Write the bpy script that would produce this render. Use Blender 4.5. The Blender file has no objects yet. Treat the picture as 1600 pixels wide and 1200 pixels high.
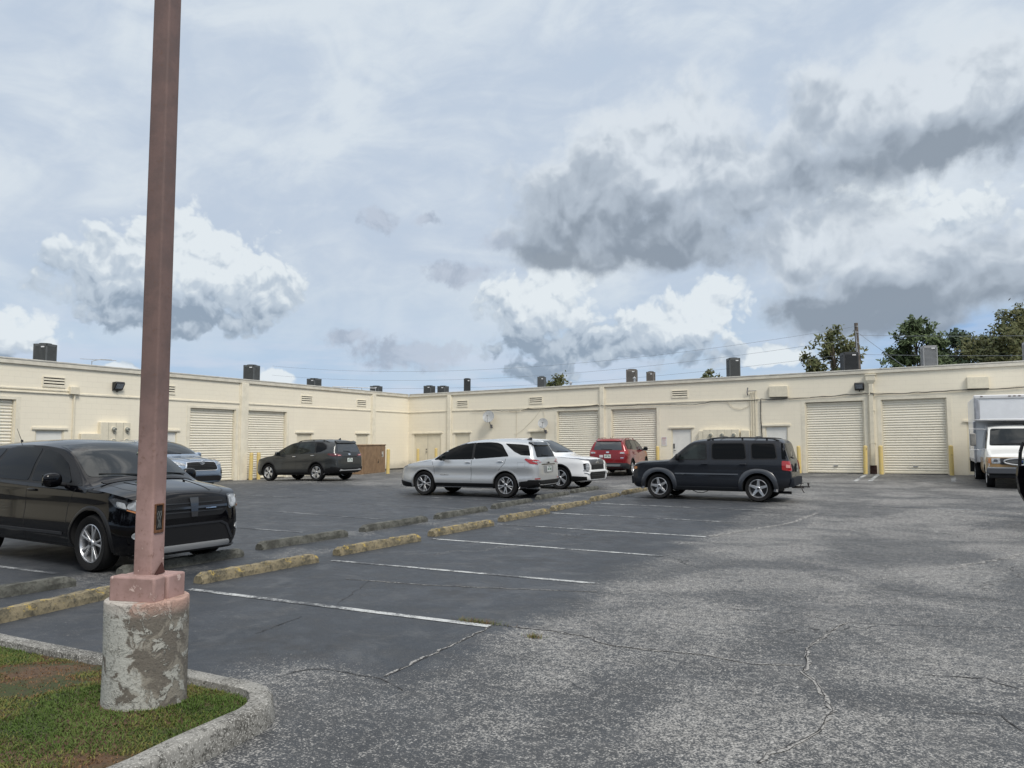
import bpy, bmesh, math, random
from mathutils import Vector, Matrix
from mathutils.bvhtree import BVHTree
random.seed(7)
R = math.radians
S = bpy.context.scene
COL = S.collection

# ------------------------------------------------------------------ camera, sky, sun, exposure
YAW = 26.657; PITCH = 4.147; EYE = 1.68
cd = bpy.data.cameras.new('camera'); cam = bpy.data.objects.new('camera', cd); COL.objects.link(cam)
cam.location = (0, 0, EYE); cam.rotation_euler = (R(90 + PITCH), 0, R(YAW))
cd.sensor_width = 36; cd.lens = 27.0; cd.clip_end = 3000; cd.clip_start = 0.05
S.camera = cam
S.view_settings.view_transform = 'Standard'; S.view_settings.look = 'None'
S.view_settings.exposure = 0.0; S.view_settings.gamma = 1
S.render.engine = 'CYCLES'

SUN_AZ, SUN_EL = -125.0, 50.0     # azimuth measured from +Y towards -X; behind and to the right of the camera
sl = bpy.data.lights.new('sun', 'SUN'); so = bpy.data.objects.new('sun', sl); COL.objects.link(so)
sl.energy = 2.6; sl.angle = R(20); sl.color = (1.0, 0.95, 0.87)
sd = Vector((-math.sin(R(SUN_AZ)) * math.cos(R(SUN_EL)), math.cos(R(SUN_AZ)) * math.cos(R(SUN_EL)), math.sin(R(SUN_EL))))
so.rotation_euler = sd.to_track_quat('Z', 'Y').to_euler()

class NT:
    """tiny helper to write shader node trees as expressions"""
    def __init__(s, tree): s.t = tree; s.n = tree.nodes; s.l = tree.links
    def new(s, typ, **kw):
        n = s.n.new(typ)
        for k, v in kw.items(): setattr(n, k, v)
        return n
    def put(s, sock, v):
        if v is None: return
        if hasattr(v, 'is_linked') or isinstance(v, bpy.types.NodeSocket): s.l.new(v, sock)
        else:
            if isinstance(v, (tuple, list)) and len(v) == 3 and sock.type == 'RGBA': v = (*v, 1)
            sock.default_value = v
    def m(s, op, a, b=None, c=None, clamp=False):
        n = s.new('ShaderNodeMath', operation=op, use_clamp=clamp)
        s.put(n.inputs[0], a); s.put(n.inputs[1], b)
        if c is not None: s.put(n.inputs[2], c)
        return n.outputs[0]
    def v(s, op, a, b=None):
        n = s.new('ShaderNodeVectorMath', operation=op); s.put(n.inputs[0], a)
        if b is not None: s.put(n.inputs[1], b)
        return n.outputs['Value' if op in ('LENGTH', 'DOT_PRODUCT', 'DISTANCE') else 'Vector']
    def mix(s, f, a, b, mode='MIX'):
        n = s.new('ShaderNodeMix', data_type='RGBA', blend_type=mode)
        s.put(n.inputs[0], f); s.put(n.inputs[6], a); s.put(n.inputs[7], b); return n.outputs[2]
    def sm(s, x, a, b, lo=0.0, hi=1.0):
        n = s.new('ShaderNodeMapRange', interpolation_type='SMOOTHSTEP')
        for i, q in enumerate((x, a, b, lo, hi)): s.put(n.inputs[i], q)
        return n.outputs[0]
    def noise(s, vec, scale, detail=3, rough=0.5, dist=0.0, out=0, dim='3D'):
        n = s.new('ShaderNodeTexNoise', noise_dimensions=dim); s.put(n.inputs['Vector'], vec)
        n.inputs['Scale'].default_value = scale; n.inputs['Detail'].default_value = detail
        n.inputs['Roughness'].default_value = rough; n.inputs['Distortion'].default_value = dist
        return n.outputs[out]
    def vor(s, vec, scale, feature='F1', detail=0.0, out='Distance', dim='3D', rough=.5):
        n = s.new('ShaderNodeTexVoronoi', voronoi_dimensions=dim, feature=feature); s.put(n.inputs['Vector'], vec)
        n.inputs['Scale'].default_value = scale
        if 'Detail' in n.inputs: n.inputs['Detail'].default_value = detail; n.inputs['Roughness'].default_value = rough
        return n.outputs[out]
    def xyz(s, vec):
        n = s.new('ShaderNodeSeparateXYZ'); s.put(n.inputs[0], vec); return n.outputs
    def cxyz(s, x, y, z=0.0):
        n = s.new('ShaderNodeCombineXYZ'); s.put(n.inputs[0], x); s.put(n.inputs[1], y); s.put(n.inputs[2], z); return n.outputs[0]

def build_world():
    w = bpy.data.worlds.new('World'); S.world = w; w.use_nodes = True
    T = NT(w.node_tree); T.n.clear()
    n3, v3 = T.noise, T.vor
    d3 = None
    T.noise = lambda *a, **k: n3(*a, dim='2D', **k)
    T.vor = lambda *a, **k: v3(*a, dim='2D', **k)
    sky = T.new('ShaderNodeTexSky', sky_type='NISHITA', sun_disc=False)
    sky.sun_elevation = R(SUN_EL); sky.sun_rotation = R(-SUN_AZ); sky.dust_density = 1.2; sky.air_density = 1.0
    g = T.new('ShaderNodeTexCoord').outputs['Generated']
    d = T.v('NORMALIZE', g); X, Y, Z = T.xyz(d)[:]
    az = T.m('MULTIPLY', T.m('ARCTAN2', T.m('MULTIPLY', X, -1.0), Y), 57.2958)
    el = T.m('MULTIPLY', T.m('ARCSINE', Z), 57.2958)
    P = T.cxyz(az, el, 0.0); d3 = T.cxyz(X, Y, 0.0)
    WC = [(53.9,10.9,6.6,4.0),(49.4,12.6,7.0,4.2),(45.2,10.9,5.2,3.4),(49.9,8.6,8.0,2.2),(60.4,6.6,4.0,2.2),(24.6,9.9,6.2,3.7),(22.8,11.9,4.2,2.8),(20.4,6.9,10.5,2.2),(13.9,8.4,5.6,3.0),(12.0,9.6,3.6,2.9),(8.6,5.9,5.2,1.3),(24.3,5.0,4.2,1.2),(17.5,8.4,2.8,2.2),(53.5,4.8,2.2,0.9),(1.4,15.0,5.0,3.4),(-3.6,14.2,6.4,3.0),(43.8,4.4,2.0,0.8)]
    DC = [(20.9,17.2,8.0,5.0),(15.6,20.6,8.6,5.8),(9.6,18.0,8.6,4.2),(16.4,14.6,7.6,2.6),(22.5,13.8,5.0,1.6),(0.4,21.9,9.4,4.2),(-6.5,21.0,9.4,5.2),(-2.4,18.8,11.0,2.2),(4.6,13.6,8.6,3.4),(-3.1,11.0,10.5,3.7),(1.8,8.6,9.0,2.4),(-6.5,10.6,7.6,3.6)]
    GC = [(36.8,15.9,2.0,0.9),(30.6,12.3,3.2,1.0),(34.0,6.3,5.2,1.6),(38.6,7.4,2.6,0.8),(27.4,14.6,2.2,1.2),(33.0,16.0,1.2,0.5)]
    def warped(P, sc, amp):
        w = T.v('SCALE', T.v('SUBTRACT', T.noise(P, 0.20 * sc, 4, .55, out=1), (0.5, 0.5, 0.5))); w.node.inputs['Scale'].default_value = amp
        return T.v('ADD', P, w)
    def blobs(Q, L):
        cur = None
        for (a, e, ra, re) in L:
            q = T.v('LENGTH', T.v('DIVIDE', T.v('SUBTRACT', Q, (a, e, 0)), (ra, re, 1e6)))
            cur = q if cur is None else T.m('SMOOTH_MIN', cur, q, 0.35)
        return T.m('SUBTRACT', 1.0, cur)
    def puff(Q, sc): return T.vor(Q, sc, 'F1', detail=3.0, rough=.52)
    # high thin veil
    vq = T.cxyz(T.m('MULTIPLY', az, 0.5), T.m('ADD', el, T.m('MULTIPLY', az, 0.12)), 0.0)
    v1 = T.noise(vq, 0.13, 5, .55, 0.6); v2 = T.noise(vq, 0.5, 5, .6, 0.4)
    veil = T.m('ADD', T.m('MULTIPLY', v1, 0.75), T.m('MULTIPLY', v2, 0.25))
    hi = T.mix(T.sm(veil, 0.34, 0.64), (0.525, 0.600, 0.720), (0.675, 0.745, 0.815))
    blue = T.mix(T.sm(el, 3.0, 13.0), (0.47, 0.605, 0.765), (0.50, 0.61, 0.74))
    cover = T.m('ADD', T.sm(el, 3.0, 15.0, 0.0, 0.8), T.m('MULTIPLY', T.m('SUBTRACT', veil, 0.5), 1.6), clamp=True)
    # a clear gap low on the right
    gap = T.m('MULTIPLY', T.sm(az, 5.0, -4.0), T.sm(el, 9.5, 6.5))
    base = T.mix(cover, blue, hi)
    clear = T.mix(1.0, sky.outputs[0], (0.1, 0.1, 0.1), 'MULTIPLY')
    clear = T.mix(1.0, T.mix(0.75, clear, (0.17, 0.40, 0.80)), (1.0, 1.0, 1.0), 'MULTIPLY')
    base = T.mix(T.m('MULTIPLY', gap, 0.85), base, clear)
    base = T.mix(T.m('MULTIPLY', T.m('MULTIPLY', T.sm(az, 30.0, 45.0), T.sm(el, 8.0, 4.5)), 0.2), base, (0.30, 0.50, 0.78))
    # far low streaks of haze cloud at the horizon
    st = T.noise(T.cxyz(T.m('MULTIPLY', az, 0.25), T.m('MULTIPLY', el, 1.6), 3.0), 0.5, 4, .55)
    base = T.mix(T.m('MULTIPLY', T.sm(st, 0.42, 0.66), T.m('MULTIPLY', T.sm(el, 11.0, 3.0), 0.75)), base, (0.60, 0.67, 0.79))
    # dark grey stratocumulus, then brighter cumulus: lit towards their tops, grey at their flat bases
    soft = T.noise(P, 0.26, 6, .62, .4); sof = T.m('SUBTRACT', soft, 0.5); fin = T.m('SUBTRACT', T.noise(P, 0.8, 5, .62), .5)
    QD = warped(P, .8, 3.2); ED = blobs(QD, DC); LD_ = [(15.5, 18.4, 10.0, 6.0), (-3.5, 21.2, 10.0, 5.0), (0.0, 12.2, 11.0, 4.8)]; GD = T.m('SUBTRACT', blobs(QD, LD_), blobs(T.v('ADD', QD, (-0.5, 2.4, 0)), LD_))
    b0 = puff(QD, .24); b1 = puff(T.v('ADD', QD, (0.15, .9, 0)), .24)
    D0 = T.m('MULTIPLY_ADD', T.m('SUBTRACT', .42, b0), .42, ED); D0 = T.m('ADD', D0, T.m('MULTIPLY', fin, .42))
    da = T.sm(D0, -0.22, 0.30)
    dl = T.m('MULTIPLY_ADD', GD, 1.0, 0.42)
    dl = T.m('MULTIPLY_ADD', T.m('SUBTRACT', b1, b0), .60, dl)
    dl = T.m('ADD', T.m('ADD', dl, T.m('MULTIPLY', sof, .42)), T.m('MULTIPLY', fin, .16))
    dl = T.m('ADD', dl, T.sm(D0, 0.45, -0.1, 0.0, 0.30), clamp=True)
    dc = T.mix(T.sm(dl, -0.05, 0.52), (0.245, 0.295, 0.36), (0.43, 0.495, 0.575))
    dc = T.mix(T.sm(dl, 0.42, 1.0), dc, (0.70, 0.76, 0.82))
    QW = warped(P, 1.25, 2.0); EW = blobs(QW, WC); LW_ = [(49.8, 11.2, 8.0, 4.6), (60, 6.8, 4, 2.4), (24.4, 9.6, 6.5, 4.6), (13.2, 8.2, 6.8, 4.0), (-1.4, 14.6, 8, 3.8), (53.5, 4.2, 3.4, 1.8), (43.8, 3.9, 3.2, 1.6), (8.8, 5.4, 5.4, 1.9)]; GW = T.m('SUBTRACT', blobs(QW, LW_), blobs(T.v('ADD', QW, (-0.6, 2.0, 0)), LW_))
    c0 = puff(QW, .46); c1 = puff(T.v('ADD', QW, (-0.12, .5, 0)), .46)
    W0 = T.m('MULTIPLY_ADD', T.m('SUBTRACT', .42, c0), .5, EW); W0 = T.m('ADD', W0, T.m('MULTIPLY', fin, .22))
    wa = T.sm(W0, 0.0, 0.24)
    wl = T.m('MULTIPLY_ADD', GW, 1.05, 0.52)
    wl = T.m('MULTIPLY_ADD', T.m('SUBTRACT', c1, c0), .62, wl)
    wl = T.m('ADD', wl, T.m('MULTIPLY', sof, .22), clamp=True)
    wc = T.mix(T.sm(wl, 0.05, 0.50), (0.285, 0.36, 0.455), (0.50, 0.58, 0.67))
    wc = T.mix(T.sm(wl, 0.46, 0.95), wc, (0.77, 0.83, 0.87))
    G0 = T.m('ADD', blobs(QW, GC), T.m('MULTIPLY', fin, 1.3))
    base = T.mix(T.sm(G0, 0.0, 0.6, 0.0, .75), base, T.mix(T.sm(sof, -.1, .12), (.36, .42, .52), (.50, .56, .66)))
    c = T.mix(T.m('MULTIPLY', wa, .95), base, wc)
    c = T.mix(T.m('MULTIPLY', da, 0.92), c, dc)
    # overhead the overcast is brighter than near the horizon
    top = T.mix(T.sm(T.noise(d3, 3.2, 5, .6, .6), .40, .62), (.62, .68, .78), (1.75, 1.74, 1.72))
    c = T.mix(T.sm(el, 32.0, 52.0), c, top)
    c = T.mix(T.sm(el, 0.0, -3.0), c, (0.16, 0.165, 0.17))
    bg = T.new('ShaderNodeBackground'); T.put(bg.inputs[0], T.v('SCALE', c)); 
    bg.inputs[0].links[0].from_node.inputs['Scale'].default_value = 10.0
    bg.inputs[1].default_value = 0.1
    out = T.new('ShaderNodeOutputWorld'); T.l.new(bg.outputs[0], out.inputs[0])
    w.cycles.sampling_method = 'MANUAL'; w.cycles.sample_map_resolution = 512
build_world()

# ------------------------------------------------------------------ materials
MATS = {}
def mat(name, color=(.5, .5, .5), rough=.6, metal=0.0, coat=0.0, var=0.0, vscale=4.0, bump=0.0, bscale=30.0,
        color2=None, spec=.5, custom=None, emit=None, flake=False):
    if name in MATS: return MATS[name]
    m = bpy.data.materials.new(name); m.use_nodes = True; MATS[name] = m
    T = NT(m.node_tree); bs = T.n['Principled BSDF']
    bs.inputs['Base Color'].default_value = (*color, 1); bs.inputs['Roughness'].default_value = rough
    bs.inputs['Metallic'].default_value = metal; bs.inputs['Coat Weight'].default_value = coat
    bs.inputs['Coat Roughness'].default_value = 0.04; bs.inputs['Specular IOR Level'].default_value = spec
    tc = T.new('ShaderNodeTexCoord').outputs['Object']
    if var or color2:
        n = T.noise(tc, vscale, 5, .6)
        c2 = color2 or tuple(x * (1 - var) for x in color)
        T.put(bs.inputs['Base Color'], T.mix(T.sm(n, .38, .64), color, c2))
        T.put(bs.inputs['Roughness'], T.sm(n, .3, .7, max(0, rough - .08), min(1, rough + .08)))
    if bump:
        b = T.new('ShaderNodeBump'); b.inputs['Strength'].default_value = bump; b.inputs['Distance'].default_value = .01
        T.put(b.inputs['Height'], T.noise(tc, bscale, 4, .6)); T.put(bs.inputs['Normal'], b.outputs[0])
    if emit:
        bs.inputs['Emission Color'].default_value = (*emit, 1); bs.inputs['Emission Strength'].default_value = 1
    if custom: custom(T, bs, tc)
    return m

def ramp(x, a, b):
    t = min(max((x - a) / (b - a), 0), 1); return t * t * (3 - 2 * t)
def gz(X, Y):
    return ramp(Y, 15, 23) * (0.085 + 0.0035 * (X + 3)) + ramp(Y, 28, 37) * (0.12 + 0.0045 * (X + 1)) - 0.13 * ramp(-X, 21.5, 26) * (1 - 0.35 * ramp(Y, 30, 37))

# ------------------------------------------------------------------ mesh helpers
class MB:
    def __init__(s): s.v = []; s.f = []; s.m = []
    def add(s, vs, fs, mi=0):
        o = len(s.v); s.v += [tuple(p) for p in vs]
        for f in fs: s.f.append(tuple(i + o for i in f)); s.m.append(mi)
    def box(s, c, d, rot=None, mi=0):
        hx, hy, hz = d[0] / 2, d[1] / 2, d[2] / 2
        vs = [Vector((x, y, z)) for x in (-hx, hx) for y in (-hy, hy) for z in (-hz, hz)]
        if rot is not None: vs = [rot @ p for p in vs]
        vs = [p + Vector(c) for p in vs]
        s.add(vs, [(0, 1, 3, 2), (4, 6, 7, 5), (0, 4, 5, 1), (2, 3, 7, 6), (0, 2, 6, 4), (1, 5, 7, 3)], mi)
    def tube(s, pts, r, n=8, mi=0, caps=True):
        pts = [Vector(p) for p in pts]; rr = r if isinstance(r, (list, tuple)) else [r] * len(pts)
        vs = []; up = Vector((0, 0, 1))
        for i, p in enumerate(pts):
            t = (pts[min(i + 1, len(pts) - 1)] - pts[max(i - 1, 0)]).normalized()
            a = t.cross(up)
            if a.length < 1e-3: a = t.cross(Vector((1, 0, 0)))
            a.normalize(); b = t.cross(a).normalized()
            for k in range(n):
                q = 2 * math.pi * k / n; vs.append(p + (a * math.cos(q) + b * math.sin(q)) * rr[i])
        fs = [(i * n + k, i * n + (k + 1) % n, (i + 1) * n + (k + 1) % n, (i + 1) * n + k) for i in range(len(pts) - 1) for k in range(n)]
        if caps: fs += [tuple(range(n))[::-1], tuple(range((len(pts) - 1) * n, len(pts) * n))]
        s.add(vs, fs, mi)
    def lathe(s, prof, c=(0, 0, 0), axis='Z', n=24, mi=0, a0=0, a1=2 * math.pi):
        # prof: (radius, height) pairs
        vs = []; full = abs(a1 - a0 - 2 * math.pi) < 1e-6; nn = n if full else n + 1
        for (r, h) in prof:
            for k in range(nn):
                a = a0 + (a1 - a0) * k / n; x, y = r * math.cos(a), r * math.sin(a)
                p = {'Z': (x, y, h), 'Y': (x, h, y), 'X': (h, x, y)}[axis]
                vs.append((p[0] + c[0], p[1] + c[1], p[2] + c[2]))
        fs = []
        for i in range(len(prof) - 1):
            for k in range(n):
                k2 = (k + 1) % nn; fs.append((i * nn + k, i * nn + k2, (i + 1) * nn + k2, (i + 1) * nn + k))
        s.add(vs, fs, mi)
    def prism(s, poly, a, b, axis='Z', mi=0):
        def P(u, v, w): return {'Z': (u, v, w), 'Y': (u, w, v), 'X': (w, u, v)}[axis]
        n = len(poly); vs = [P(u, v, a) for u, v in poly] + [P(u, v, b) for u, v in poly]
        s.add(vs, [tuple(range(n))[::-1], tuple(range(n, 2 * n))] + [(i, (i + 1) % n, n + (i + 1) % n, n + i) for i in range(n)], mi)
    def build(s, name, mats, parent=None, smooth=False, bevel=0, segs=2, angle=35, fix=True):
        me = bpy.data.meshes.new(name); me.from_pydata(s.v, [], s.f)
        for m in (mats if isinstance(mats, (list, tuple)) else [mats]): me.materials.append(m)
        me.polygons.foreach_set('material_index', s.m)
        if fix:
            bm = bmesh.new(); bm.from_mesh(me); bmesh.ops.recalc_face_normals(bm, faces=bm.faces); bm.to_mesh(me); bm.free()
        return finish(name, me, parent, smooth, bevel, segs, angle)
def finish(name, me, parent=None, smooth=False, bevel=0, segs=2, angle=35):
    if smooth:
        me.polygons.foreach_set('use_smooth', [True] * len(me.polygons)); me.set_sharp_from_angle(angle=R(angle))
    o = bpy.data.objects.new(name, me); COL.objects.link(o)
    if parent: o.parent = parent
    if bevel:
        b = o.modifiers.new('bevel', 'BEVEL'); b.width = bevel; b.segments = segs; b.limit_method = 'ANGLE'; b.harden_normals = False
        me.polygons.foreach_set('use_smooth', [True] * len(me.polygons)); me.set_sharp_from_angle(angle=R(40))
    return o
def tag(o, label=None, cat=None, group=None, kind=None):
    if label: o['label'] = label
    if cat: o['category'] = cat
    if group: o['group'] = group
    if kind: o['kind'] = kind
    return o
def thing(name, label, cat, loc=(0, 0, 0), rz=0.0, group=None):
    o = bpy.data.objects.new(name, None); COL.objects.link(o); o.location = loc; o.rotation_euler = (0, 0, rz)
    o.empty_display_size = .2
    return tag(o, label, cat, group)
def copy_tree(o, parent=None):
    c = o.copy(); COL.objects.link(c)
    if parent: c.parent = parent
    for ch in list(o.children): copy_tree(ch, c)
    return c
# ------------------------------------------------------------------ ground
def asphalt(T, bs, P):
    X, Y, Z = T.xyz(P)[:]
    big = T.noise(P, 0.16, 4, .55, 0.4); mid = T.noise(P, 0.7, 4, .6, 0.5); fine = T.noise(P, 3.0, 4, .6)
    wob = T.m('MULTIPLY', T.m('SUBTRACT', mid, 0.5), 1.6)
    Xw = T.m('ADD', X, wob)
    lane = T.sm(Xw, -3.6, -2.8)                         # worn driving lane on the right
    near = T.sm(T.m('ADD', Y, wob), 5.0, 4.2)           # worn in front of the kerb nose
    near = T.m('MULTIPLY', near, T.sm(X, -4.9, -3.9))
    far = T.sm(T.m('ADD', Y, wob), 20.5, 23.0)          # driving lane along the walls
    worn = T.m('MAXIMUM', T.m('MAXIMUM', lane, near), T.m('MULTIPLY', far, 0.85))
    strip = T.m('MULTIPLY', T.sm(T.m('ABSOLUTE', T.m('ADD', Xw, 8.2)), 1.0, 0.55), 0.55)   # dirt between the wheel stops
    base_d = T.m('MULTIPLY_ADD', worn, 0.44, 0.17)
    base_d = T.m('ADD', base_d, T.m('MULTIPLY', strip, T.sm(mid, .42, .66, 0, .7)))
    big = T.noise(P, 0.42, 4, .62, 0.6)
    patch = T.sm(big, 0.40, 0.60, -1.0, 1.0)
    dens = T.m('ADD', base_d, T.m('MULTIPLY', patch, T.m('MULTIPLY_ADD', worn, 0.09, 0.03)))
    dens = T.m('ADD', dens, T.m('MULTIPLY', T.m('SUBTRACT', mid, 0.5), 0.36), clamp=True)
    # chips of pale aggregate showing through the seal
    sp = T.noise(P, 62.0, 3, .7); cl = T.noise(P, 17.0, 3, .6)
    q = T.m('ADD', T.m('MULTIPLY', sp, 0.68), T.m('MULTIPLY', cl, 0.32))
    thr = T.m('MULTIPLY_ADD', dens, -0.26, 0.665)
    grain = T.sm(T.m('SUBTRACT', q, thr), -0.03, 0.075)
    vc = T.vor(P, 110.0, out='Color'); vr = T.xyz(vc)[0]
    stone = T.mix(vr, (0.13, 0.128, 0.122), (0.40, 0.39, 0.37))
    seal = T.mix(T.sm(big, .35, .65), (0.021, 0.0255, 0.032), (0.036, 0.041, 0.049))
    seal = T.mix(T.m('MULTIPLY', worn, .6), seal, (0.046, 0.047, 0.048))
    seal = T.mix(T.m('MULTIPLY', T.sm(fine, .45, .7), .35), seal, (0.060, 0.061, 0.062))
    seal = T.mix(T.m('MULTIPLY', T.sm(T.vor(P, 70.0, out='Distance'), 0.5, 0.1), 0.25), seal, (0.11, 0.11, 0.11))
    col = T.mix(grain, seal, stone)
    dust = T.m('MULTIPLY', T.sm(T.noise(P, 1.6, 6, .68, .8), .50, .68), T.m('MULTIPLY_ADD', T.noise(P, 30, 3, .7), .8, -.1))
    col = T.mix(T.m('MULTIPLY', dust, .75, clamp=True), col, (.15, .15, .148))
    dk = T.sm(T.noise(P, 2.3, 5, .66, 1.2), .54, .66)
    col = T.mix(T.m('MULTIPLY', dk, .35), col, (.016, .019, .024))
    # fine net of cracks, dark with a pale crumbled edge
    wv = T.v('SCALE', T.v('SUBTRACT', T.noise(P, 1.1, 5, .62, out=1), (.5, .5, .5))); wv.node.inputs['Scale'].default_value = 1.3
    ce = T.vor(T.v('ADD', P, wv), 0.22, 'DISTANCE_TO_EDGE', dim='2D')
    keep = T.sm(T.noise(P, .25, 2, .5), .53, .58)
    pale = T.m('MULTIPLY', T.sm(ce, 0.018, 0.004), keep)
    dark = T.m('MULTIPLY', T.sm(ce, 0.0042, 0.0015), T.sm(T.noise(P, .25, 2, .5), .50, .56))
    col = T.mix(T.m('MULTIPLY', pale, T.m('MULTIPLY', T.sm(sp, .42, .56), .5)), col, (0.22, 0.215, 0.205))
    col = T.mix(T.m('MULTIPLY', dark, .85), col, (0.012, 0.012, 0.013))
    # scuffed tyre arcs, oil
    ox = T.m('ABSOLUTE', T.m('ADD', X, 4.6)); cell = T.m('FRACT', T.m('DIVIDE', T.m('SUBTRACT', Y, 6.2), 2.53))
    oil = T.m('MULTIPLY', T.sm(T.m('ABSOLUTE', T.m('SUBTRACT', cell, .5)), .22, .05), T.sm(ox, 1.0, .2))
    col = T.mix(T.m('MULTIPLY', T.m('MULTIPLY', oil, T.sm(fine, .4, .62)), .4), col, (0.02, 0.02, 0.021))
    T.put(bs.inputs['Base Color'], col)
    T.put(bs.inputs['Roughness'], T.m('MULTIPLY_ADD', grain, .28, T.sm(fine, .35, .65, .52, .66)))
    bs.inputs['Specular IOR Level'].default_value = .42
    b = T.new('ShaderNodeBump'); b.inputs['Strength'].default_value = .55; b.inputs['Distance'].default_value = .006
    h = T.m('ADD', T.m('MULTIPLY', sp, 1.0), T.m('MULTIPLY', T.m('MULTIPLY', dark, -3.0), 1.0))
    T.put(b.inputs['Height'], h); T.put(bs.inputs['Normal'], b.outputs[0])
M_ASPH = mat('asphalt', (.05, .05, .055), custom=asphalt)

def ground():
    def axis(a, b, st, far):
        l = [a + i * st for i in range(int((b - a) / st) + 1)]
        return [-far, -far / 3, a - 40, a - 12] + l + [b + 12, b + 40, far / 3, far]
    xs = axis(-40, 16, 1.0, 900); ys = axis(-12, 44, 1.0, 900)
    mb = MB(); n = len(ys)
    mb.add([(x, y, gz(x, y) if -60 < x < 60 and y < 60 else (0 if y < 60 else .1)) for x in xs for y in ys],
           [(i * n + j, (i + 1) * n + j, (i + 1) * n + j + 1, i * n + j + 1) for i in range(len(xs) - 1) for j in range(n - 1)])
    o = mb.build('parking_lot_ground', M_ASPH, smooth=True); tag(o, kind='structure')
ground()

# painted lines, thin sheets over the asphalt
def paint(T, bs, P):
    n = T.noise(P, 9.0, 5, .7); s = T.noise(P, 60.0, 2, .6); b = T.noise(P, 1.2, 3, .6)
    k = T.m('ADD', T.m('ADD', T.m('MULTIPLY', n, .45), T.m('MULTIPLY', s, .35)), T.m('MULTIPLY', b, .55))
    w = T.sm(k, .58, .76)
    T.put(bs.inputs['Base Color'], T.mix(w, (.47, .48, .475), (.06, .064, .07)))
M_PAINT = mat('worn_white_paint', (.6, .6, .6), rough=.75, custom=paint)
def paint2(T, bs, P):
    n = T.noise(P, 9.0, 5, .7); s = T.noise(P, 60.0, 2, .6); b = T.noise(P, 1.2, 3, .6)
    k = T.m('ADD', T.m('ADD', T.m('MULTIPLY', n, .45), T.m('MULTIPLY', s, .35)), T.m('MULTIPLY', b, .55))
    T.put(bs.inputs['Base Color'], T.mix(T.sm(k, .52, .72), (.30, .31, .315), (.05, .055, .062)))
M_PAINT2 = mat('faded_white_paint', (.6, .6, .6), rough=.75, custom=paint2)
def sheet(name, pts, w, m, lift=.004, jitter=0.0, taper=False):
    mb = MB(); vs = []; pts = [Vector((p[0], p[1], 0)) for p in pts]; n = len(pts)
    for i, p in enumerate(pts):
        t = (pts[min(i + 1, n - 1)] - pts[max(i - 1, 0)]).normalized(); s = Vector((-t.y, t.x, 0))
        ww = (w[i] if isinstance(w, list) else w) / 2 * (1 + random.uniform(-jitter, jitter))
        for k in (-1, 1):
            q = p + s * ww * k; vs.append((q.x, q.y, gz(q.x, q.y) + lift))
    mb.add(vs, [(2 * i, 2 * i + 1, 2 * i + 3, 2 * i + 2) for i in range(n - 1)])
    return tag(mb.build(name, m), kind='structure')
def line(x0, y0, x1, y1, w, m, lift=.005):
    n = max(2, int(math.hypot(x1 - x0, y1 - y0) / .4))
    return sheet('painted_line', [(x0 + (x1 - x0) * i / n, y0 + (y1 - y0) * i / n) for i in range(n + 1)], w, m, lift)
PITCH_Y = 2.53
for (x0, y0, x1, y1) in [(-7.19, 6.22, -3.35, 6.22), (-7.11, 8.57, -3.23, 8.60), (-7.13, 11.18, -3.09, 11.04), (-7.2, 13.69, -3.04, 13.53),
                         (-7.15, 16.27, -2.94, 16.1), (-7.2, 18.9, -2.91, 18.7), (-7.2, 21.3, -2.9, 21.1), (-7.2, 3.8 + .05, -5.6, 3.82)]:
    if y0 > 5: line(x0, y0, x1, y1, .09, M_PAINT)
for (x0, y0, x1, y1) in [(-14.2, 6.2, -9.5, 6.18), (-13.2, 8.7, -9.5, 8.6), (-13.1, 11.0, -9.7, 10.88), (-13.0, 13.74, -9.7, 13.39),
                         (-12.94, 16.32, -9.4, 16.18), (-12.9, 18.86, -9.2, 18.67), (-12.9, 21.4, -9.3, 21.2)]:
    line(x0, y0, x1, y1, .09, M_PAINT2)
for i in range(5): line(-20.2, 12.2 + 2.55 * i, -15.4, 12.15 + 2.55 * i, .10, M_PAINT2)
line(-1.52, 31.3, -1.26, 36.1, .14, M_PAINT); line(-1.02, 31.35, -.8, 36.1, .14, M_PAINT)
line(-1.38, 34.2, -.96, 34.2, .10, M_PAINT2); line(1.72, 32.0, 1.9, 35.2, .15, M_PAINT)
line(0.4, 24.1, 3.4, 24.0, .10, M_PAINT2); line(-.6, 20.6, 3.5, 20.4, .10, M_PAINT2)

# named cracks seen in the photograph
def crack_m(T, bs, P):
    n = T.noise(P, 35.0, 3, .7); d = T.noise(P, 5.0, 3, .7)
    T.put(bs.inputs['Base Color'], T.mix(T.sm(n, .40, .52), (.045, .046, .05), T.mix(d, (.20, .195, .185), (.38, .37, .35))))
M_CRK = mat('crumbled_crack_edge', (.35, .35, .33), rough=.9, custom=crack_m)
def crk_d(T, bs, P):
    n = T.noise(P, 8.0, 3, .7)
    T.put(bs.inputs['Base Color'], T.mix(T.sm(n, .42, .55), (.012, .012, .012), (.06, .06, .062)))
M_CRKD = mat('open_crack', (.02, .02, .02), rough=.95, custom=crk_d)
def crack(pts, w, m, amp=.05, lift=.004):
    out = []
    for (a, b) in zip(pts[:-1], pts[1:]):
        L = math.hypot(b[0] - a[0], b[1] - a[1]); n = max(2, int(L / .07))
        for i in range(n):
            t = i / n; out.append((a[0] + (b[0] - a[0]) * t + random.uniform(-amp, amp) * .55, a[1] + (b[1] - a[1]) * t + random.uniform(-amp, amp) * .55))
    out.append(pts[-1])
    sheet('pavement_crack', out, [w * random.uniform(.35, 1.5) for _ in out], m, lift)
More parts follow.
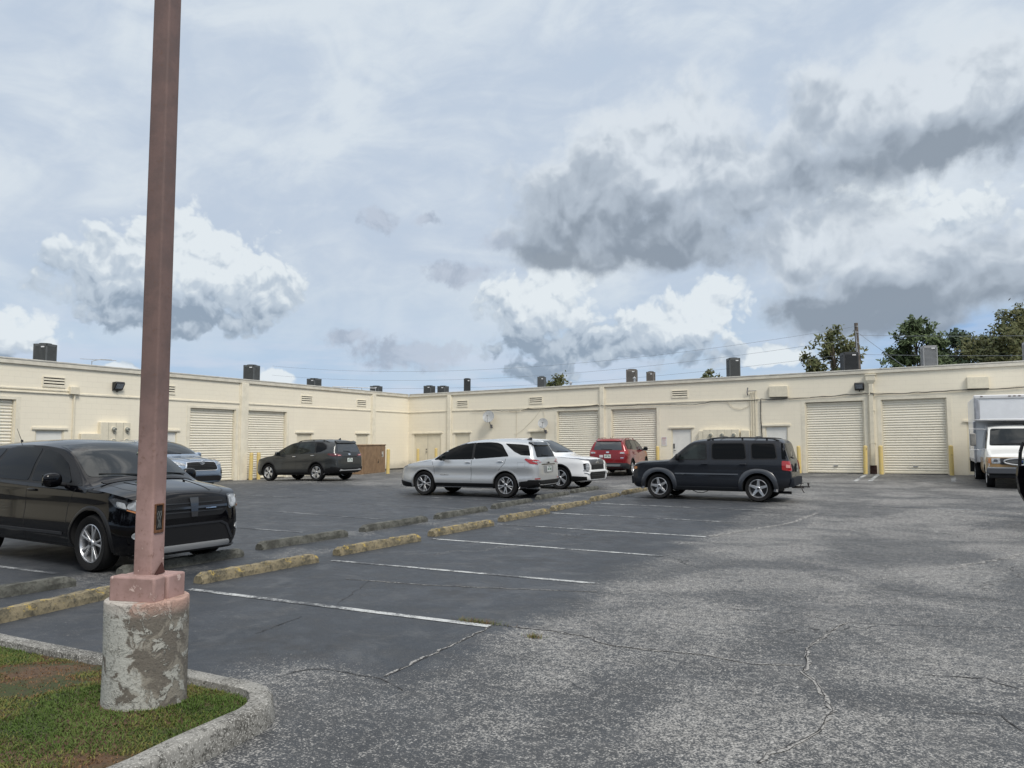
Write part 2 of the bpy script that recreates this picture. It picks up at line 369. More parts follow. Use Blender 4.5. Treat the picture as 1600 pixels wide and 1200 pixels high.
CR1 = [(-0.49, 7.82), (-0.58, 7.45), (-0.72, 6.69), (-0.66, 6.23), (-0.68, 6.04), (-0.56, 5.84), (-0.48, 5.46), (-0.42, 5.29), (-0.45, 5.03), (-0.49, 4.79), (-0.68, 4.41), (-0.71, 4.27)]
crack(CR1, .030, M_CRK, .03); crack(CR1, .007, M_CRKD, .02, .006)
CRS = [[(-1.91, 6.11), (-1.39, 6.17), (-1.01, 6.07), (-0.69, 6.23)] ,
       [(-1.65, 7.9), (-1.01, 8.0), (-0.49, 7.82), (-0.11, 7.9), (0.93, 8.29)] ,
       [(0.12, 6.34), (0.49, 6.45), (0.68, 6.28)] ,
       [(0.18, 5.56), (0.52, 5.65), (0.59, 5.38)] ,
       [(-0.44, 9.77), (0.3, 9.62), (0.96, 9.62)] ,
       [(-6.01, 7.52), (-4.98, 7.63), (-4.0, 7.86), (-3.04, 8.14)] ,
       [(-3.33, 6.31), (-2.74, 6.32), (-2.38, 6.26), (-2.24, 6.12), (-1.91, 6.11)] ,
       [(-4.01, 4.24), (-3.89, 4.53), (-3.33, 4.56), (-3.03, 4.4)] ,
       [(-3.32, 4.6), (-3.33, 5.28), (-3.33, 6.21)] ,
       [(-5.19, 6.35), (-5.67, 7.5)] ,
       [(-5.03, 5.07), (-5.14, 5.77)] ,]
for i, pts in enumerate(CRS):
    crack(pts, .009 if i not in (2, 6) else .012, M_CRKD, .035)
    if i in (0, 5, 6, 8): crack(pts, .022, M_CRK, .03, .0035)
crack([(-3.0, 13.6), (-2.5, 15.0), (-2.0, 16.4), (-1.7, 18.6)], .07, M_CRK, .12)
crack([(.5, 11.6), (1.4, 13.2), (2.3, 15.4)], .06, M_CRK, .1)

# ------------------------------------------------------------------ wheel stops
def stop_mat(name, c1, c2, y):
    def f(T, bs, P):
        n = T.noise(P, 5.0, 6, .65); g = T.noise(P, 26.0, 4, .65); Z = T.xyz(P)[2]
        c = T.mix(T.sm(n, .38, .62), c1, c2)
        c = T.mix(T.m('MULTIPLY', T.sm(T.m('ADD', g, T.m('MULTIPLY', n, .4)), .68, .82), .6), c, (.035, .033, .028))
        if y: c = T.mix(T.m('MULTIPLY', T.sm(T.noise(P, 9, 4, .7), .55, .61), T.sm(Z, .05, .09)), c, (.40, .29, .08))
        T.put(bs.inputs['Base Color'], c)
        b = T.new('ShaderNodeBump'); b.inputs['Strength'].default_value = .6; b.inputs['Distance'].default_value = .01
        T.put(b.inputs['Height'], g); T.put(bs.inputs['Normal'], b.outputs[0])
    return mat(name, c1, rough=.92, custom=f)
M_YST = stop_mat('yellow_weathered_concrete', (.24, .20, .125), (.12, .105, .07), True)
M_GST = stop_mat('dark_weathered_concrete', (.115, .115, .10), (.055, .056, .048), False)
def stop_mesh(L, seed):
    rnd = random.Random(seed); mb = MB(); n = 26; pr = [(-.08, 0), (-.075, .06), (-.048, .122), (.048, .122), (.075, .06), (.08, 0)]
    vs = []
    for i in range(n + 1):
        y = L * i / n; e = min(y, L - y); k = .72 + .28 * min(1, e / .05)
        for (a, b) in pr:
            j = rnd.uniform(-.004, .004); jj = 0 if b == 0 else rnd.uniform(-.006, .005) - (.018 if rnd.random() < .05 else 0)
            vs.append((a + j, y, b * (k if b > .1 else 1) + jj))
    m = len(pr)
    mb.add(vs, [(i * m + j, i * m + (j + 1) % m, (i + 1) * m + (j + 1) % m, (i + 1) * m + j) for i in range(n) for j in range(m)] +
           [tuple(range(m))[::-1], tuple(range(n * m, n * m + m))])
    return mb
ordn = ['', 'first', 'second', 'third', 'fourth', 'fifth', 'sixth', 'seventh', 'eighth']
YS = [(-7.45, 4.05, -7.62, 5.72), (-7.38, 6.51, -7.24, 8.37), (-7.36, 8.97, -7.22, 10.87), (-7.33, 11.46, -7.21, 13.44), (-7.36, 14.15, -7.24, 16.22),
      (-7.33, 16.71, -7.25, 18.85), (-7.36, 19.4, -7.3, 21.4), (-7.3, 21.85, -7.25, 23.9)]
GS = [(-8.75, 3.9, -8.58, 5.78), (-8.66, 6.44, -8.56, 8.3), (-8.8, 8.9, -8.68, 10.8), (-8.82, 11.46, -8.79, 13.5), (-8.82, 14.0, -8.79, 16.1),
      (-8.84, 16.6, -8.84, 18.7), (-8.9, 19.3, -8.85, 21.3), (-8.9, 21.8, -8.85, 23.8)]
for kind, arr, m in (('yellow', YS, M_YST), ('grey', GS, M_GST)):
    for i, (x0, y0, x1, y1) in enumerate(arr):
        L = math.hypot(x1 - x0, y1 - y0)
        o = stop_mesh(L, i * 7 + len(kind)).build('wheel_stop', m, smooth=True, angle=18)
        o.location = ((x0), y0, gz(x0, y0) - .003); o.rotation_euler = (0, 0, math.atan2(-(x1 - x0), y1 - y0))
        if kind == 'yellow':
            l = ['worn yellow wheel stop at the left edge, running behind the pink lamp post base', 'mossy yellow concrete wheel stop just right of the lamp post base', 'yellow-brown wheel stop, second one right of the lamp post',
                 'yellow-brown wheel stop, third one right of the lamp post', 'yellow-brown wheel stop, fourth one right of the lamp post', 'small yellow-brown wheel stop, fifth right of the lamp post',
                 'yellow-brown wheel stop, sixth right of the lamp post, before the dark boxy suv', 'farthest yellow wheel stop, at the front tyre of the dark boxy suv'][i]
            tag(o, l, 'wheel stop', 'yellow wheel stops of the nearer row')
        else:
            l = ['dark grey wheel stop cut by the left photo edge', 'dark grey wheel stop under the front of the black suv by the post', 'dark grey wheel stop, next one right of the black suv',
                 'dark grey wheel stop, second one right of the black suv', 'dark grey wheel stop, third right of the black suv, near the silver suv', 'dark grey wheel stop just behind the silver suv',
                 'dark grey wheel stop in front of the white suv', 'farthest dark grey wheel stop, right of the white suv nose'][i]
            tag(o, l, 'wheel stop', 'grey wheel stops of the farther row')

# ------------------------------------------------------------------ kerbed island, grass, lamp post
def kerb_m(T, bs, P):
    n = T.noise(P, 3.0, 6, .65); g = T.noise(P, 40.0, 4, .7); v = T.vor(P, 55.0)
    c = T.mix(T.sm(n, .38, .62), (.235, .23, .212), (.145, .14, .127))
    c = T.mix(T.m('MULTIPLY', T.sm(T.m('ADD', g, T.m('MULTIPLY', n, .5)), .74, .86), .85), c, (.05, .048, .042))
    c = T.mix(T.m('MULTIPLY', T.sm(T.noise(P, 90, 2, .6), .56, .62), .7), c, (.46, .45, .42))
    T.put(bs.inputs['Base Color'], c)
    b = T.new('ShaderNodeBump'); b.inputs['Strength'].default_value = .5; b.inputs['Distance'].default_value = .006
    T.put(b.inputs['Height'], T.m('ADD', g, T.m('MULTIPLY', v, .5))); T.put(bs.inputs['Normal'], b.outputs[0])
M_KERB = mat('old_kerb_concrete', (.3, .3, .28), rough=.93, custom=kerb_m)
KX, KY, KR = -3.33, 3.80, .48
def kerb_path(off):
    r = KR - off; cx, cy = KX - KR, KY - KR; pts = [(-12.0, KY - off)]
    x = -11.5
    while x < cx: pts.append((x, KY - off)); x += .25
    for i in range(17):
        a = R(90 - 90 * i / 16); pts.append((cx + r * math.cos(a), cy + r * math.sin(a)))
    y = cy - .2
    while y > -4: pts.append((KX - off + .06 * (cy - y), y)); y -= .25
    return pts
def make_kerb():
    prof = [(-.012, 0), (0, .105), (.012, .125), (.03, .133), (.075, .135), (.12, .132), (.138, .125), (.15, .06)]
    mb = MB(); rings = [kerb_path(a) for a, _ in prof]; n = len(rings[0]); m = len(prof); vs = []
    rnd = random.Random(3)
    for i in range(n):
        jz = rnd.uniform(-.004, .004)
        for k in range(m):
            x, y = rings[k][i]; z = prof[k][1]
            vs.append((x + (rnd.uniform(-.004, .004) if z > .05 else 0), y + (rnd.uniform(-.004, .004) if z > .05 else 0), z + (jz if z > .05 else 0)))
    mb.add(vs, [(i * m + k, (i + 1) * m + k, (i + 1) * m + k + 1, i * m + k + 1) for i in range(n - 1) for k in range(m - 1)])
    tag(mb.build('kerb', M_KERB, smooth=True, angle=50), kind='structure')
make_kerb()
def soil_m(T, bs, P):
    n = T.noise(P, 2.2, 5, .6); g = T.noise(P, 30, 4, .7)
    c = T.mix(T.sm(n, .42, .6), (.035, .045, .012), (.085, .05, .028)); c = T.mix(T.sm(g, .5, .7), c, (.02, .016, .01))
    T.put(bs.inputs['Base Color'], c)
M_SOIL = mat('island_soil', (.06, .05, .03), rough=1, custom=soil_m)
def soil_z(x, y):
    e = min(KX - .15 + .06 * max(0, KY - KR - y) - x, KY - .15 - y)
    return .085 + .05 * ramp(e, 0, .5) + .012 * math.sin(x * 3.1 + 1) * math.sin(y * 2.7)
def inside(x, y, pad=.155):
    if x > KX - pad + .06 * max(0, KY - KR - y) or y > KY - pad: return False
    cx, cy = KX - KR, KY - KR
    if x > cx and y > cy and math.hypot(x - cx, y - cy) > KR - pad: return False
    return True
def make_soil():
    mb = MB(); st = .07; idx = {}; fs = []
    nx, ny = int(5.6 / st), int(5.0 / st)
    for i in range(nx):
        for j in range(ny):
            x0, y0 = KX - 5.2 + i * st, KY - 5.0 + j * st
            if not inside(x0 + st / 2, y0 + st / 2, .10): continue
            f = []
            for (a, b) in ((0, 0), (1, 0), (1, 1), (0, 1)):
                k = (i + a, j + b)
                if k not in idx:
                    idx[k] = len(mb.v); x, y = x0 + a * st, y0 + b * st; mb.v.append((x, y, soil_z(x, y) + random.uniform(-.004, .004)))
                f.append(idx[k])
            mb.f.append(tuple(f)); mb.m.append(0)
    mb.add([(-14, -1.25, .12), (KX - 5.13, -1.25, .12), (KX - 5.13, KY - .15, .12), (-14, KY - .15, .12)], [(0, 1, 2, 3)])
    tag(mb.build('island_soil', M_SOIL, smooth=True), kind='structure')
make_soil()
def grass_m(name, c1, c2):
    def f(T, bs, P):
        n = T.noise(P, 1.7, 4, .6); q = T.noise(P, 14, 3, .6)
        T.put(bs.inputs['Base Color'], T.mix(T.sm(T.m('ADD', T.m('MULTIPLY', n, .6), T.m('MULTIPLY', q, .4)), .4, .6), c1, c2))
    return mat(name, c1, rough=.8, spec=.25, custom=f)
GM = [grass_m('grass_green', (.062, .105, .020), (.10, .14, .036)), grass_m('grass_olive', (.12, .135, .035), (.17, .16, .05)), grass_m('grass_dry', (.14, .075, .04), (.20, .12, .06))]
POST = (-4.075, 3.225)
def fb(x, y, s=1.0, o=0.0):
    return (math.sin(x * 2.3 * s + o) * math.cos(y * 3.1 * s - o) + .6 * math.sin(x * 5.7 * s + y * 4.3 * s + 2 * o) + .35 * math.sin(x * 11.3 * s - y * 9.1 * s + o)) / 1.95
def make_grass():
    rnd = random.Random(11); V = []; F = []; MI = []
    N = 0; tries = 0
    while N < 60000 and tries < 400000:
        tries += 1
        x = KX + .05 - abs(rnd.random() ** 1.15) * 4.7; y = rnd.uniform(1.3, KY - .15)
        if not inside(x, y, .150): continue
        if math.hypot(x - POST[0], y - POST[1]) < .25: continue
        dry = fb(x, y, .9, 1.3) + .25 * fb(x, y, 3, .4); bare = fb(x, y, 1.2, 4.1)
        dry += .27 + (.20 if x < -4.7 else 0)
        near_post = math.hypot(x - POST[0] - .1, y - POST[1] + .1) < .62
        if near_post: dry -= .65
        if dry > .45 and rnd.random() < .80: continue
        mi = 2 if dry > .30 + rnd.uniform(-.15, .15) else (1 if dry > -.02 + rnd.uniform(-.35, .35) else 0)
        z = soil_z(x, y); h = rnd.uniform(.007, .021) * (1.15 if near_post else 1) * (.6 if mi == 2 else 1); w = rnd.uniform(.002, .004)
        a = rnd.uniform(0, 6.283); l = rnd.uniform(.5, 1.9) * h; b = rnd.uniform(0, 6.283)
        dx, dy = math.cos(a) * l, math.sin(a) * l; sx, sy = math.cos(b) * w, math.sin(b) * w
        o = len(V)
        V += [(x - sx, y - sy, z - .004), (x + sx, y + sy, z - .004), (x + dx * .45 + sx * .8, y + dy * .45 + sy * .8, z + h * .75), (x + dx * .45 - sx * .8, y + dy * .45 - sy * .8, z + h * .75), (x + dx, y + dy, z + h * rnd.uniform(.7, 1.05))]
        F += [(o, o + 1, o + 2, o + 3), (o + 3, o + 2, o + 4)]; MI += [mi, mi]; N += 1
    mb = MB(); mb.v = V; mb.f = F; mb.m = MI
    o = mb.build('grass', GM, fix=False); tag(o, kind='stuff', cat='grass', label='short patchy green and brown grass in the kerbed island')
make_grass()
# weeds in the joints
def weeds(cx, cy, rx, ry, n, h, rot=0.0, seed=1, label=''):
    rnd = random.Random(seed); mb = MB()
    for _ in range(n):
        u = rnd.gauss(0, .45) * rx; v = rnd.gauss(0, .45) * ry
        x = cx + u * math.cos(rot) - v * math.sin(rot); y = cy + u * math.sin(rot) + v * math.cos(rot)
        a = rnd.uniform(0, 6.28); l = h * rnd.uniform(.4, 1.4); z = gz(x, y); hh = h * rnd.uniform(.4, 1)
        mb.add([(x - .002, y, z), (x + .002, y, z), (x + math.cos(a) * l, y + math.sin(a) * l, z + hh)], [(0, 1, 2)], rnd.choice((0, 1, 1, 2, 2)))
    o = mb.build('weed_tuft', GM, fix=False); tag(o, label, 'weed', 'weeds in the asphalt joints')
weeds(-3.5, 6.30, .28, .05, 260, .05, 0, 2, 'low brown weed strip growing along the end of the nearest painted line')
weeds(-2.83, 6.05, .07, .05, 110, .045, 0, 3, 'small round brown weed tuft right of the nearest painted line end')

def make_lamp_post():
    t = thing('lamp_post', 'tall reddish brown square lamp post on a round concrete footing', 'lamp post', (POST[0], POST[1], 0))
    def fm(T, bs, P):
        n = T.noise(P, 5.5, 7, .62, 1.0); g = T.noise(P, 45, 4, .7); X, Y, Z = T.xyz(P)[:]
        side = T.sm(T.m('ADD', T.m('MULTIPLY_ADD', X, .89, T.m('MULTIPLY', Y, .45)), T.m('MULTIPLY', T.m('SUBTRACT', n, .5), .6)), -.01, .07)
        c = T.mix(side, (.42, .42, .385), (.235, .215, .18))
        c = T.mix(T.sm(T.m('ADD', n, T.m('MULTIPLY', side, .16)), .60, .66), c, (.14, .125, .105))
        pale = T.sm(T.noise(P, 9, 6, .7, .5), .53, .57)
        c = T.mix(T.m('MULTIPLY', pale, .8), c, (.44, .44, .40))
        c = T.mix(T.m('MULTIPLY', T.sm(g, .54, .62), .5), c, (.09, .085, .075))
        c = T.mix(T.m('MULTIPLY', T.sm(Z, .64, .73), T.m('MULTIPLY_ADD', side, .7, .2)), c, (.42, .27, .22))
        T.put(bs.inputs['Base Color'], c)
        b = T.new('ShaderNodeBump'); b.inputs['Strength'].default_value = .7; b.inputs['Distance'].default_value = .012
        T.put(b.inputs['Height'], T.m('ADD', g, pale)); T.put(bs.inputs['Normal'], b.outputs[0])
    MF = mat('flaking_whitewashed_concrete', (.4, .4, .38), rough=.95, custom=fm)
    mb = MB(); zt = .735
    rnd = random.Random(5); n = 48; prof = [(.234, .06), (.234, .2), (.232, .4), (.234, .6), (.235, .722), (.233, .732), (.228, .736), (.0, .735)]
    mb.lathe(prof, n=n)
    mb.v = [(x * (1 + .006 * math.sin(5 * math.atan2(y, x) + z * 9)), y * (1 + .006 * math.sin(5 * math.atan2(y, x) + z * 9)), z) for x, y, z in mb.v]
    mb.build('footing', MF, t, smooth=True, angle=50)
    def pm(T, bs, P):
        n = T.noise(P, 6, 6, .65); g = T.noise(P, 24, 5, .7); Z = T.xyz(P)[2]
        c = T.mix(T.sm(n, .36, .62), (.36, .235, .215), (.28, .18, .16))
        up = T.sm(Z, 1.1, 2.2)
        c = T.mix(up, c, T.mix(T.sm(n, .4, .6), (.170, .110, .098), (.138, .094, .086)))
        c = T.mix(T.m('MULTIPLY', T.sm(g, .58, .68), .55), c, (.16, .085, .06))
        c = T.mix(T.m('MULTIPLY', T.sm(T.noise(P, 12, 4, .7), .62, .68), T.sm(Z, 1.3, .9)), c, (.55, .42, .38))
        T.put(bs.inputs['Base Color'], c)
        b = T.new('ShaderNodeBump'); b.inputs['Strength'].default_value = .35; b.inputs['Distance'].default_value = .004
        T.put(b.inputs['Height'], g); T.put(bs.inputs['Normal'], b.outputs[0])
    MP = mat('faded_pink_paint', (.45, .25, .22), rough=.75, custom=pm)
    MR = mat('rust', (.16, .07, .03), rough=.9, var=.5, vscale=20)
    MD = mat('dark_hollow', (.01, .009, .008), rough=.9)
    r2 = Matrix.Rotation(R(14), 3, 'Z')
    mb = MB(); mb.box(r2 @ Vector((0, -.097, 0)) + Vector((0, 0, .802)), (.305, .10, .15), r2); mb.build('base_cover', MP, t, bevel=.012)
    mb = MB(); mb.box(r2 @ Vector((.004, .055, 0)) + Vector((0, 0, .799)), (.303, .165, .146), r2); mb.build('base_cover', MP, t, bevel=.012)
    # hollow square shaft with rounded edges, slight taper
    mb = MB(); vs = []; hgt = [.86, 1.05, 1.2, 1.6, 2.4, 4, 6, 7.6]; ring = []
    for k in range(4):
        for j in range(4):
            a = R(90 * k + 90 * j / 3); cx = (.0625 - .014) * (1 if k in (0, 3) else -1); cy = (.0625 - .014) * (1 if k in (0, 1) else -1)
            ring.append((cx + .014 * math.cos(a), cy + .014 * math.sin(a)))
    for z in hgt:
        s = 1.0 - .10 * (z - .86) / 6.8
        for (x, y) in ring: p = r2 @ Vector((x * s, y * s, 0)); vs.append((p.x, p.y, z))
    m = len(ring)
    mb.add(vs, [(i * m + j, i * m + (j + 1) % m, (i + 1) * m + (j + 1) % m, (i + 1) * m + j) for i in range(len(hgt) - 1) for j in range(m)] + [tuple(range(m))[::-1], tuple(range((len(hgt) - 1) * m, len(hgt) * m))])
    mb.build('shaft', MP, t, smooth=True, angle=40)
    # open hand hole with a rusty frame on the right-hand face; torn flap at the foot
    hh = MB(); X = .0632
    yy0, yy1, z0, z1 = -.040, .022, 1.135, 1.285
    hh2 = MB(); hh2.box(r2 @ Vector((X - .001, (yy0 + yy1) / 2, 0)) + Vector((0, 0, (z0 + z1) / 2)), (.006, yy1 - yy0, z1 - z0), r2)
    f = MB()
    for (yc, zc, w, h) in [((yy0 + yy1) / 2, z1 + .004, yy1 - yy0 + .018, .010), ((yy0 + yy1) / 2, z0 - .006, yy1 - yy0 + .018, .016), (yy0 - .004, (z0 + z1) / 2, .009, z1 - z0 + .01), (yy1 + .004, (z0 + z1) / 2, .009, z1 - z0 + .01)]:
        f.box(r2 @ Vector((X + .003, yc, 0)) + Vector((0, 0, zc)), (.010, w, h), r2)
    hf = f.build('hand_hole_frame', MR, t, bevel=.002); hh2.build('hand_hole', MD, hf)
    w = MB()
    for q in range(3):
        pts = [r2 @ Vector((X + .004, -.02 + .012 * q + .006 * math.sin(i * 1.3 + q), 0)) + Vector((0, 0, 1.15 + i * .02)) for i in range(6)]
        w.tube(pts, .0022, 5)
    w.build('wire', mat('grey_wire', (.12, .13, .13), rough=.6), hf)
    fl = MB(); p0 = r2 @ Vector((X + .012, -.05, 0)); p1 = r2 @ Vector((X + .012, .045, 0)); p2 = r2 @ Vector((X + .002, .03, 0))
    fl.add([(p0.x, p0.y, .877), (p1.x, p1.y, .877), (p2.x, p2.y, .94), (p0.x, p0.y, .882)], [(0, 1, 2)])
    fl.add([(p0.x + .006, p0.y, .877), (p1.x + .006, p1.y, .877), (p2.x + .004, p2.y, .94)], [(0, 2, 1)])
    fl.build('torn_flap', mat('dark_rust', (.06, .02, .015), rough=.9), t)
    # lamp head on top of the shaft (outside the frame)
    lh = MB(); lh.box((0, 0, 7.66), (.22, .9, .12), r2); lh.build('lamp_head', mat('dark_bronze', (.05, .04, .035), rough=.5), t, bevel=.02)
make_lamp_post()
# ------------------------------------------------------------------ the L-shaped warehouse
def wall_m(T, bs, P):
    X, Y, Z = T.xyz(P)[:]
    n = T.noise(P, .9, 5, .6); g = T.noise(P, 18, 4, .65)
    br = T.new('ShaderNodeTexBrick'); br.offset = .5
    T.put(br.inputs['Vector'], T.cxyz(T.m('ADD', X, Y), Z, 0)); br.inputs['Scale'].default_value = 1.0
    br.inputs['Mortar Size'].default_value = .006; br.inputs['Mortar Smooth'].default_value = .6
    br.inputs['Brick Width'].default_value = .40; br.inputs['Row Height'].default_value = .20
    c = T.mix(T.sm(n, .35, .65), (.83, .765, .62), (.81, .745, .605))
    st = T.noise(T.cxyz(T.m('MULTIPLY', T.m('ADD', X, Y), 2.2), T.m('MULTIPLY', Z, .22), 0), 1.0, 4, .6)
    c = T.mix(T.m('MULTIPLY', T.sm(st, .56, .72), .10), c, (.58, .53, .43))
    dirt = T.m('MULTIPLY', T.sm(T.m('ADD', Z, T.m('MULTIPLY', n, -.8)), .10, -.35), .55)
    c = T.mix(dirt, c, (.36, .33, .27))
    c = T.mix(T.m('MULTIPLY', br.outputs['Fac'], .22), c, (.50, .47, .39))
    T.put(bs.inputs['Base Color'], c)
    b = T.new('ShaderNodeBump'); b.inputs['Strength'].default_value = .35; b.inputs['Distance'].default_value = .008
    T.put(b.inputs['Height'], T.m('ADD', T.m('MULTIPLY', br.outputs['Fac'], -1.0), T.m('MULTIPLY', g, .5))); T.put(bs.inputs['Normal'], b.outputs[0])
M_WALL = mat('painted_block_wall', (.65, .61, .5), rough=.85, custom=wall_m)
M_TRIM = mat('cream_trim_paint', (.79, .73, .59), rough=.7, var=.12, vscale=3)
M_FASC = mat('cream_metal_fascia', (.68, .635, .53), rough=.55, var=.15, vscale=2.5)
M_ROOFM = mat('pale_roof_membrane', (.52, .52, .50), rough=.9, var=.3, vscale=1)
M_DOORP = mat('pale_grey_door_paint', (.76, .75, .70), rough=.55, var=.06, vscale=3)
M_DOORC = mat('cream_door_paint', (.72, .66, .52), rough=.6, var=.06, vscale=3)
def roll_m(T, bs, P):
    n = T.noise(P, 1.2, 5, .6); Z = T.xyz(P)[2]
    c = T.mix(T.sm(n, .35, .65), (.84, .79, .67), (.80, .755, .64))
    c = T.mix(T.m('MULTIPLY', T.sm(T.noise(P, 5, 5, .7), .58, .68), .35), c, (.48, .43, .34))
    T.put(bs.inputs['Base Color'], c)
M_ROLL = mat('cream_rolling_slat_steel', (.7, .68, .6), rough=.5, custom=roll_m)
M_SLOT = mat('dark_slot', (.012, .011, .010), rough=.9)
M_BLK = mat('black_metal', (.018, .018, .019), rough=.45)
M_GALV = mat('galvanised_steel', (.48, .49, .50), rough=.42, metal=.7, var=.2, vscale=12)
M_BOXC = mat('cream_painted_metal_box', (.72, .66, .52), rough=.55, var=.08, vscale=6)

class Frame:
    """local frame of a wall: s along it, d outward, z up (with the slight rise of the right wing)"""
    def __init__(f, o, u, n, rise): f.o = Vector(o); f.u = Vector(u).normalized(); f.n = Vector(n).normalized(); f.rise = rise
    def p(f, s, z, d=0): q = f.o + f.u * s + f.n * d; return Vector((q.x, q.y, z + f.rise * s))
    def box(f, mb, s0, s1, z0, z1, d0, d1, mi=0):
        vs = [f.p(s, z, d) for s in (s0, s1) for d in (d0, d1) for z in (z0, z1)]
        mb.add(vs, [(0, 1, 3, 2), (4, 6, 7, 5), (0, 4, 5, 1), (2, 3, 7, 6), (0, 2, 6, 4), (1, 5, 7, 3)], mi)
    def ang(f): return math.atan2(f.n.x, -f.n.y)     # rotation of an object whose front is -Y
RWF = Frame((-26.5, 38.8, 0), (1, -.08, 0), (-.08, -1, 0), .0125)
LWF = Frame((-26.5, 38.8, 0), (0, -1, 0), (1, 0, 0), 0.0)
BASE = -.42
RD = [(10.16, 12.62, 3.07), (13.32, 15.80, 3.07), (22.83, 25.27, 3.07), (25.95, 28.42, 3.07), (38.6, 41.1, 3.07)]
RM = [(16.54, 17.57, 2.02, 'p'), (21.05, 22.07, 2.04, 'p'), (8.49, 9.48, 2.0, 'c'), (3.46, 4.5, 2.02, 'c'), (.45, 2.45, 2.02, 'c'), (29.1, 30.1, 2.03, 'c'), (33.5, 34.5, 2.03, 'p')]
LD = [(23.21, 25.7, 3.03), (13.59, 16.09, 3.02), (10.38, 12.88, 3.02), (26.4, 28.9, 3.03), (36.0, 38.5, 3.03)]
LM = [(21.5, 22.53, 2.03, 'p'), (16.7, 17.7, 2.02, 'p'), (8.56, 9.65, 2.0, 'c'), (3.94, 4.98, 2.0, 'c'), (31, 32, 2.0, 'c')]
bld = thing('warehouse', 'long low cream L-shaped warehouse with roll-up doors behind the parking lot', 'building', (-26.5, 38.8, 0))
def bp(o): o.parent = bld; o.matrix_parent_inverse = Matrix.Translation((26.5, -38.8, 0)); return o

def make_wall(F, L, doors, mans, top, name='wall'):
    mb = MB(); ops = sorted([(a, b, z) for a, b, z in doors] + [(a, b, z) for a, b, z, _ in mans]); s = 0.0; T_ = .2
    for (a, b, z) in ops:
        F.box(mb, s, a, BASE, top, -T_, 0); F.box(mb, a, b, z, top, -T_, 0); s = b
    F.box(mb, s, L, BASE, top, -T_, 0)
    bp(mb.build(name, M_WALL))
def gzs(F, s, d=0.05): q = F.p(s, 0, d); return gz(q.x, q.y) - F.rise * s
def roll_door(F, a, b, top):
    mb = MB(); d0 = -.13; z = gzs(F, (a + b) / 2) + .015; pts = []
    n = 0; zz = z
    sl = .1075
    while zz < top:                                   # curved interlocking slats
        for (dz, dd) in ((0, -.016), (.012, -.016), (.017, .004), (.05, .022), (.085, .020), (.100, .004), (.1032, -.015)):
            if zz + dz < top: pts.append((zz + dz, dd))
        zz += sl
    vs = []
    for (q, dd) in pts:
        vs += [F.p(a, q, d0 + dd), F.p(b, q, d0 + dd)]
    mb.add(vs, [(2 * i, 2 * i + 1, 2 * i + 3, 2 * i + 2) for i in range(len(pts) - 1)])
    o = bp(mb.build('roll_up_door', M_ROLL, fix=False))
    g = MB()
    for s0, s1 in ((a, a + .055), (b - .055, b)): F.box(g, s0, s1, z - .01, top, -.105, -.03)
    F.box(g, a + .055, b - .055, z - .012, z + .07, -.105, -.085)
    gg = g.build('guide_rail', M_BOXC, fix=True); gg.parent = o;
    gl = MB(); F.box(gl, a + .06, b - .06, z - .02, z + .012, -.12, -.03); g2 = gl.build('bottom_seal', M_BLK); g2.parent = o
    h = MB(); F.box(h, (a + b) / 2 - .09, (a + b) / 2 + .09, z + .30, z + .33, -.10, -.075); h2 = h.build('handle', M_GALV); h2.parent = o
    # raised plaster frame round the opening
    fr = MB(); F.box(fr, a - .16, a, BASE, top + .10, 0, .012); F.box(fr, b, b + .16, BASE, top + .10, 0, .012); F.box(fr, a, b, top, top + .10, 0, .012)
    f2 = fr.build('door_surround', M_TRIM); f2.parent = o
def man_door(F, a, b, top, kind, left_handle=True, double=False):
    z = gzs(F, (a + b) / 2) + .01; mb = MB()
    F.box(mb, a + .05, b - .05, z, top - .05, -.10, -.055)
    o = bp(mb.build('steel_door', M_DOORP if kind == 'p' else M_DOORC))
    fr = MB()
    for s0, s1 in ((a, a + .05), (b - .05, b)): F.box(fr, s0, s1, z, top, -.12, -.02)
    F.box(fr, a + .05, b - .05, top - .05, top, -.12, -.02)
    f2 = fr.build('door_frame', M_DOORC); f2.parent = o
    lt = MB(); F.box(lt, a - .12, b + .12, top + .002, top + .075, 0, .05); l2 = lt.build('lintel', M_TRIM); l2.parent = o
    hs = a + .12 if left_handle else b - .12
    if double:
        hs = (a + b) / 2 - .1; sm = MB(); F.box(sm, (a + b) / 2 - .006, (a + b) / 2 + .006, z, top - .05, -.055, -.052); q = sm.build('seam', M_SLOT); q.parent = o
    h = MB()
    c = F.p(hs, z + 1.0, -.03); h.tube([F.p(hs, z + 1.0, -.055), F.p(hs, z + 1.0, .0)], .022, 10); h.tube([F.p(hs, z + 1.0, -.005), F.p(hs + .1, z + 1.0, -.005)], .012, 8)
    h.tube([F.p(hs, z + 1.16, -.055), F.p(hs, z + 1.16, -.02)], .03, 12)
    if kind == 'p' and F is RWF and a < 17: F.box(h, hs - .035, hs + .02, z + 1.1, z + 1.34, -.055, -.03)
    q = h.build('door_handle', M_BLK); q.parent = o
    th = MB(); F.box(th, a, b, z - .02, z + .012, -.12, -.01); q = th.build('threshold', M_GALV); q.parent = o

make_wall(RWF, 46, RD, RM, 4.235); make_wall(LWF, 46, LD, LM, 4.235)
for a, b, z in RD: roll_door(RWF, a, b, z)
for a, b, z in LD: roll_door(LWF, a, b, z)
for a, b, z, k in RM: man_door(RWF, a, b, z, k, True, b - a > 1.5)
for a, b, z, k in LM: man_door(LWF, a, b, z, k)
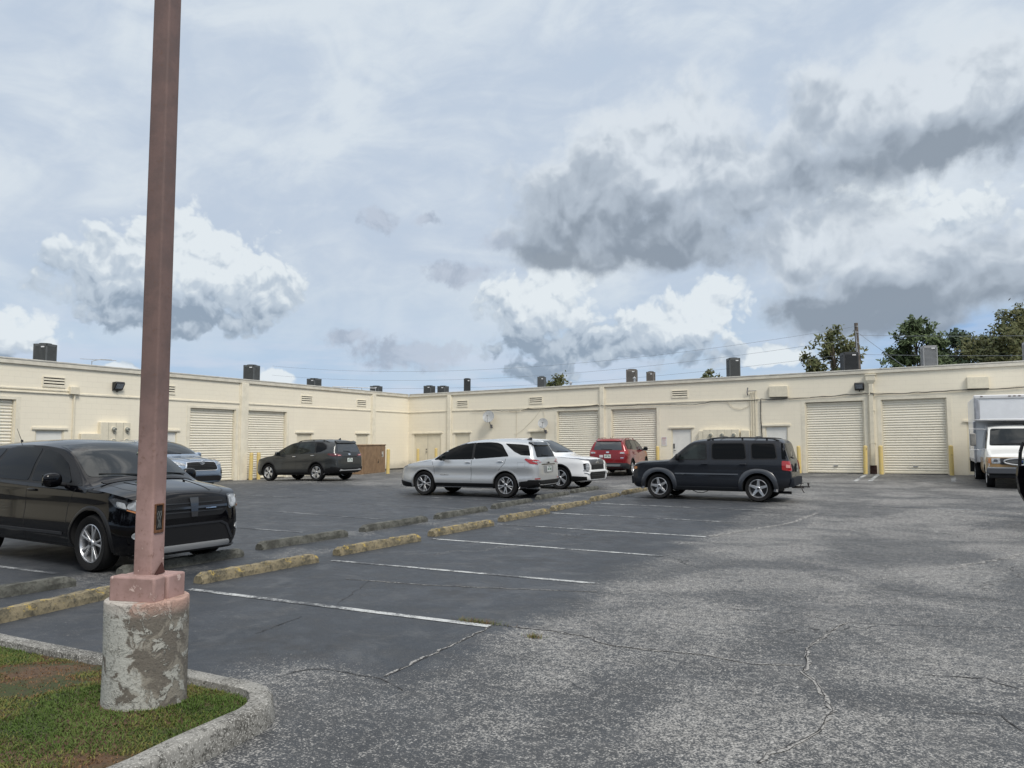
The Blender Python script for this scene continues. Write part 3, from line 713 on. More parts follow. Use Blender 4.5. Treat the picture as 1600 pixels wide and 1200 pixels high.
# fascia, coping, roof
for F, L in ((RWF, 46), (LWF, 46)):
    mb = MB(); F.box(mb, .09, L, 4.235, 4.375, -.25, .07); bp(mb.build('roof_fascia', M_FASC, bevel=.006))
    mb = MB(); F.box(mb, .11, L, 4.378, 4.43, -.30, .085); bp(mb.build('roof_coping', mat('coping_metal', (.60, .58, .52), rough=.5, var=.2, vscale=2), bevel=.008))
mb = MB(); c1 = RWF.p(0, 4.36, -.2); c2 = RWF.p(46, 4.36, -.2); c3 = RWF.p(46, 4.36, -18); c4 = RWF.p(-17, 4.36, -18)
mb.add([c1, c2, c3, c4], [(0, 1, 2, 3)]); mb.add([LWF.p(-.0, 4.355, -.2), LWF.p(46, 4.355, -.2), LWF.p(46, 4.355, -17), LWF.p(-18, 4.355, -17)], [(0, 1, 2, 3)])
bp(mb.build('roof', M_ROOFM))
# back and end walls
mb = MB(); RWF.box(mb, 45.8, 46.0, BASE, 4.2, -18, -.2); RWF.box(mb, -17, 46, BASE, 4.2, -18.2, -18); LWF.box(mb, 45.8, 46, BASE, 4.2, -17, -.2); LWF.box(mb, -18, 46, BASE, 4.2, -17.2, -17)
bp(mb.build('wall', M_WALL))
# string course and pilasters
RP = [2.95, 12.70, 35.3]; LP = [13.0, 3.35, 22.9 + .0]
def course(F, a, b, z=3.29, h=.05, d=.035):
    mb = MB(); F.box(mb, a, b, z, z + h, 0.0, d); bp(mb.build('string_course', M_TRIM))
course(RWF, .04, 2.93); course(RWF, 3.23, 4.6); course(RWF, 4.6, 8.4, 3.285, .03, .02); course(RWF, 8.4, 12.68); course(RWF, 12.98, 20.8)
course(LWF, .04, 3.33); course(LWF, 3.71, 12.88); course(LWF, 13.4, 21.1); course(LWF, 21.4, 30, 3.40, .04); course(LWF, 21.4, 30, 3.29, .03, .05)
for F, l in ((RWF, [(2.96, 3.20), (12.72, 12.96), (35.3, 35.6)]), (LWF, [(3.36, 3.68), (12.93, 13.35), (30.2, 30.5)])):
    for a, b in l:
        mb = MB(); F.box(mb, a, b, BASE, 4.232, .001, .10); o = bp(mb.build('pilaster', M_TRIM, bevel=.01))
        mb = MB(); F.box(mb, b + .001, b + .06, BASE, 4.232, .001, .03); q = mb.build('pilaster_joint', M_TRIM); q.parent = o
def downspout(F, s0, s1):
    c = (s0 + s1) / 2; zb = gzs(F, c) + .36
    mb = MB(); F.box(mb, c - .085, c + .085, zb, 3.86, .02, .13); o = bp(mb.build('downspout', M_BOXC, bevel=.012))
    mb = MB()
    F.box(mb, c - .22, c + .22, 4.14, 4.20, .005, .20); F.box(mb, c - .19, c + .19, 3.93, 4.14, .005, .18)
    vs = [F.p(c + x, 3.93, d) for x, d in ((-.19, .005), (.19, .005), (.19, .18), (-.19, .18))] + [F.p(c + x, 3.80, d) for x, d in ((-.1, .005), (.1, .005), (.1, .14), (-.1, .14))]
    mb.add(vs, [(0, 1, 2, 3), (4, 5, 6, 7)] + [(i, (i + 1) % 4, 4 + (i + 1) % 4, 4 + i) for i in range(4)])
    q = mb.build('leader_head', M_BOXC, bevel=.006); q.parent = o
    mb = MB()
    for z in (1.2, 2.6, 3.3): F.box(mb, c - .12, c + .12, z, z + .035, .002, .137)
    q = mb.build('strap', M_BOXC); q.parent = o
    mb = MB(); z = gzs(F, c); F.box(mb, c - .13, c + .13, z - .02, z + .36, .004, .10); q = mb.build('dark_outlet', mat('rusty_outlet', (.05, .022, .018), rough=.9, var=.4, vscale=9)); q.parent = o
downspout(RWF, 25.40, 25.77)
def vent(F, s0, s1, z0, z1):
    mb = MB()
    F.box(mb, s0 - .03, s1 + .03, z0 - .03, z0, .0, .03); F.box(mb, s0 - .03, s1 + .03, z1, z1 + .03, 0, .035)
    F.box(mb, s0 - .03, s0, z0, z1, 0, .03); F.box(mb, s1, s1 + .03, z0, z1, 0, .03)
    h = (z1 - z0) / 3
    for i in range(3):
        z = z0 + h * i
        vs = [F.p(s, z + dz, d) for s in (s0, s1) for dz, d in ((h * .02, .028), (h * .46, .028), (h * .62, .004), (h * .12, .004))]
        mb.add(vs, [(0, 1, 2, 3), (4, 7, 6, 5), (0, 4, 5, 1), (1, 5, 6, 2), (2, 6, 7, 3), (3, 7, 4, 0)])
    o = bp(mb.build('wall_vent', M_TRIM))
    b = MB(); F.box(b, s0, s1, z0, z1, -.0, .006); q = b.build('vent_opening', M_SLOT); q.parent = o
for s0, s1 in ((3.63, 4.34), (8.49, 9.25), (16.62, 17.38)): vent(RWF, s0, s1, 3.55, 3.86)
for s0, s1 in ((21.57, 22.32), (16.9, 17.6), (8.62, 9.38), (4.22, 4.97)): vent(LWF, s0, s1, 3.55, 3.85)
# dark foundation strip in the corner
mb = MB(); LWF.box(mb, .06, 3.3, -.16, .01, .001, .04); RWF.box(mb, .06, 2.9, -.16, .02, .001, .04)
bp(mb.build('foundation', mat('damp_concrete', (.09, .085, .075), rough=.95, var=.5, vscale=6)))

# things fixed to the walls
def wall_lamp(F, s, z, label):
    p = F.p(s, z, .01); t = thing('wall_lamp', label, 'wall lamp', p, F.ang(), 'dark flood lamps on the warehouse wall')
    mb = MB()
    vs = [(x, y, zz) for x in (-.19, .19) for (y, zz) in ((0, -.17), (0, .15), (-.20, .17), (-.24, .10), (-.10, -.13))]
    mb.add(vs, [(0, 1, 2, 3, 4), (9, 8, 7, 6, 5)] + [(i, 5 + i, 5 + (i + 1) % 5, (i + 1) % 5) for i in range(5)])
    mb.build('housing', M_BLK, t, bevel=.012)
    l = MB(); l.add([(-.145, -.245 + .012, .085), (.145, -.245 + .012, .085), (.145, -.126, -.095), (-.145, -.126, -.095)], [(0, 1, 2, 3)])
    l.build('lens', mat('ribbed_lens', (.28, .31, .35), rough=.12, coat=1, var=.5, vscale=30), t)
    k = MB(); k.tube([(0, 0, -.19), (0, -.08, -.20), (0, -.10, -.17)], .02, 8); k.build('photocell', M_BLK, t)
wall_lamp(RWF, 25.13, 3.68, 'black wall lamp left of the downspout between the two right roll-up doors')
wall_lamp(LWF, 19.52, 3.70, 'black wall lamp on the left wing, left of the pink lamp post')
def wall_box(F, s0, s1, z0, z1, d, name, label, cat, m=None, group=None):
    c = F.p((s0 + s1) / 2, (z0 + z1) / 2, .003); t = thing(name, label, cat, c, F.ang(), group)
    w, h = s1 - s0, z1 - z0; mb = MB(); mb.box((0, -d / 2, 0), (w, d, h)); mb.build('body', m or M_BOXC, t, bevel=.01)
    mb = MB(); mb.box((0, -d - .004, .0), (w * .94, .012, h * .92)); mb.build('cover', m or M_BOXC, t, bevel=.004)
    return t
def vent_cover(F, s0, s1, z0, z1, label):
    t = wall_box(F, s0, s1, z0, z1, .13, 'vent_hood', label, 'vent hood', group='blank hoods high on the right wall')
    mb = MB(); mb.box((0, -.06, -(z1 - z0) / 2 - .012), ((s1 - s0) * .95, .10, .02)); mb.build('opening', M_SLOT, t)
vent_cover(RWF, 21.29, 22.13, 3.36, 3.88, 'blank cream wall hood left of the two right roll-up doors, above the grey door')
vent_cover(RWF, 29.17, 29.95, 3.38, 3.87, 'blank cream wall hood above the white box truck')
def meter_bank(F, s0, s1, z0, z1, meters, label, extra=()):
    cs = (s0 + s1) / 2; cz = (z0 + z1) / 2
    t = thing('meter_bank', label, 'meter bank', F.p(cs, cz, .002), F.ang(), None)
    sx = 1 if F is RWF else -1
    mb = MB(); mb.box((0, -.09, 0), (s1 - s0, .18, z1 - z0)); mb.build('cabinet', M_BOXC, t, bevel=.01)
    for (a, b, c, d) in extra:
        mb = MB(); mb.box((sx * ((a + b) / 2 - cs), -.08, (c + d) / 2 - cz), (b - a, .16, d - c)); mb.build('cabinet', M_BOXC, t, bevel=.01)
    mb = MB()
    n = int((s1 - s0) / .3)
    for i in range(1, n): mb.box((-(s1 - s0) / 2 + i * (s1 - s0) / n, -.181, 0), (.008, .006, z1 - z0 - .02))
    mb.build('seam', mat('shadow_gap', (.25, .23, .18), rough=.9), t)
    for (s, z) in meters:
        x, zz = sx * (s - cs), z - cz; mb = MB(); mb.lathe([(0, -.30), (.055, -.30), (.075, -.27), (.078, -.20), (.09, -.195), (.09, -.16)], (x, 0, zz), 'Y', 20)
        o = mb.build('meter', mat('meter_glass', (.33, .34, .30), rough=.12, coat=1, var=.4, vscale=25), t, smooth=True)
        mb = MB(); mb.lathe([(.092, -.205), (.108, -.2), (.108, -.178), (.09, -.178)], (x, 0, zz), 'Y', 20); mb.build('ring', M_BOXC, o, smooth=True)
        mb = MB(); mb.box((x, -.302, zz + .01), (.06, .004, .035)); mb.build('dial', mat('meter_dial', (.06, .065, .06), rough=.4), o)
    mb = MB()
    for (s, z) in meters: mb.box((sx * (s - cs) + .01, -.183, z - cz - .15), (.03, .01, .05))
    mb.build('label_plate', M_BLK, t)
    return t
meter_bank(RWF, 18.18, 19.90, 1.15, 1.93, [(18.55, 1.66), (19.1, 1.66), (19.65, 1.66)], 'row of three round electric meters above the dark boxy suv', [(17.95, 18.17, 1.2, 1.86)])
wall_box(RWF, 19.97, 20.38, 1.15, 1.87, .16, 'switch_box', 'narrow cream switch box right of the three meters, above the dark boxy suv', 'switch box')
meter_bank(LWF, 18.99, 20.22, .9, 2.33, [(19.15, 2.07), (19.70, 2.07), (19.15, 1.62), (19.70, 1.62)], 'stepped cream bank of round electric meters left of the pink lamp post', [(20.22, 20.95, .9, 1.90)])
def pipe(F, pts, r, m, name, label, cat, group=None):
    mb = MB(); mb.tube([F.p(*p) for p in pts], r, 8); o = mb.build(name, m, smooth=True); tag(o, label, cat, group); return o
pipe(LWF, [(21.2, -.1, .05), (21.2, 3.36, .05)], .035, M_BOXC, 'conduit', 'vertical cream conduit under the small junction box on the left wall', 'conduit')
wall_box(LWF, 21.06, 21.40, 3.30, 3.58, .12, 'junction_box', 'small cream junction box left of the wall lamp on the left wall', 'junction box')
for i, (s, l) in enumerate([(20.44, 'thin cream conduit rising above the three meters, leftmost of three'), (20.54, 'thin cream conduit rising above the three meters, middle of three'), (20.66, 'thin cream conduit rising above the three meters, rightmost of three')]):
    pipe(RWF, [(s, 1.1, .04), (s, 3.62 + .05 * i, .04)], .018, M_BOXC, 'conduit', l, 'conduit', 'thin conduits above the meters')
mb = MB(); mb.tube([RWF.p(20.30, 3.52, .02), RWF.p(20.30, 3.62, .12), RWF.p(20.34, 3.86, .14)], .03, 8); mb.tube([RWF.p(20.34, 3.70, .12), RWF.p(20.72, 3.70, .10)], .018, 8)
tag(mb.build('service_mast', mat('weathered_grey', (.25, .25, .25), rough=.7), smooth=True), 'small grey service head on top of the thin conduits on the right wall', 'service head')
M_CAB = mat('black_cable_sheath', (.035, .034, .032), rough=.7); M_CABC = mat('painted_over_cable', (.56, .51, .40), rough=.8)
def cable(F, pts, r, m, label, sag=.0, group='cables along the warehouse walls'):
    out = []
    for (a, b) in zip(pts[:-1], pts[1:]):
        n = max(2, int(math.hypot(b[0] - a[0], b[1] - a[1]) / .15))
        for i in range(n):
            t = i / n; out.append((a[0] + (b[0] - a[0]) * t, a[1] + (b[1] - a[1]) * t - sag * math.sin(math.pi * t) + .01 * math.sin(a[0] * 7 + t * 9), a[2]))
    out.append(pts[-1]); mb = MB(); mb.tube([F.p(s, z, d) for s, z, d in out], r, 6); tag(mb.build('cable', m, smooth=True), label, 'cable', group)
D_ = .055
cable(RWF, [(4.6, 3.26, D_), (6.2, 3.28, D_), (7.0, 3.2, D_), (8.4, 3.24, D_), (9.9, 3.27, D_), (12.6, 3.30, D_), (12.84, 3.3, .13), (13.1, 3.27, D_), (14.8, 3.26, D_)], .014, M_CAB, 'dark cable sagging from above the upper satellite dish to the middle roll-up doors', .03)
cable(RWF, [(7.2, 3.16, D_), (8.4, 3.30, D_), (10.4, 3.33, D_), (12.6, 3.36, D_)], .016, M_CABC, 'thicker cream cable looping up between the two satellite dishes', .05)
cable(RWF, [(14.8, 3.27, D_), (16.6, 3.22, D_), (17.8, 3.17, D_), (18.6, 3.30, D_), (20.9, 3.28, D_)], .012, M_CAB, 'dark cable hanging under the ledge left of the blank hood', .03)
cable(RWF, [(20.9, 3.28, D_), (20.88, 2.4, .04), (20.94, 1.2, .04)], .022, M_CAB, 'black cable dropping straight down to the dark boxy suv roof', 0)
cable(RWF, [(20.9, 3.30, D_), (22.0, 3.28, .05), (23.2, 3.30, D_), (24.6, 3.36, D_), (25.35, 3.37, D_), (25.6, 3.36, .15), (25.85, 3.33, D_), (27.4, 3.34, D_), (28.6, 3.36, D_), (31.5, 3.38, D_), (36, 3.36, D_)], .018, M_CAB, 'long dark cable above the two right roll-up doors', .025)
cable(RWF, [(22.1, 3.34, D_), (23.6, 3.33, D_), (25.3, 3.42, D_), (25.6, 3.41, .15), (25.85, 3.38, D_), (28.2, 3.32, D_), (31.0, 3.42, D_)], .010, M_CABC, 'thin pale cable beside the long dark one above the two right roll-up doors', .05)
cable(RWF, [(9.3, 3.35, .03), (9.42, 2.7, .03)], .008, M_CABC, 'thin wire dropping to the lower satellite dish', 0)
cable(RWF, [(7.63, 3.22, .02), (7.63, .5, .02)], .008, M_CABC, 'thin vertical wire between the two satellite dishes', 0)
cable(RWF, [(9.2, 3.2, .02), (8.0, 2.1, .02), (7.5, 1.9, .02)], .006, M_CABC, 'thin slanting wire left of the lower satellite dish', .06)
cable(RWF, [(19.3, 3.25, .03), (19.6, 2.95, .03), (20.0, 2.85, .03), (20.35, 3.0, .03), (20.3, 3.25, .03)], .009, M_CABC, 'looped thin wire left of the thin conduits on the right wall', 0)
def dish(s, z, r, label, ts):
    p = RWF.p(s, z, .04); t = thing('satellite_dish', label, 'satellite dish', p, RWF.ang(), 'satellite dishes on the right wall')
    rot = Matrix.Rotation(R(ts), 3, 'Z') @ Matrix.Rotation(R(-22), 3, 'X')
    mb = MB(); n = 28
    for k, dy in ((0, 0), (1, .008)):
        prof = [(.001, .0)] + [(r * i / 6, -.16 * (i / 6) ** 2 * r * 1.2) for i in range(1, 7)]
        o = len(mb.v); mb.lathe([(a, b + dy) for a, b in prof], axis='Y', n=n)
        mb.v[o:] = [tuple(rot @ Vector((x, y, q * 1.08)) + Vector((.0, -.32, .0))) for x, y, q in mb.v[o:]]
    mb.build('reflector', mat('dish_grey', (.36, .37, .37), rough=.5, var=.25, vscale=8), t, smooth=True)
    a = MB(); c = Vector((0, -.32, 0)); f = rot @ Vector((0, -r * 1.25, -r * .25)) + c; low = rot @ Vector((0, -.02, -r * .95)) + c
    a.tube([low, low + Vector((0, -.05, -.03)), f], .012, 6); a.build('feed_arm', M_GALV, t)
    a = MB(); a.tube([f, f + rot @ Vector((0, .09, .02))], [.035, .045], 10); a.tube([f + Vector((-.06, .03, 0)), f + Vector((.06, .03, 0))], .03, 8); a.build('receiver', mat('receiver_grey', (.35, .35, .34), rough=.5), t)
    a = MB(); a.tube([c + rot @ Vector((0, .03, -.05)), (0, -.20, -r * 1.1), (0, -.06, -r * 1.55), (0, 0, -r * 1.55)], .022, 8)
    a.tube([(0, -.16, -r * 1.2), (.10, -.02, -r * 1.9)], .012, 6); a.tube([(0, -.16, -r * 1.2), (-.10, -.02, -r * 1.8)], .012, 6); a.box((0, -.015, -r * 1.6), (.12, .02, .2))
    a.build('mount', mat('mount_grey', (.14, .14, .15), rough=.6), t)
dish(6.02, 2.88, .33, 'large grey satellite dish on the wall above the silver suv', 20)
dish(9.50, 2.43, .27, 'smaller spotted satellite dish left of the middle roll-up door', 24)
def notice(F, s0, s1, z0, z1):
    t = thing('wall_notice', 'small white printed notice left of the white door with black lock', 'notice', F.p((s0 + s1) / 2, (z0 + z1) / 2, .014), F.ang())
    w, h = s1 - s0, z1 - z0; mb = MB(); mb.box((0, 0, 0), (w, .008, h)); mb.build('board', mat('white_sign_board', (.72, .71, .68), rough=.5), t)
    mb = MB(); mb.box((0, -.006, h * .36), (w * .75, .003, h * .10))
    for i in range(5): mb.box((-.02 + .01 * (i % 2), -.006, h * .20 - i * h * .13), (w * (.72 - .1 * (i % 3)), .003, h * .035))
    mb.build('red_print', mat('faded_red_print', (.45, .20, .20), rough=.6), t)
notice(RWF, 16.03, 16.31, 1.18, 1.62)

# bollards
def bol_m(T, bs, P):
    n = T.noise(P, 5, 5, .65); g = T.noise(P, 22, 4, .7); oi = T.new('ShaderNodeObjectInfo').outputs['Random']
    Pp = T.v('ADD', P, T.cxyz(T.m('MULTIPLY', oi, 40), 0, 0))
    c = T.mix(T.sm(n, .35, .65), (.66, .50, .17), (.60, .46, .20))
    c = T.mix(T.m('MULTIPLY', T.sm(T.noise(Pp, 7, 5, .7), .64, .67), .9), c, (.06, .04, .03))
    c = T.mix(T.m('MULTIPLY', T.sm(g, .5, .7), .3), c, (.42, .33, .14))
    T.put(bs.inputs['Base Color'], c)
M_BOL = mat('yellow_bollard_paint', (.65, .5, .18), rough=.6, custom=bol_m)
mb = MB(); mb.lathe([(.085, -.1), (.085, 1.165), (.082, 1.185), (.07, 1.205), (.04, 1.218), (0, 1.222)], n=20)
bol0 = mb.build('bollard', M_BOL, smooth=True)
BL = [(LWF, 13.00, .38, 'faded yellow bollard left of the pair between the left roll-up doors'), (LWF, 12.50, .36, 'faded yellow bollard right of the pair between the left roll-up doors'),
      (None, (-22.6, 31.35), 0, 'faded yellow bollard at the right end of the brown metal cabinet'),
      (RWF, 1.15, .5, 'pale yellow bollard before the wide cream door, left one, behind the silver suv hood'), (RWF, 2.48, .5, 'pale yellow bollard before the wide cream door, right one, above the silver suv'),
      (RWF, 15.95, .36, 'yellow bollard right of the red suv beside the white notice'), (RWF, 22.60, .36, 'yellow bollard behind the tail of the dark boxy suv'),
      (RWF, 25.30, .36, 'yellow bollard just left of the downspout outlet'), (RWF, 25.92, .36, 'yellow bollard with black scrape, just right of the downspout outlet'), (RWF, 28.52, .36, 'deep yellow bollard right of the rightmost roll-up door')]
for i, (F, s, d, l) in enumerate(BL):
    o = bol0 if i == 0 else bol0.copy()
    if i: COL.objects.link(o)
    q = F.p(s, 0, d) if F else Vector((*s, 0)); o.location = (q.x, q.y, gz(q.x, q.y)); tag(o, l, 'bollard', 'yellow steel bollards along the walls')
    o.rotation_euler = (R(random.uniform(-1, 1)), R(random.uniform(-1, 1)), random.uniform(0, 6))
# brown transformer cabinet
def cabinet():
    t = thing('transformer_cabinet', 'brown metal transformer cabinet against the left wall behind the dark grey suv', 'cabinet', (-24.48, 31.81, gz(-24, 31.5)), R(13.4))
    MBn = mat('brown_cabinet_paint', (.26, .165, .095), rough=.6, var=.22, vscale=3)
    mb = MB(); mb.box((0, 0, .72), (1.2, 2.95, 1.44)); mb.build('body', MBn, t, bevel=.015)
    mb = MB(); mb.box((0, 0, 1.465), (1.26, 3.0, .05)); mb.build('lid', MBn, t, bevel=.012)
    mb = MB(); mb.box((0, 0, -.02), (1.5, 3.2, .1)); mb.build('concrete_pad', mat('pad_concrete', (.3, .29, .27), rough=.95, var=.4, vscale=5), t)
    for y, w in ((-.50, 1.52), (.86, 1.14)):
        mb = MB(); mb.box((.606, y, .72), (.025, w, 1.34)); d = mb.build('door', MBn, t, bevel=.006)
    mb = MB(); mb.tube([(.63, .45, .55), (.66, .45, .57), (.66, .45, .72)], .014, 6); mb.box((.63, .45, .58), (.03, .05, .09)); mb.build('handle', M_BLK, t)
    mb = MB(); mb.box((.622, 1.05, .98), (.006, .22, .28)); mb.build('warning_label', mat('worn_label', (.55, .53, .48), rough=.6, var=.3, vscale=12), t)
    mb = MB(); mb.box((.627, .98, .93), (.006, .09, .10)); mb.build('label_mark', M_BLK, t)
    mb = MB(); mb.box((0, -1.485, .72), (1.1, .03, 1.34)); mb.build('side_panel', MBn, t, bevel=.006)
cabinet()

# rooftop condensers
M_ACD = mat('dark_grey_condenser', (.075, .08, .08), rough=.55, var=.15, vscale=3); M_ACB = mat('brown_grey_condenser', (.15, .135, .12), rough=.55, var=.15, vscale=3)
M_ACK = mat('near_black_condenser', (.03, .032, .034), rough=.55, var=.15, vscale=3); M_ACG = mat('pale_grey_condenser', (.26, .265, .27), rough=.55, var=.15, vscale=3)
M_ACI = mat('condenser_inside', (.02, .022, .024), rough=.8)
def condenser(x, y, top, base, w, m, rz, label, fins='v', lid=True):
    h = top - base; t = thing('roof_condenser', label, 'air conditioner', (x, y, base), R(rz), 'air conditioning condensers on the roof')
    mb = MB(); mb.box((0, 0, h / 2), (w * .90, w * .90, h - .06)); mb.build('coil', M_ACI if fins == 'v' else m, t)
    mb = MB(); mb.box((0, 0, .03), (w, w, .06)); mb.box((0, 0, h - .05), (w, w, .10))
    for sx in (-1, 1):
        for sy in (-1, 1): mb.box((sx * (w / 2 - .025), sy * (w / 2 - .025), h / 2), (.05, .05, h))
    mb.build('frame', m, t, bevel=.008)
    mb = MB()
    if fins == 'v':
        n = 11
        for i in range(1, n):
            q = -w / 2 + i * w / n
            for s in (-1, 1): mb.box((q, s * (w / 2 - .012), h / 2), (.028, .018, h - .1)); mb.box((s * (w / 2 - .012), q, h / 2), (.018, .028, h - .1))
    else:
        n = int(h / .055)
        for i in range(1, n):
            z = i * h / n
            for s in (-1, 1): mb.box((0, s * (w / 2 - .012), z), (w - .1, .02, .022)); mb.box((s * (w / 2 - .012), 0, z), (.02, w - .1, .022))
    mb.build('grille', m, t)
    mb = MB(); mb.lathe([(w * .38, h), (w * .38, h + .03), (w * .1, h + .045), (0, h + .045)], n=20); mb.build('fan_guard', M_ACI, t, smooth=True)
    mb = MB(); mb.box((w * .2, -w / 2 - .004, h - .13), (w * .24, .012, .05)); mb.build('badge', mat('badge_silver', (.6, .6, .6), rough=.4), t)
    return t
ZL = 4.36
U = [(-30.65, 19.08, 5.52, .80, M_ACD, 20, 'v', 'dark grey rooftop condenser at the far left, left of the pink lamp post'), (-29.83, 29.37, 5.52, .82, M_ACD, 15, 'v', 'dark grey rooftop condenser above the left pair of roll-up doors'),
     (-32.92, 37.68, 5.52, .88, M_ACD, 0, 'v', 'low-looking dark condenser on the left roof, between the lamp post side and the corner'), (-33.3, 44.67, 5.50, .9, M_ACD, 10, 'v', 'grey condenser half hidden behind a pipe frame near the roof corner'),
     (-29.9, 46.38, 5.52, .82, M_ACD, 0, 'v', 'dark condenser right of the roof corner, left one of the touching pair'), (-29.02, 46.82, 5.50, .82, M_ACD, 0, 'v', 'dark condenser right of the roof corner, right one of the touching pair'),
     (-24.27, 42.03, 5.52, .58, M_ACK, 30, 'h', 'narrow black condenser standing alone above the wide cream door'), (-19.39, 42.68, 5.51, .60, M_ACD, 10, 'v', 'small dark condenser next to a small tree top above the roof'),
     (-13.0, 40.6, 5.52, .76, M_ACB, 10, 'h', 'brown-grey condenser above the middle pilaster, larger of two'), (-12.4, 42.2, 5.50, .56, M_ACB, 0, 'h', 'brown-grey condenser above the middle roll-up door, smaller of two'),
     (-7.28, 39.2, 5.74, .74, M_ACD, 28, 'v', 'tall dark condenser above the three electric meters'), (-1.96, 39.4, 5.77, .90, M_ACK, 18, 'h', 'black louvred condenser in front of the leaning utility pole'),
     (1.4, 40.74, 6.05, .82, M_ACG, 10, 'h', 'pale grey louvred condenser in front of the big tree'), (5.53, 41.5, 6.1, .84, M_ACG, 5, 'h', 'pale condenser cut by the right photo edge')]
for (x, y, top, w, m, rz, f, l) in U:
    b = ZL + (.0125 * (x + 26.5) if x > -26.5 else 0); condenser(x, y, top, b, w * .74, m, rz, l, f)
# low pipe frame and flues on the roof near the corner
mb = MB(); F = LWF
for (a, b) in [((-34.6, 41.5), (-33.0, 44.2))]:
    for z in (5.05, 5.32): mb.tube([(a[0], a[1], z), (b[0], b[1], z)], .03, 6)
    for k in range(4):
        x = a[0] + (b[0] - a[0]) * k / 3; y = a[1] + (b[1] - a[1]) * k / 3; mb.tube([(x, y, 4.36), (x, y, 5.32)], .025, 6)
tag(mb.build('roof_rail', M_GALV), 'low galvanised pipe frame on the roof near the corner', 'pipe frame')
def flue(x, y, h, r, l):
    b = ZL + (.0125 * (x + 26.5) if x > -26.5 else 0); mb = MB(); mb.lathe([(r, -.02), (r, h), (r * 1.8, h), (r * 1.8, h + .05), (0, h + .12)], n=14)
    o = mb.build('roof_flue', M_GALV, smooth=True, angle=40); o.location = (x, y, b); tag(o, l, 'roof flue', 'small flues on the roof')
flue(-12.6, 39.8, .42, .05, 'tiny flue between the two brown-grey condensers'); flue(-17.0, 41.5, .48, .06, 'tiny flue right of the small tree top'); flue(-33.5, 38.9, .35, .09, 'stubby flue right of the low-looking condenser on the left roof')
# gooseneck antenna on the left roof
mb = MB(); mb.tube([(-28.9, 19.9, 4.36), (-28.9, 19.9, 4.83), (-28.85, 20.2, 4.93), (-28.8, 20.7, 4.95)], .02, 6); mb.tube([(-28.9, 19.4, 4.88), (-28.8, 20.9, 4.94)], .012, 5)
tag(mb.build('antenna', M_GALV), 'bent metal antenna on the left roof, right of the leftmost condenser', 'antenna')
# ------------------------------------------------------------------ vehicles
def pchip(tab):
    tab = sorted(tab); xs = [a for a, _ in tab]; ys = [b for _, b in tab]; n = len(xs)
    h = [xs[i + 1] - xs[i] for i in range(n - 1)]; d = [(ys[i + 1] - ys[i]) / h[i] for i in range(n - 1)]; m = [0] * n
    m[0] = d[0]; m[-1] = d[-1]
    for i in range(1, n - 1):
        if d[i - 1] * d[i] <= 0: m[i] = 0
        else:
            w1, w2 = 2 * h[i] + h[i - 1], h[i] + 2 * h[i - 1]; m[i] = (w1 + w2) / (w1 / d[i - 1] + w2 / d[i])
    def f(x):
        if x <= xs[0]: return ys[0]
        if x >= xs[-1]: return ys[-1]
        i = 0
        while xs[i + 1] < x: i += 1
        t = (x - xs[i]) / h[i]
        return ((1 + 2 * t) * (1 - t) ** 2 * ys[i] + t * (1 - t) ** 2 * h[i] * m[i] + t * t * (3 - 2 * t) * ys[i + 1] + t * t * (t - 1) * h[i] * m[i + 1])
    return f
M_TYRE = mat('tyre_rubber', (.009, .009, .0095), rough=.8, spec=.25, bump=.3, bscale=60); M_RIMS = mat('bright_alloy', (.62, .63, .65), rough=.28, metal=.85)
M_RIMD = mat('dark_alloy_inner', (.03, .03, .033), rough=.5, metal=.3); M_CHR = mat('chrome', (.75, .76, .78), rough=.12, metal=1.0)
M_GLS = mat('tinted_glass', (.002, .0025, .003), rough=.03, spec=.14); M_GLSC = mat('windscreen_glass', (.008, .011, .012), rough=.03, spec=.42)
M_GLSL = mat('clear_side_glass', (.018, .024, .023), rough=.03, spec=.35, var=.7, vscale=2.6)
M_TRB = mat('black_plastic_trim', (.009, .009, .010), rough=.5, spec=.3); M_TRG = mat('grey_plastic_trim', (.022, .024, .028), rough=.5)
M_RED = mat('red_lamp_lens', (.30, .010, .012), rough=.10, coat=1.0); M_REDK = mat('dark_red_lamp_lens', (.09, .008, .012), rough=.10, coat=1.0)
M_LENS = mat('clear_lamp_lens', (.42, .44, .46), rough=.12, coat=1.0, var=.55, vscale=14); M_LENSD = mat('smoked_lamp_lens', (.035, .037, .04), rough=.08, coat=1.0)
M_AMB = mat('amber_lens', (.38, .14, .03), rough=.2, coat=1.0); M_SILT = mat('silver_plastic', (.45, .46, .47), rough=.35, metal=.5)
M_PLT = mat('plate_white', (.62, .64, .62), rough=.45); M_PLTG = mat('plate_print', (.06, .16, .10), rough=.5); M_SHUT = mat('panel_gap', (.006, .006, .007), rough=.9)
M_WELL = mat('wheel_well', (.010, .010, .011), rough=.9)
def paint_m(name, c, metal=.0, rough=.35, coat=.85, spec=.2, dust=.14):
    def f(T, bs, P):
        oi = T.noise(P, 220, 1, .5); n = T.noise(P, 1.5, 4, .6); Z = T.xyz(P)[2]
        col = T.mix(T.sm(T.m('ADD', Z, T.m('MULTIPLY', n, .35)), .50, .30, 0, dust), c, (.16, .145, .12))
        T.put(bs.inputs['Base Color'], col)
        T.put(bs.inputs['Roughness'], T.sm(oi, .3, .7, rough - .04, rough + .04))
        bs.inputs['Coat Roughness'].default_value = .035
    return mat(name, c, rough=rough, metal=metal, coat=coat, spec=spec, custom=f)

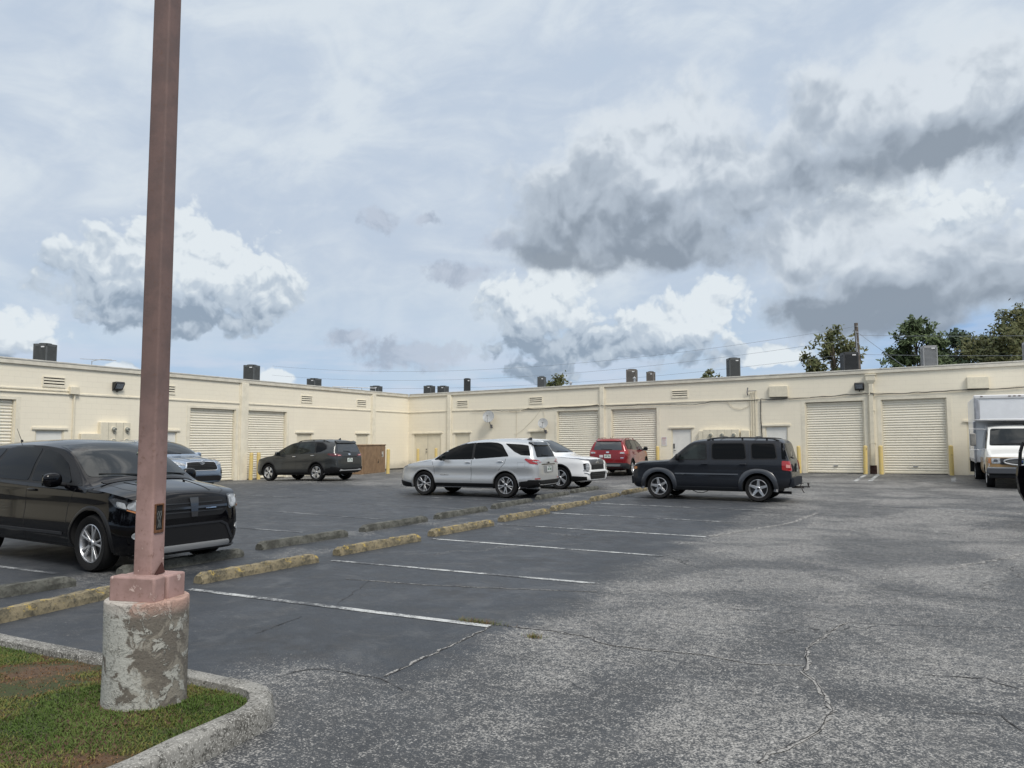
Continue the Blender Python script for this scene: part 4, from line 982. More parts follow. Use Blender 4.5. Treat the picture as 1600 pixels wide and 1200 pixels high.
class Car:
    def __init__(c, P, label, cat, loc, rz, name='parked_suv', group='cars parked in the lot'):
        c.P = P; c.root = thing(name, label, cat, (loc[0], loc[1], 0), R(rz), group)
        # sit on the local ground plane
        cs, sn = math.cos(R(rz)), math.sin(R(rz)); wb = P.get('wb', 2.7)
        z0 = gz(loc[0], loc[1]); z1 = gz(loc[0] + wb * cs, loc[1] + wb * sn)
        if P.get('z') is not None: z0 = z1 = P['z']
        c.root.location.z = z0; c.root.rotation_euler = (0, -math.atan2(z1 - z0, wb), R(rz))
        c.f = {k: pchip(P[k]) for k in ('zt', 'zs', 'w', 'wr', 'z0')}
        c.body()
    def body(c):
        P, f = c.P, c.f; xs = sorted(set([round(x, 4) for k in ('zt', 'w') for x, _ in P[k]])); x0, x1 = xs[0], xs[-1]; st = []
        for a, b in zip(xs[:-1], xs[1:]):
            n = max(1, int(math.ceil((b - a) / .07)))
            st += [a + (b - a) * i / n for i in range(n)]
        st.append(x1)
        ring0 = None; V = []
        NS, NU, NC = 12, 8, 12; dzk = P.get('crown', .10)
        for x in st:
            zt, w, wr, z0 = f['zt'](x), f['w'](x), f['wr'](x), f['z0'](x); zs = min(f['zs'](x), zt - .045); wr = min(wr, w - .03)
            half = [(0, z0), (w * .55, z0), (w - .12, z0 + .005)]
            for i in range(NS + 1):
                t = i / NS; z = z0 + .02 + (zs - z0 - .02) * t
                tuck = .075 * max(0, 1 - t / .30) ** 2; tum = P.get('tumble', .045) * max(0, (t - .45) / .55) ** 2.0
                cr = P.get('crease', .012) * math.exp(-((z - P.get('crz', .82)) / .035) ** 2) - P.get('scallop', .012) * math.exp(-((z - P.get('crz', .82) + .20) / .12) ** 2)
                half.append((w - tuck - tum + cr * min(1, (zt - .6) * 2) * (1 if w > .8 else .3), z))
            ys = half[-1][0]; dz = min(dzk, (zt - zs) * .8)
            gh = min(1, max(0, (zt - zs - .12) / .25))
            yb = ys - .018 * gh; zb = zs + .012 * gh; wrr = min(wr, yb - .002); ze = max(zt - dz, zb + .003)
            for i in range(1, NU + 1):
                t = i / NU; half.append((yb + (wrr - yb) * t + .022 * math.sin(math.pi * t) * gh, zb + (ze - zb) * t))
            for i in range(1, NC + 1):
                t = i / NC; th = t * math.pi / 2; y = wrr * math.cos(th) ** .9 if i < NC else 0.0; q = (y / wrr) if wrr > 0 else 0
                half.append((y, zt - (zt - ze) * q ** P.get('cexp', 2.6)))
            V.append((x, half))
        bm = bmesh.new(); rings = []
        for x, half in V:
            r = [bm.verts.new((x, y, z)) for y, z in half] + [bm.verts.new((x, -y, z)) for y, z in half[-2:0:-1]]
            rings.append(r)
        n = len(rings[0])
        for a, b in zip(rings[:-1], rings[1:]):
            for i in range(n): bm.faces.new((a[i], a[(i + 1) % n], b[(i + 1) % n], b[i]))
        bm.faces.new(rings[0]); bm.faces.new(rings[-1][::-1])
        bmesh.ops.recalc_face_normals(bm, faces=bm.faces)
        c.bvh = BVHTree.FromBMesh(bm)
        me = bpy.data.meshes.new('body'); bm.to_mesh(me); bm.free()
        me.materials.append(P['paint']); me.materials.append(M_WELL)
        o = bpy.data.objects.new('body', me); COL.objects.link(o)
        # wheel wells
        rw = P['rt'] + P.get('gap', .055); cut = MB(); W = max(b for _, b in P['w'])
        for wx in P.get('axles', (0, P['wb'])):
            for s in (-1, 1):
                a = s * (W - P.get('welld', .36)); b = s * (W + .2)
                cut.lathe([(0.0001, a), (rw, a), (rw, b), (0.0001, b)], (wx, 0, P['rt']), 'Y', 40)
        co = cut.build('cutter', [M_WELL]); md = o.modifiers.new('b', 'BOOLEAN'); md.object = co; md.operation = 'DIFFERENCE'; md.solver = 'EXACT'; md.material_mode = 'TRANSFER'
        dg = bpy.context.evaluated_depsgraph_get(); dg.update(); me2 = bpy.data.meshes.new_from_object(o.evaluated_get(dg)); me2.name = 'body'
        bpy.data.objects.remove(o); bpy.data.objects.remove(co)
        me2.polygons.foreach_set('use_smooth', [True] * len(me2.polygons)); me2.set_sharp_from_angle(angle=R(40))
        c.bodyo = bpy.data.objects.new('body', me2); COL.objects.link(c.bodyo); c.bodyo.parent = c.root
    # ---- projecting outlines onto the body
    def hit(c, a, b, ax):
        if ax in ('L', 'R'):
            s = 1 if ax == 'L' else -1; o, d = Vector((a, s * 3, b)), Vector((0, -s, 0))
        elif ax == 'F': o, d = Vector((8, a, b)), Vector((-1, 0, 0))
        elif ax == 'B': o, d = Vector((-8, a, b)), Vector((1, 0, 0))
        else: o, d = Vector((a, b, 4)), Vector((0, 0, -1))
        loc, nrm, _, _ = c.bvh.ray_cast(o, d)
        if loc is None: return None
        if nrm.dot(d) > 0: nrm = -nrm
        return loc, nrm
    def patch(c, name, poly, ax, m, off=.004, parent=None, grid=.06, rnd=0.0, skirt=.02, smooth=True):
        if rnd:
            out = []; n = len(poly)
            for i in range(n):
                p, q, r = Vector(poly[i - 1]), Vector(poly[i]), Vector(poly[(i + 1) % n]); k = rnd if not isinstance(rnd, list) else rnd[i]
                a = q + (p - q).normalized() * min(k, (p - q).length * .48); b = q + (r - q).normalized() * min(k, (r - q).length * .48)
                for j in range(5): t = j / 4; out.append(tuple(a * (1 - t) ** 2 + q * 2 * t * (1 - t) + b * t * t))
            poly = out
        bm = bmesh.new(); vs = [bm.verts.new((p[0], p[1], 0)) for p in poly]
        try: bm.faces.new(vs)
        except Exception: bm.free(); return None
        for k in (0, 1):
            lo = min(p[k] for p in poly); hi = max(p[k] for p in poly); n = int((hi - lo) / grid)
            for i in range(1, n + 1):
                q = lo + (hi - lo) * i / (n + 1); co = [0, 0, 0]; co[k] = q; no = [0, 0, 0]; no[k] = 1
                bmesh.ops.bisect_plane(bm, geom=bm.verts[:] + bm.edges[:] + bm.faces[:], dist=1e-5, plane_co=co, plane_no=no)
        bmesh.ops.triangulate(bm, faces=[f for f in bm.faces if len(f.verts) > 4])
        bad = []; nr = {}
        for v in bm.verts:
            h = c.hit(v.co.x, v.co.y, ax)
            if h is None: bad.append(v); continue
            nr[v] = h[1]; v.co = h[0] + h[1] * off
        if bad: bmesh.ops.delete(bm, geom=bad, context='VERTS')
        if not bm.faces: bm.free(); return None
        bmesh.ops.recalc_face_normals(bm, faces=bm.faces)
        D = {'L': Vector((0, 1, 0)), 'R': Vector((0, -1, 0)), 'F': Vector((1, 0, 0)), 'B': Vector((-1, 0, 0)), 'T': Vector((0, 0, 1))}[ax]
        sm_ = sum((f.normal.dot(D) * f.calc_area() for f in bm.faces))
        if sm_ < 0: bmesh.ops.reverse_faces(bm, faces=bm.faces)
        if skirt:
            be = [e for e in bm.edges if e.is_boundary]; r = bmesh.ops.extrude_edge_only(bm, edges=be)
            old = {}
            for e in be:
                for v in e.verts: old[tuple(round(q, 6) for q in v.co)] = nr.get(v, D)
            for v in [g for g in r['geom'] if isinstance(g, bmesh.types.BMVert)]:
                v.co -= old.get(tuple(round(q, 6) for q in v.co), D) * (off + skirt * .3)
        me = bpy.data.meshes.new(name); bm.to_mesh(me); bm.free(); me.materials.append(m)
        return finish(name, me, parent or c.root, smooth, angle=38)
    def both(c, name, poly, m, **k): return [c.patch(name, poly, s, m, **k) for s in ('L', 'R')]
    def mirror_patch(c, name, poly, ax, m, **k):
        return [c.patch(name, poly, ax, m, **k), c.patch(name, [(-a, b) for a, b in poly][::-1], ax, m, **k)]
    def strip(c, path, w, ax, m=M_SHUT, name='panel_gap', off=.0012, parent=None):
        pts = []
        for (a, b) in zip(path[:-1], path[1:]):
            L = math.hypot(b[0] - a[0], b[1] - a[1]); n = max(1, int(L / .05))
            pts += [(a[0] + (b[0] - a[0]) * i / n, a[1] + (b[1] - a[1]) * i / n) for i in range(n)]
        pts.append(path[-1]); V = []; ok = []
        for i, p in enumerate(pts):
            q, r = pts[max(i - 1, 0)], pts[min(i + 1, len(pts) - 1)]; t = Vector((r[0] - q[0], r[1] - q[1])).normalized(); s = Vector((-t.y, t.x)) * w / 2
            h1, h2 = c.hit(p[0] + s.x, p[1] + s.y, ax), c.hit(p[0] - s.x, p[1] - s.y, ax)
            ok.append(h1 is not None and h2 is not None); V += [(h1[0] + h1[1] * off) if h1 else (0, 0, 0), (h2[0] + h2[1] * off) if h2 else (0, 0, 0)]
        mb = MB(); mb.add(V, [(2 * i, 2 * i + 1, 2 * i + 3, 2 * i + 2) for i in range(len(pts) - 1) if ok[i] and ok[i + 1]])
        if mb.f: return mb.build(name, m, parent or c.bodyo)
    def blob(c, name, x, y, z, sx, sy, sz, m, parent=None, rot=None, e=2.6):
        """rounded box (superellipsoid)"""
        mb = MB(); n1, n2 = 14, 20; vs = []
        def sp(v, p): return math.copysign(abs(v) ** p, v)
        for i in range(n1 + 1):
            a = -math.pi / 2 + math.pi * i / n1
            for j in range(n2):
                b = 2 * math.pi * j / n2; p = Vector((sx / 2 * sp(math.cos(a), 2 / e) * sp(math.cos(b), 2 / e), sy / 2 * sp(math.cos(a), 2 / e) * sp(math.sin(b), 2 / e), sz / 2 * sp(math.sin(a), 2 / e)))
                if rot is not None: p = rot @ p
                vs.append((p.x + x, p.y + y, p.z + z))
        mb.add(vs, [(i * n2 + j, i * n2 + (j + 1) % n2, (i + 1) * n2 + (j + 1) % n2, (i + 1) * n2 + j) for i in range(n1) for j in range(n2)])
        return mb.build(name, m, parent or c.root, smooth=True, angle=60)
    def mirrors(c, x, z, y, m=None, sz=(.12, .22, .17)):
        for s in (1, -1):
            o = c.blob('mirror', x, s * (y + .12), z, *sz, m or c.P['paint']); g = MB(); g.box((x - sz[0] / 2 - .004, s * (y + .12), z), (.008, sz[1] * .8, sz[2] * .75)); g.build('mirror_glass', M_GLSC, o, bevel=.003)
            mb = MB(); mb.tube([(x + .02, s * (y - .04), z - .07), (x + .01, s * (y + .06), z - .05)], .025, 8); mb.build('mirror_arm', M_TRB, o)
    def handles(c, lst, m, chr=False):
        for (x, z) in lst:
            for ax in ('L', 'R'):
                h = c.hit(x, z, ax)
                if not h: continue
                p = h[0]; s = 1 if ax == 'L' else -1
                c.blob('door_handle', x, p.y + s * .022, z, .19, .03, .036, m, e=3); 
    def wheels(c, style, m1=None, w=.235):
        P = c.P; W = max(b for _, b in P['w']); yo = W - P.get('inset', .02); wheel = None
        for wx in P.get('axles', (0, P['wb'])):
            for s in (1, -1):
                if wheel is None: wheel = make_wheel(c, P['rt'], P['rr'], w, style, m1 or M_RIMS); o = wheel
                else: o = copy_tree(wheel, c.root)
                o.location = (wx, s * yo, P['rt']); o.rotation_euler = (0, random.uniform(0, 6.2), 0 if s > 0 else math.pi)
        if style is None: return
    def under(c):
        P = c.P; W = max(b for _, b in P['w']); mb = MB(); xs = [x for x, _ in P['w']]; z = P.get('zund', .24)
        mb.box(((P.get('wb', 2.7)) / 2, 0, z + .06), (P.get('wb', 2.7) + .9, W * 1.05, .14))
        mb.tube([(-.75, .35, z - .01), (.4, .35, z - .01)], .035, 8); mb.tube([(0, -W + .25, P['rt']), (0, W - .25, P['rt'])], .05, 8); mb.tube([(P['wb'], -W + .25, P['rt']), (P['wb'], W - .25, P['rt'])], .05, 8)
        mb.build('underbody', M_WELL, c.root)
    def plate(c, x, y, z, ax, text=None, tilt=0.0, m=M_PLT, mark=True):
        h = c.hit(y, z, ax); px = h[0].x if h else x; s = 1 if ax == 'F' else -1
        mb = MB(); mb.box((px + s * .018, y, z), (.012, .305, .155)); o = mb.build('license_plate', m, c.root, bevel=.004)
        if mark:
            mb = MB()
            for i in range(7):
                if i == 3: continue
                mb.box((px + s * .026, y - .105 + i * .035, z), (.003, .02, .055))
            mb.box((px + s * .026, y, z + .058), (.003, .14, .018)); mb.build('plate_characters', M_PLTG, o)
    def text(c, s, x, z, size, ax, m, parent=None, flip=False):
        h = c.hit(x, z, ax)
        if not h: return
        cu = bpy.data.curves.new('lettering', 'FONT'); cu.body = s; cu.size = size; cu.extrude = .002; cu.align_x = 'CENTER'
        o = bpy.data.objects.new('lettering', cu); COL.objects.link(o); dg = bpy.context.evaluated_depsgraph_get(); dg.update()
        me = bpy.data.meshes.new_from_object(o.evaluated_get(dg)); bpy.data.objects.remove(o); me.materials.clear(); me.materials.append(m)
        q = bpy.data.objects.new('lettering', me); COL.objects.link(q); q.parent = parent or c.bodyo
        rz = {'L': math.pi, 'R': 0, 'F': math.pi / 2, 'B': -math.pi / 2}[ax]; q.rotation_euler = (math.pi / 2, 0, rz); q.location = h[0] + h[1] * .006
    def roof_rails(c, x0, x1, y, m, h=.05, r=.018):
        for s in (1, -1):
            pts = []
            for i in range(13):
                t = i / 12; x = x0 + (x1 - x0) * t; hh = c.hit(x, s * y, 'T'); pts.append((x, s * y, hh[0].z + (h * min(1, math.sin(math.pi * t) * 3.0) if 0 < i < 12 else 0) + .004))
            mb = MB(); mb.tube(pts, r, 8)
            for t in (.12, .5, .88):
                i = int(t * 12); p = pts[i]; mb.box((p[0], p[1], p[2] - h / 2), (.05, .02, h))
            mb.build('roof_rail', m, c.root, smooth=True, angle=50)
    def shark(c, x, m, s=1.0):
        h = c.hit(x, 0, 'T'); z = h[0].z
        mb = MB(); n = 7; vs = []
        for i in range(n):
            t = i / (n - 1); w = .035 * s * math.sin(math.pi * min(1, t * .8 + .15)); vs += [(x + .09 * s - .18 * s * t, -w, z - .005), (x + .09 * s - .18 * s * t, w, z - .005), (x + .07 * s - .15 * s * t - .02 * t, 0, z + .065 * s * math.sin(min(1, t * 1.15) * math.pi / 2) * (1 if t < .9 else .75))]
        mb.add(vs, [(3 * i + a, 3 * i + b, 3 * i + 3 + b, 3 * i + 3 + a) for i in range(n - 1) for a, b in ((0, 2), (2, 1), (1, 0))] + [(0, 1, 2), (3 * n - 3, 3 * n - 1, 3 * n - 2)])
        mb.build('roof_antenna', m, c.root, smooth=True)
    def wiper(c, pts, ax, m=M_TRB, r=.009):
        out = []
        for (a, b) in pts:
            h = c.hit(a, b, ax)
            if h: out.append(h[0] + h[1] * .014)
        if len(out) > 1: mb = MB(); mb.tube(out, r, 6); mb.build('wiper', m, c.root)
    def arch(c, r0, r1, m, off=.012, a0=-12, a1=192, zbot=None, name='wheel_arch_trim', sq=0.0):
        P = c.P
        for wx in P.get('axles', (0, P['wb'])):
            for ax in ('L', 'R'):
                inn, out = [], []
                for i in range(25):
                    a = R(a0 + (a1 - a0) * i / 24)
                    k = 1 + sq * (abs(math.sin(2 * a)) ** 2) if 0 < a < math.pi else 1
                    inn.append((wx + r0 * math.cos(a), P['rt'] + r0 * math.sin(a))); out.append((wx + r1 * k * math.cos(a), P['rt'] + r1 * k * math.sin(a)))
                V = []; F_ = []; nrow = 4
                for i in range(25):
                    for j in range(nrow):
                        t = j / (nrow - 1); a = inn[i][0] * (1 - t) + out[i][0] * t; b = inn[i][1] * (1 - t) + out[i][1] * t
                        h = c.hit(a, b, ax); s = 1 if ax == 'L' else -1
                        bul = off if 0 < j < nrow - 1 else (off if j == 0 else 0.002)
                        V.append((a, (h[0].y if h else None), b, s * bul))
                ys = [v[1] for v in V if v[1] is not None]; dy = (max(ys) if ax == 'L' else min(ys)) if ys else 0
                VV = []
                for k_, (a, y, b, bb) in enumerate(V):
                    if y is None: y = dy
                    VV.append((a, y + bb, b))
                mb = MB(); mb.add(VV, [(i * nrow + j, (i + 1) * nrow + j, (i + 1) * nrow + j + 1, i * nrow + j + 1) for i in range(24) for j in range(nrow - 1)])
                s = 1 if ax == 'L' else -1; o_ = len(mb.v)
                lip = [(VV[i * nrow][0], VV[i * nrow][1] - s * .05, VV[i * nrow][2]) for i in range(25)]
                mb.v += lip; mb.f += [(i * nrow, o_ + i, o_ + i + 1, (i + 1) * nrow) for i in range(24)]; mb.m += [0] * 24
                mb.build(name, m, c.root, smooth=True, angle=50)

def make_wheel(c, R_, rr, w, style, m1):
    o = thing('wheel', None, None); o.parent = c.root; hw = w / 2
    mb = MB(); prof = [(rr, -hw * .8), (rr + .01, -hw * .92), (R_ * .86 + rr * .1, -hw), (R_ - .03, -hw * .92), (R_ - .008, -hw * .72), (R_, -hw * .4), (R_, hw * .4 - .0), (R_ - .008, hw * .72), (R_ - .03, hw * .92), (R_ * .86 + rr * .1, hw), (rr + .01, hw * .92), (rr, hw * .8)]
    prof = [(a, b - hw) for a, b in prof]; mb.lathe(prof, axis='Y', n=48)
    # tread grooves
    mb.build('tyre', M_TYRE, o, smooth=True, angle=50)
    rim = MB(); rim.lathe([(rr + .002, -.012), (rr + .004, -.022), (rr - .010, -.014), (rr - .018, -.030), (rr - .026, -.10), (rr - .03, -w + .02)], axis='Y', n=48)
    ro = rim.build('rim', m1, o, smooth=True, angle=35)
    bk = MB(); bk.lathe([(0, -.115), (rr - .028, -.115)], axis='Y', n=32); bk.lathe([(.05, -.085), (rr * .60, -.085), (rr * .60, -.10)], axis='Y', n=32)
    bk.build('brake_disc', M_RIMD, o)
    sp = MB()
    def spoke(a, r0, r1, w0, w1, mi=0, y0=-.030, y1=-.018, skew=0.0, dep=.035, b=None):
        ca, sa = math.cos(a), math.sin(a); a2 = a + skew; cb, sb = math.cos(a2), math.sin(a2); vs = []
        for (r, ww, y, cc, ss) in ((r0, w0, y0, ca, sa), (r1, w1, y1, cb, sb)):
            for k, dy in ((-1, 0), (1, 0), (1, -dep), (-1, -dep)):
                vs.append((r * cc - k * ww / 2 * ss, y + dy, r * ss + k * ww / 2 * cc))
        sp.add(vs, [(0, 1, 2, 3), (7, 6, 5, 4), (0, 4, 5, 1), (1, 5, 6, 2), (2, 6, 7, 3), (3, 7, 4, 0)], mi)
    n, kind = style
    for i in range(n):
        a = 2 * math.pi * i / n
        if kind == 'single': spoke(a, .035, rr - .01, .085, .052)
        elif kind == 'double': spoke(a - .02, .045, rr - .01, .030, .024, skew=-.17); spoke(a + .02, .045, rr - .01, .030, .024, skew=.17)
        elif kind == 'y': spoke(a, .035, rr * .55, .045, .04); spoke(a, rr * .5, rr - .01, .03, .022, skew=-.22, y0=-.026); spoke(a, rr * .5, rr - .01, .03, .022, skew=.22, y0=-.026)
        elif kind == 'wide': spoke(a, .03, rr - .01, .05, .15)
        elif kind == 'blade': spoke(a, .03, rr - .01, .04, .11, skew=.12); spoke(a + .28, .05, rr - .01, .016, .02, skew=.05)
        elif kind == 'steel': spoke(a, .06, rr - .01, .09, .12)
    sp.lathe([(0, -.012), (.035, -.014), (.05, -.025), (.052, -.06)], axis='Y', n=20)
    s = sp.build('spokes', m1, ro, bevel=.004)
    for i in range(5):
        pass
    cap = MB(); cap.lathe([(0, -.008), (.026, -.010), (.028, -.016)], axis='Y', n=16); cap.build('hub_cap', M_RIMD if m1 is not M_RIMD else M_RIMS, ro)
    return o
G = 'suvs and cars parked in the lot'
def kx(L, s=1.0): return [(x, y * s) for x, y in L]
def grille_bars(c, y0, y1, z0, z1, n, m, ax='F', name='grille', t=.02, off=.010):
    o = c.patch(name, [(y0, z0), (y1, z0), (y1, z1), (y0, z1)], ax, M_TRB, off=.005, rnd=.02)
    for i in range(n): z = z0 + (z1 - z0) * (i + .5) / n; c.patch('grille_bar', [(y0 + .01, z - t / 2), (y1 - .01, z - t / 2), (y1 - .01, z + t / 2), (y0 + .01, z + t / 2)], ax, m, off=off, parent=o, grid=.1)
    return o

def black_suv(loc, rz, label, name='parked_suv', full=True):
    p = paint_m('black_car_paint', (.002, .002, .003), 0, .05, coat=0, spec=.32, dust=.02)
    P = dict(wb=2.89, rt=.362, rr=.243, paint=p, crz=.98, crown=.09, crease=.012, scallop=.016,
      zt=[(3.73, .66), (3.725, .78), (3.71, .90), (3.67, .975), (3.58, 1.015), (3.3, 1.07), (2.95, 1.125), (2.76, 1.155), (2.6, 1.23), (2.35, 1.385), (2.12, 1.52), (1.95, 1.60), (1.72, 1.65), (1.1, 1.69), (.2, 1.675), (-.4, 1.64), (-.72, 1.59), (-.80, 1.52), (-.93, 1.20), (-.985, 1.05), (-1.0, .9), (-1.02, .7)],
      zs=[(3.73, .62), (3.66, .86), (3.4, .98), (2.8, 1.04), (1.2, 1.075), (-.2, 1.12), (-.8, 1.13), (-1.02, 1.0)],
      w=[(3.73, .59), (3.715, .65), (3.66, .74), (3.55, .82), (3.42, .875), (3.1, .905), (2.6, .915), (1, .917), (0, .917), (-.5, .90), (-.8, .86), (-.95, .79), (-1.02, .70)],
      wr=[(3.73, .5), (3.6, .68), (3.3, .77), (2.85, .80), (2.6, .77), (1.9, .665), (.5, .645), (-.7, .61), (-.9, .66), (-1.02, .62)],
      z0=[(3.73, .27), (3.6, .22), (3.3, .22), (2.4, .26), (.5, .27), (-.6, .30), (-1.02, .40)])
    c = Car(P, label, 'suv', loc, rz, name)
    c.under()
    # glasshouse
    c.patch('windshield', [(-.74, 1.185), (.74, 1.185), (.625, 1.595), (.3, 1.625), (-.3, 1.625), (-.625, 1.595)], 'F', M_GLSC, rnd=.06)
    c.patch('rear_window', [(-.60, 1.16), (.60, 1.16), (.54, 1.50), (-.54, 1.50)], 'B', M_GLS, rnd=.06)
    c.both('window_surround', [(2.60, 1.075), (2.12, 1.42), (1.80, 1.54), (1.3, 1.59), (.9, 1.605), (.1, 1.595), (-.42, 1.55), (-.68, 1.36), (-.72, 1.17), (.4, 1.115), (1.6, 1.085)], M_TRB, off=.003, rnd=.05)
    for a in ([(2.36, 1.11), (2.08, 1.35), (1.78, 1.485), (1.45, 1.55), (1.38, 1.55), (1.36, 1.115)], [(1.28, 1.115), (1.30, 1.56), (.72, 1.575), (.40, 1.56), (.20, 1.135)], [(.11, 1.14), (.30, 1.555), (-.36, 1.51), (-.60, 1.33), (-.64, 1.19)]):
        c.both('side_window', a, M_GLS, off=.007, rnd=.05)
    # panel gaps, sills
    for ax in 'LR':
        c.strip([(2.50, 1.04), (2.36, .8), (2.36, .42), (2.30, .31)], .009, ax); c.strip([(1.32, 1.10), (1.32, .31)], .009, ax); c.strip([(.14, 1.12), (.06, .95), (.30, .62), (.36, .40)], .009, ax)
        c.strip([(2.28, .31), (.36, .31)], .009, ax)
        pass
    c.both('sill_trim', [(2.28, .44), (.62, .44), (.62, .475), (2.28, .475)], M_TRG, off=.012)
    c.both('sill_trim', [(2.4, .25), (.5, .26), (.5, .30), (2.4, .30)], M_TRB, off=.012)
    c.strip([(-.62, 1.115), (-.2, 1.12), (.6, 1.17)], .01, 'T'); c.strip([(2.85, -.66), (3.2, -.67), (3.55, -.58), (3.69, -.40), (3.72, 0), (3.69, .40), (3.55, .58), (3.2, .67), (2.85, .66)], .006, 'T')
    for s in (-1, 1):   # bonnet creases as raised ridges
        c.patch('bonnet_crease', [(2.9, s * .40), (3.6, s * .32), (3.6, s * .345), (2.9, s * .47)], 'T', p, off=.006, skirt=.03)
    c.arch(.425, .475, mat('arch_black', (.008, .008, .009), rough=.4, spec=.35), off=.016, name='wheel_arch')
    # front
    g = c.patch('grille', [(-.53, .735), (-.44, .665), (.44, .665), (.53, .735), (.51, .895), (.40, .915), (-.40, .915), (-.51, .895)], 'F', M_TRB, off=.004, rnd=.03)
    gl = mat('gloss_black_bar', (.02, .02, .022), rough=.15, coat=1)
    c.patch('grille_bar', [(-.52, .775), (.52, .775), (.52, .805), (-.52, .805)], 'F', gl, off=.022, parent=g); c.patch('grille_bar', [(-.045, .67), (.045, .67), (.065, .91), (-.065, .91)], 'F', gl, off=.026, parent=g)
    for z in (.735, .85): c.patch('grille_slat', [(-.45, z - .007), (.45, z - .007), (.45, z + .007), (-.45, z + .007)], 'F', M_TRG, off=.012, parent=g)
    c.patch('grille_badge', [(.17, .765), (.33, .765), (.33, .775), (.17, .775)], 'F', M_CHR, off=.03, parent=g)
    for s, ax in ((1, 'L'), (-1, 'R')):
        hl = [(s * .55, .735), (s * .56, .925), (s * .68, .93), (s * .80, .90), (s * .815, .82), (s * .73, .755)]
        h = c.patch('headlight', hl, 'F', M_LENSD, off=.010, rnd=.03)
        c.patch('lamp_unit', [(s * .57, .755), (s * .575, .905), (s * .69, .912), (s * .70, .84), (s * .66, .76)], 'F', M_LENS, off=.018, parent=h, rnd=.03)
        c.patch('lamp_unit', [(s * .712, .775), (s * .712, .905), (s * .79, .885), (s * .80, .82)], 'F', M_LENS, off=.018, parent=h, rnd=.02)
        c.patch('turn_signal', [(s * .735, .755), (s * .80, .795), (s * .80, .81), (s * .725, .775)], 'F', M_AMB, off=.022, parent=h)
        h2 = c.patch('headlight', [(3.57, .785), (3.51, .92), (3.34, .95), (3.24, .93), (3.36, .84)], ax, M_LENSD, off=.010, rnd=.03)
        if h2: c.patch('lamp_unit', [(3.53, .81), (3.49, .89), (3.38, .91), (3.40, .845)], ax, M_LENS, off=.017, parent=h2, rnd=.02)
        f = c.patch('fog_lamp', [(s * .66, .47), (s * .70, .53), (s * .77, .53), (s * .79, .47), (s * .74, .43)], 'F', M_LENS, off=.012, rnd=.03)
    c.patch('air_intake', [(-.60, .33), (.60, .33), (.50, .52), (.42, .56), (-.42, .56), (-.50, .52)], 'F', M_TRB, off=.006, rnd=.04)
    for pth in ([(-.62, .34), (-.53, .54), (-.44, .585), (.44, .585), (.53, .54), (.62, .34), (.58, .34), (.50, .52), (.42, .56), (-.42, .56), (-.50, .52), (-.58, .34)],):
        c.patch('intake_frame', pth, 'F', mat('dark_satin', (.016, .017, .02), rough=.35), off=.016)
    c.patch('skid_trim', [(-.58, .262), (.58, .262), (.55, .325), (-.55, .325)], 'F', M_SILT, off=.022, rnd=.02)
    c.patch('bumper_lip', [(-.8, .23), (.8, .23), (.78, .255), (-.78, .255)], 'F', M_TRB, off=.03)
    # rear
    for s in (1, -1): c.patch('taillight', [(s * .45, .93), (s * .80, .95), (s * .80, 1.08), (s * .45, 1.06)], 'B', M_RED, off=.012, rnd=.03)
    c.plate(0, 0, .82, 'B')
    c.mirrors(2.20, 1.15, .90, None, (.13, .24, .19)); c.handles([(1.48, 1.0), (.38, 1.03)], p)
    c.wiper([(.15, 1.175), (-.20, 1.20), (-.60, 1.215)], 'F', r=.007); c.wiper([(.66, 1.175), (.35, 1.20), (-.02, 1.225)], 'F', r=.007)
    c.patch('cowl', [(2.70, -.66), (2.80, -.64), (2.84, 0), (2.80, .64), (2.70, .66), (2.74, 0)], 'T', M_TRB, off=.006)
    h = c.hit(-.05, -.3, 'T'); mb = MB(); mb.tube([h[0], h[0] + Vector((-.16, 0, .20))], [.006, .003], 6); mb.lathe([(.02, 0), (.016, .025), (0, .03)], tuple(h[0]), 'Z', 10); mb.build('rod_antenna', M_TRB, c.root)
    for s in (-1, 1):
        h = c.hit(3.05, s * .33, 'T'); c.blob('washer_nozzle', 3.05, s * .33, h[0].z + .008, .04, .03, .02, M_TRB)
    c.wheels((5, 'double'), M_RIMS)
    if full:    # parking tags behind the glass
        mb = MB(); h = c.hit(.20, 1.47, 'F'); 
        if h:
            nn = h[1]; q = h[0] + nn * .006; mb.box(tuple(q), (.012, .055, .075), Matrix.Rotation(R(25), 3, 'X')); q2 = c.hit(.27, 1.42, 'F'); mb.box(tuple(q2[0] + q2[1] * .006), (.012, .10, .04), Matrix.Rotation(R(-40), 3, 'X'))
            mb.build('windshield_tag', mat('pale_green_tag', (.45, .52, .35), rough=.6), c.root)
    return c
black_suv((-12.06, 7.55), -4.5, 'nearest black suv with chrome split-spoke wheels, behind the pink lamp post')

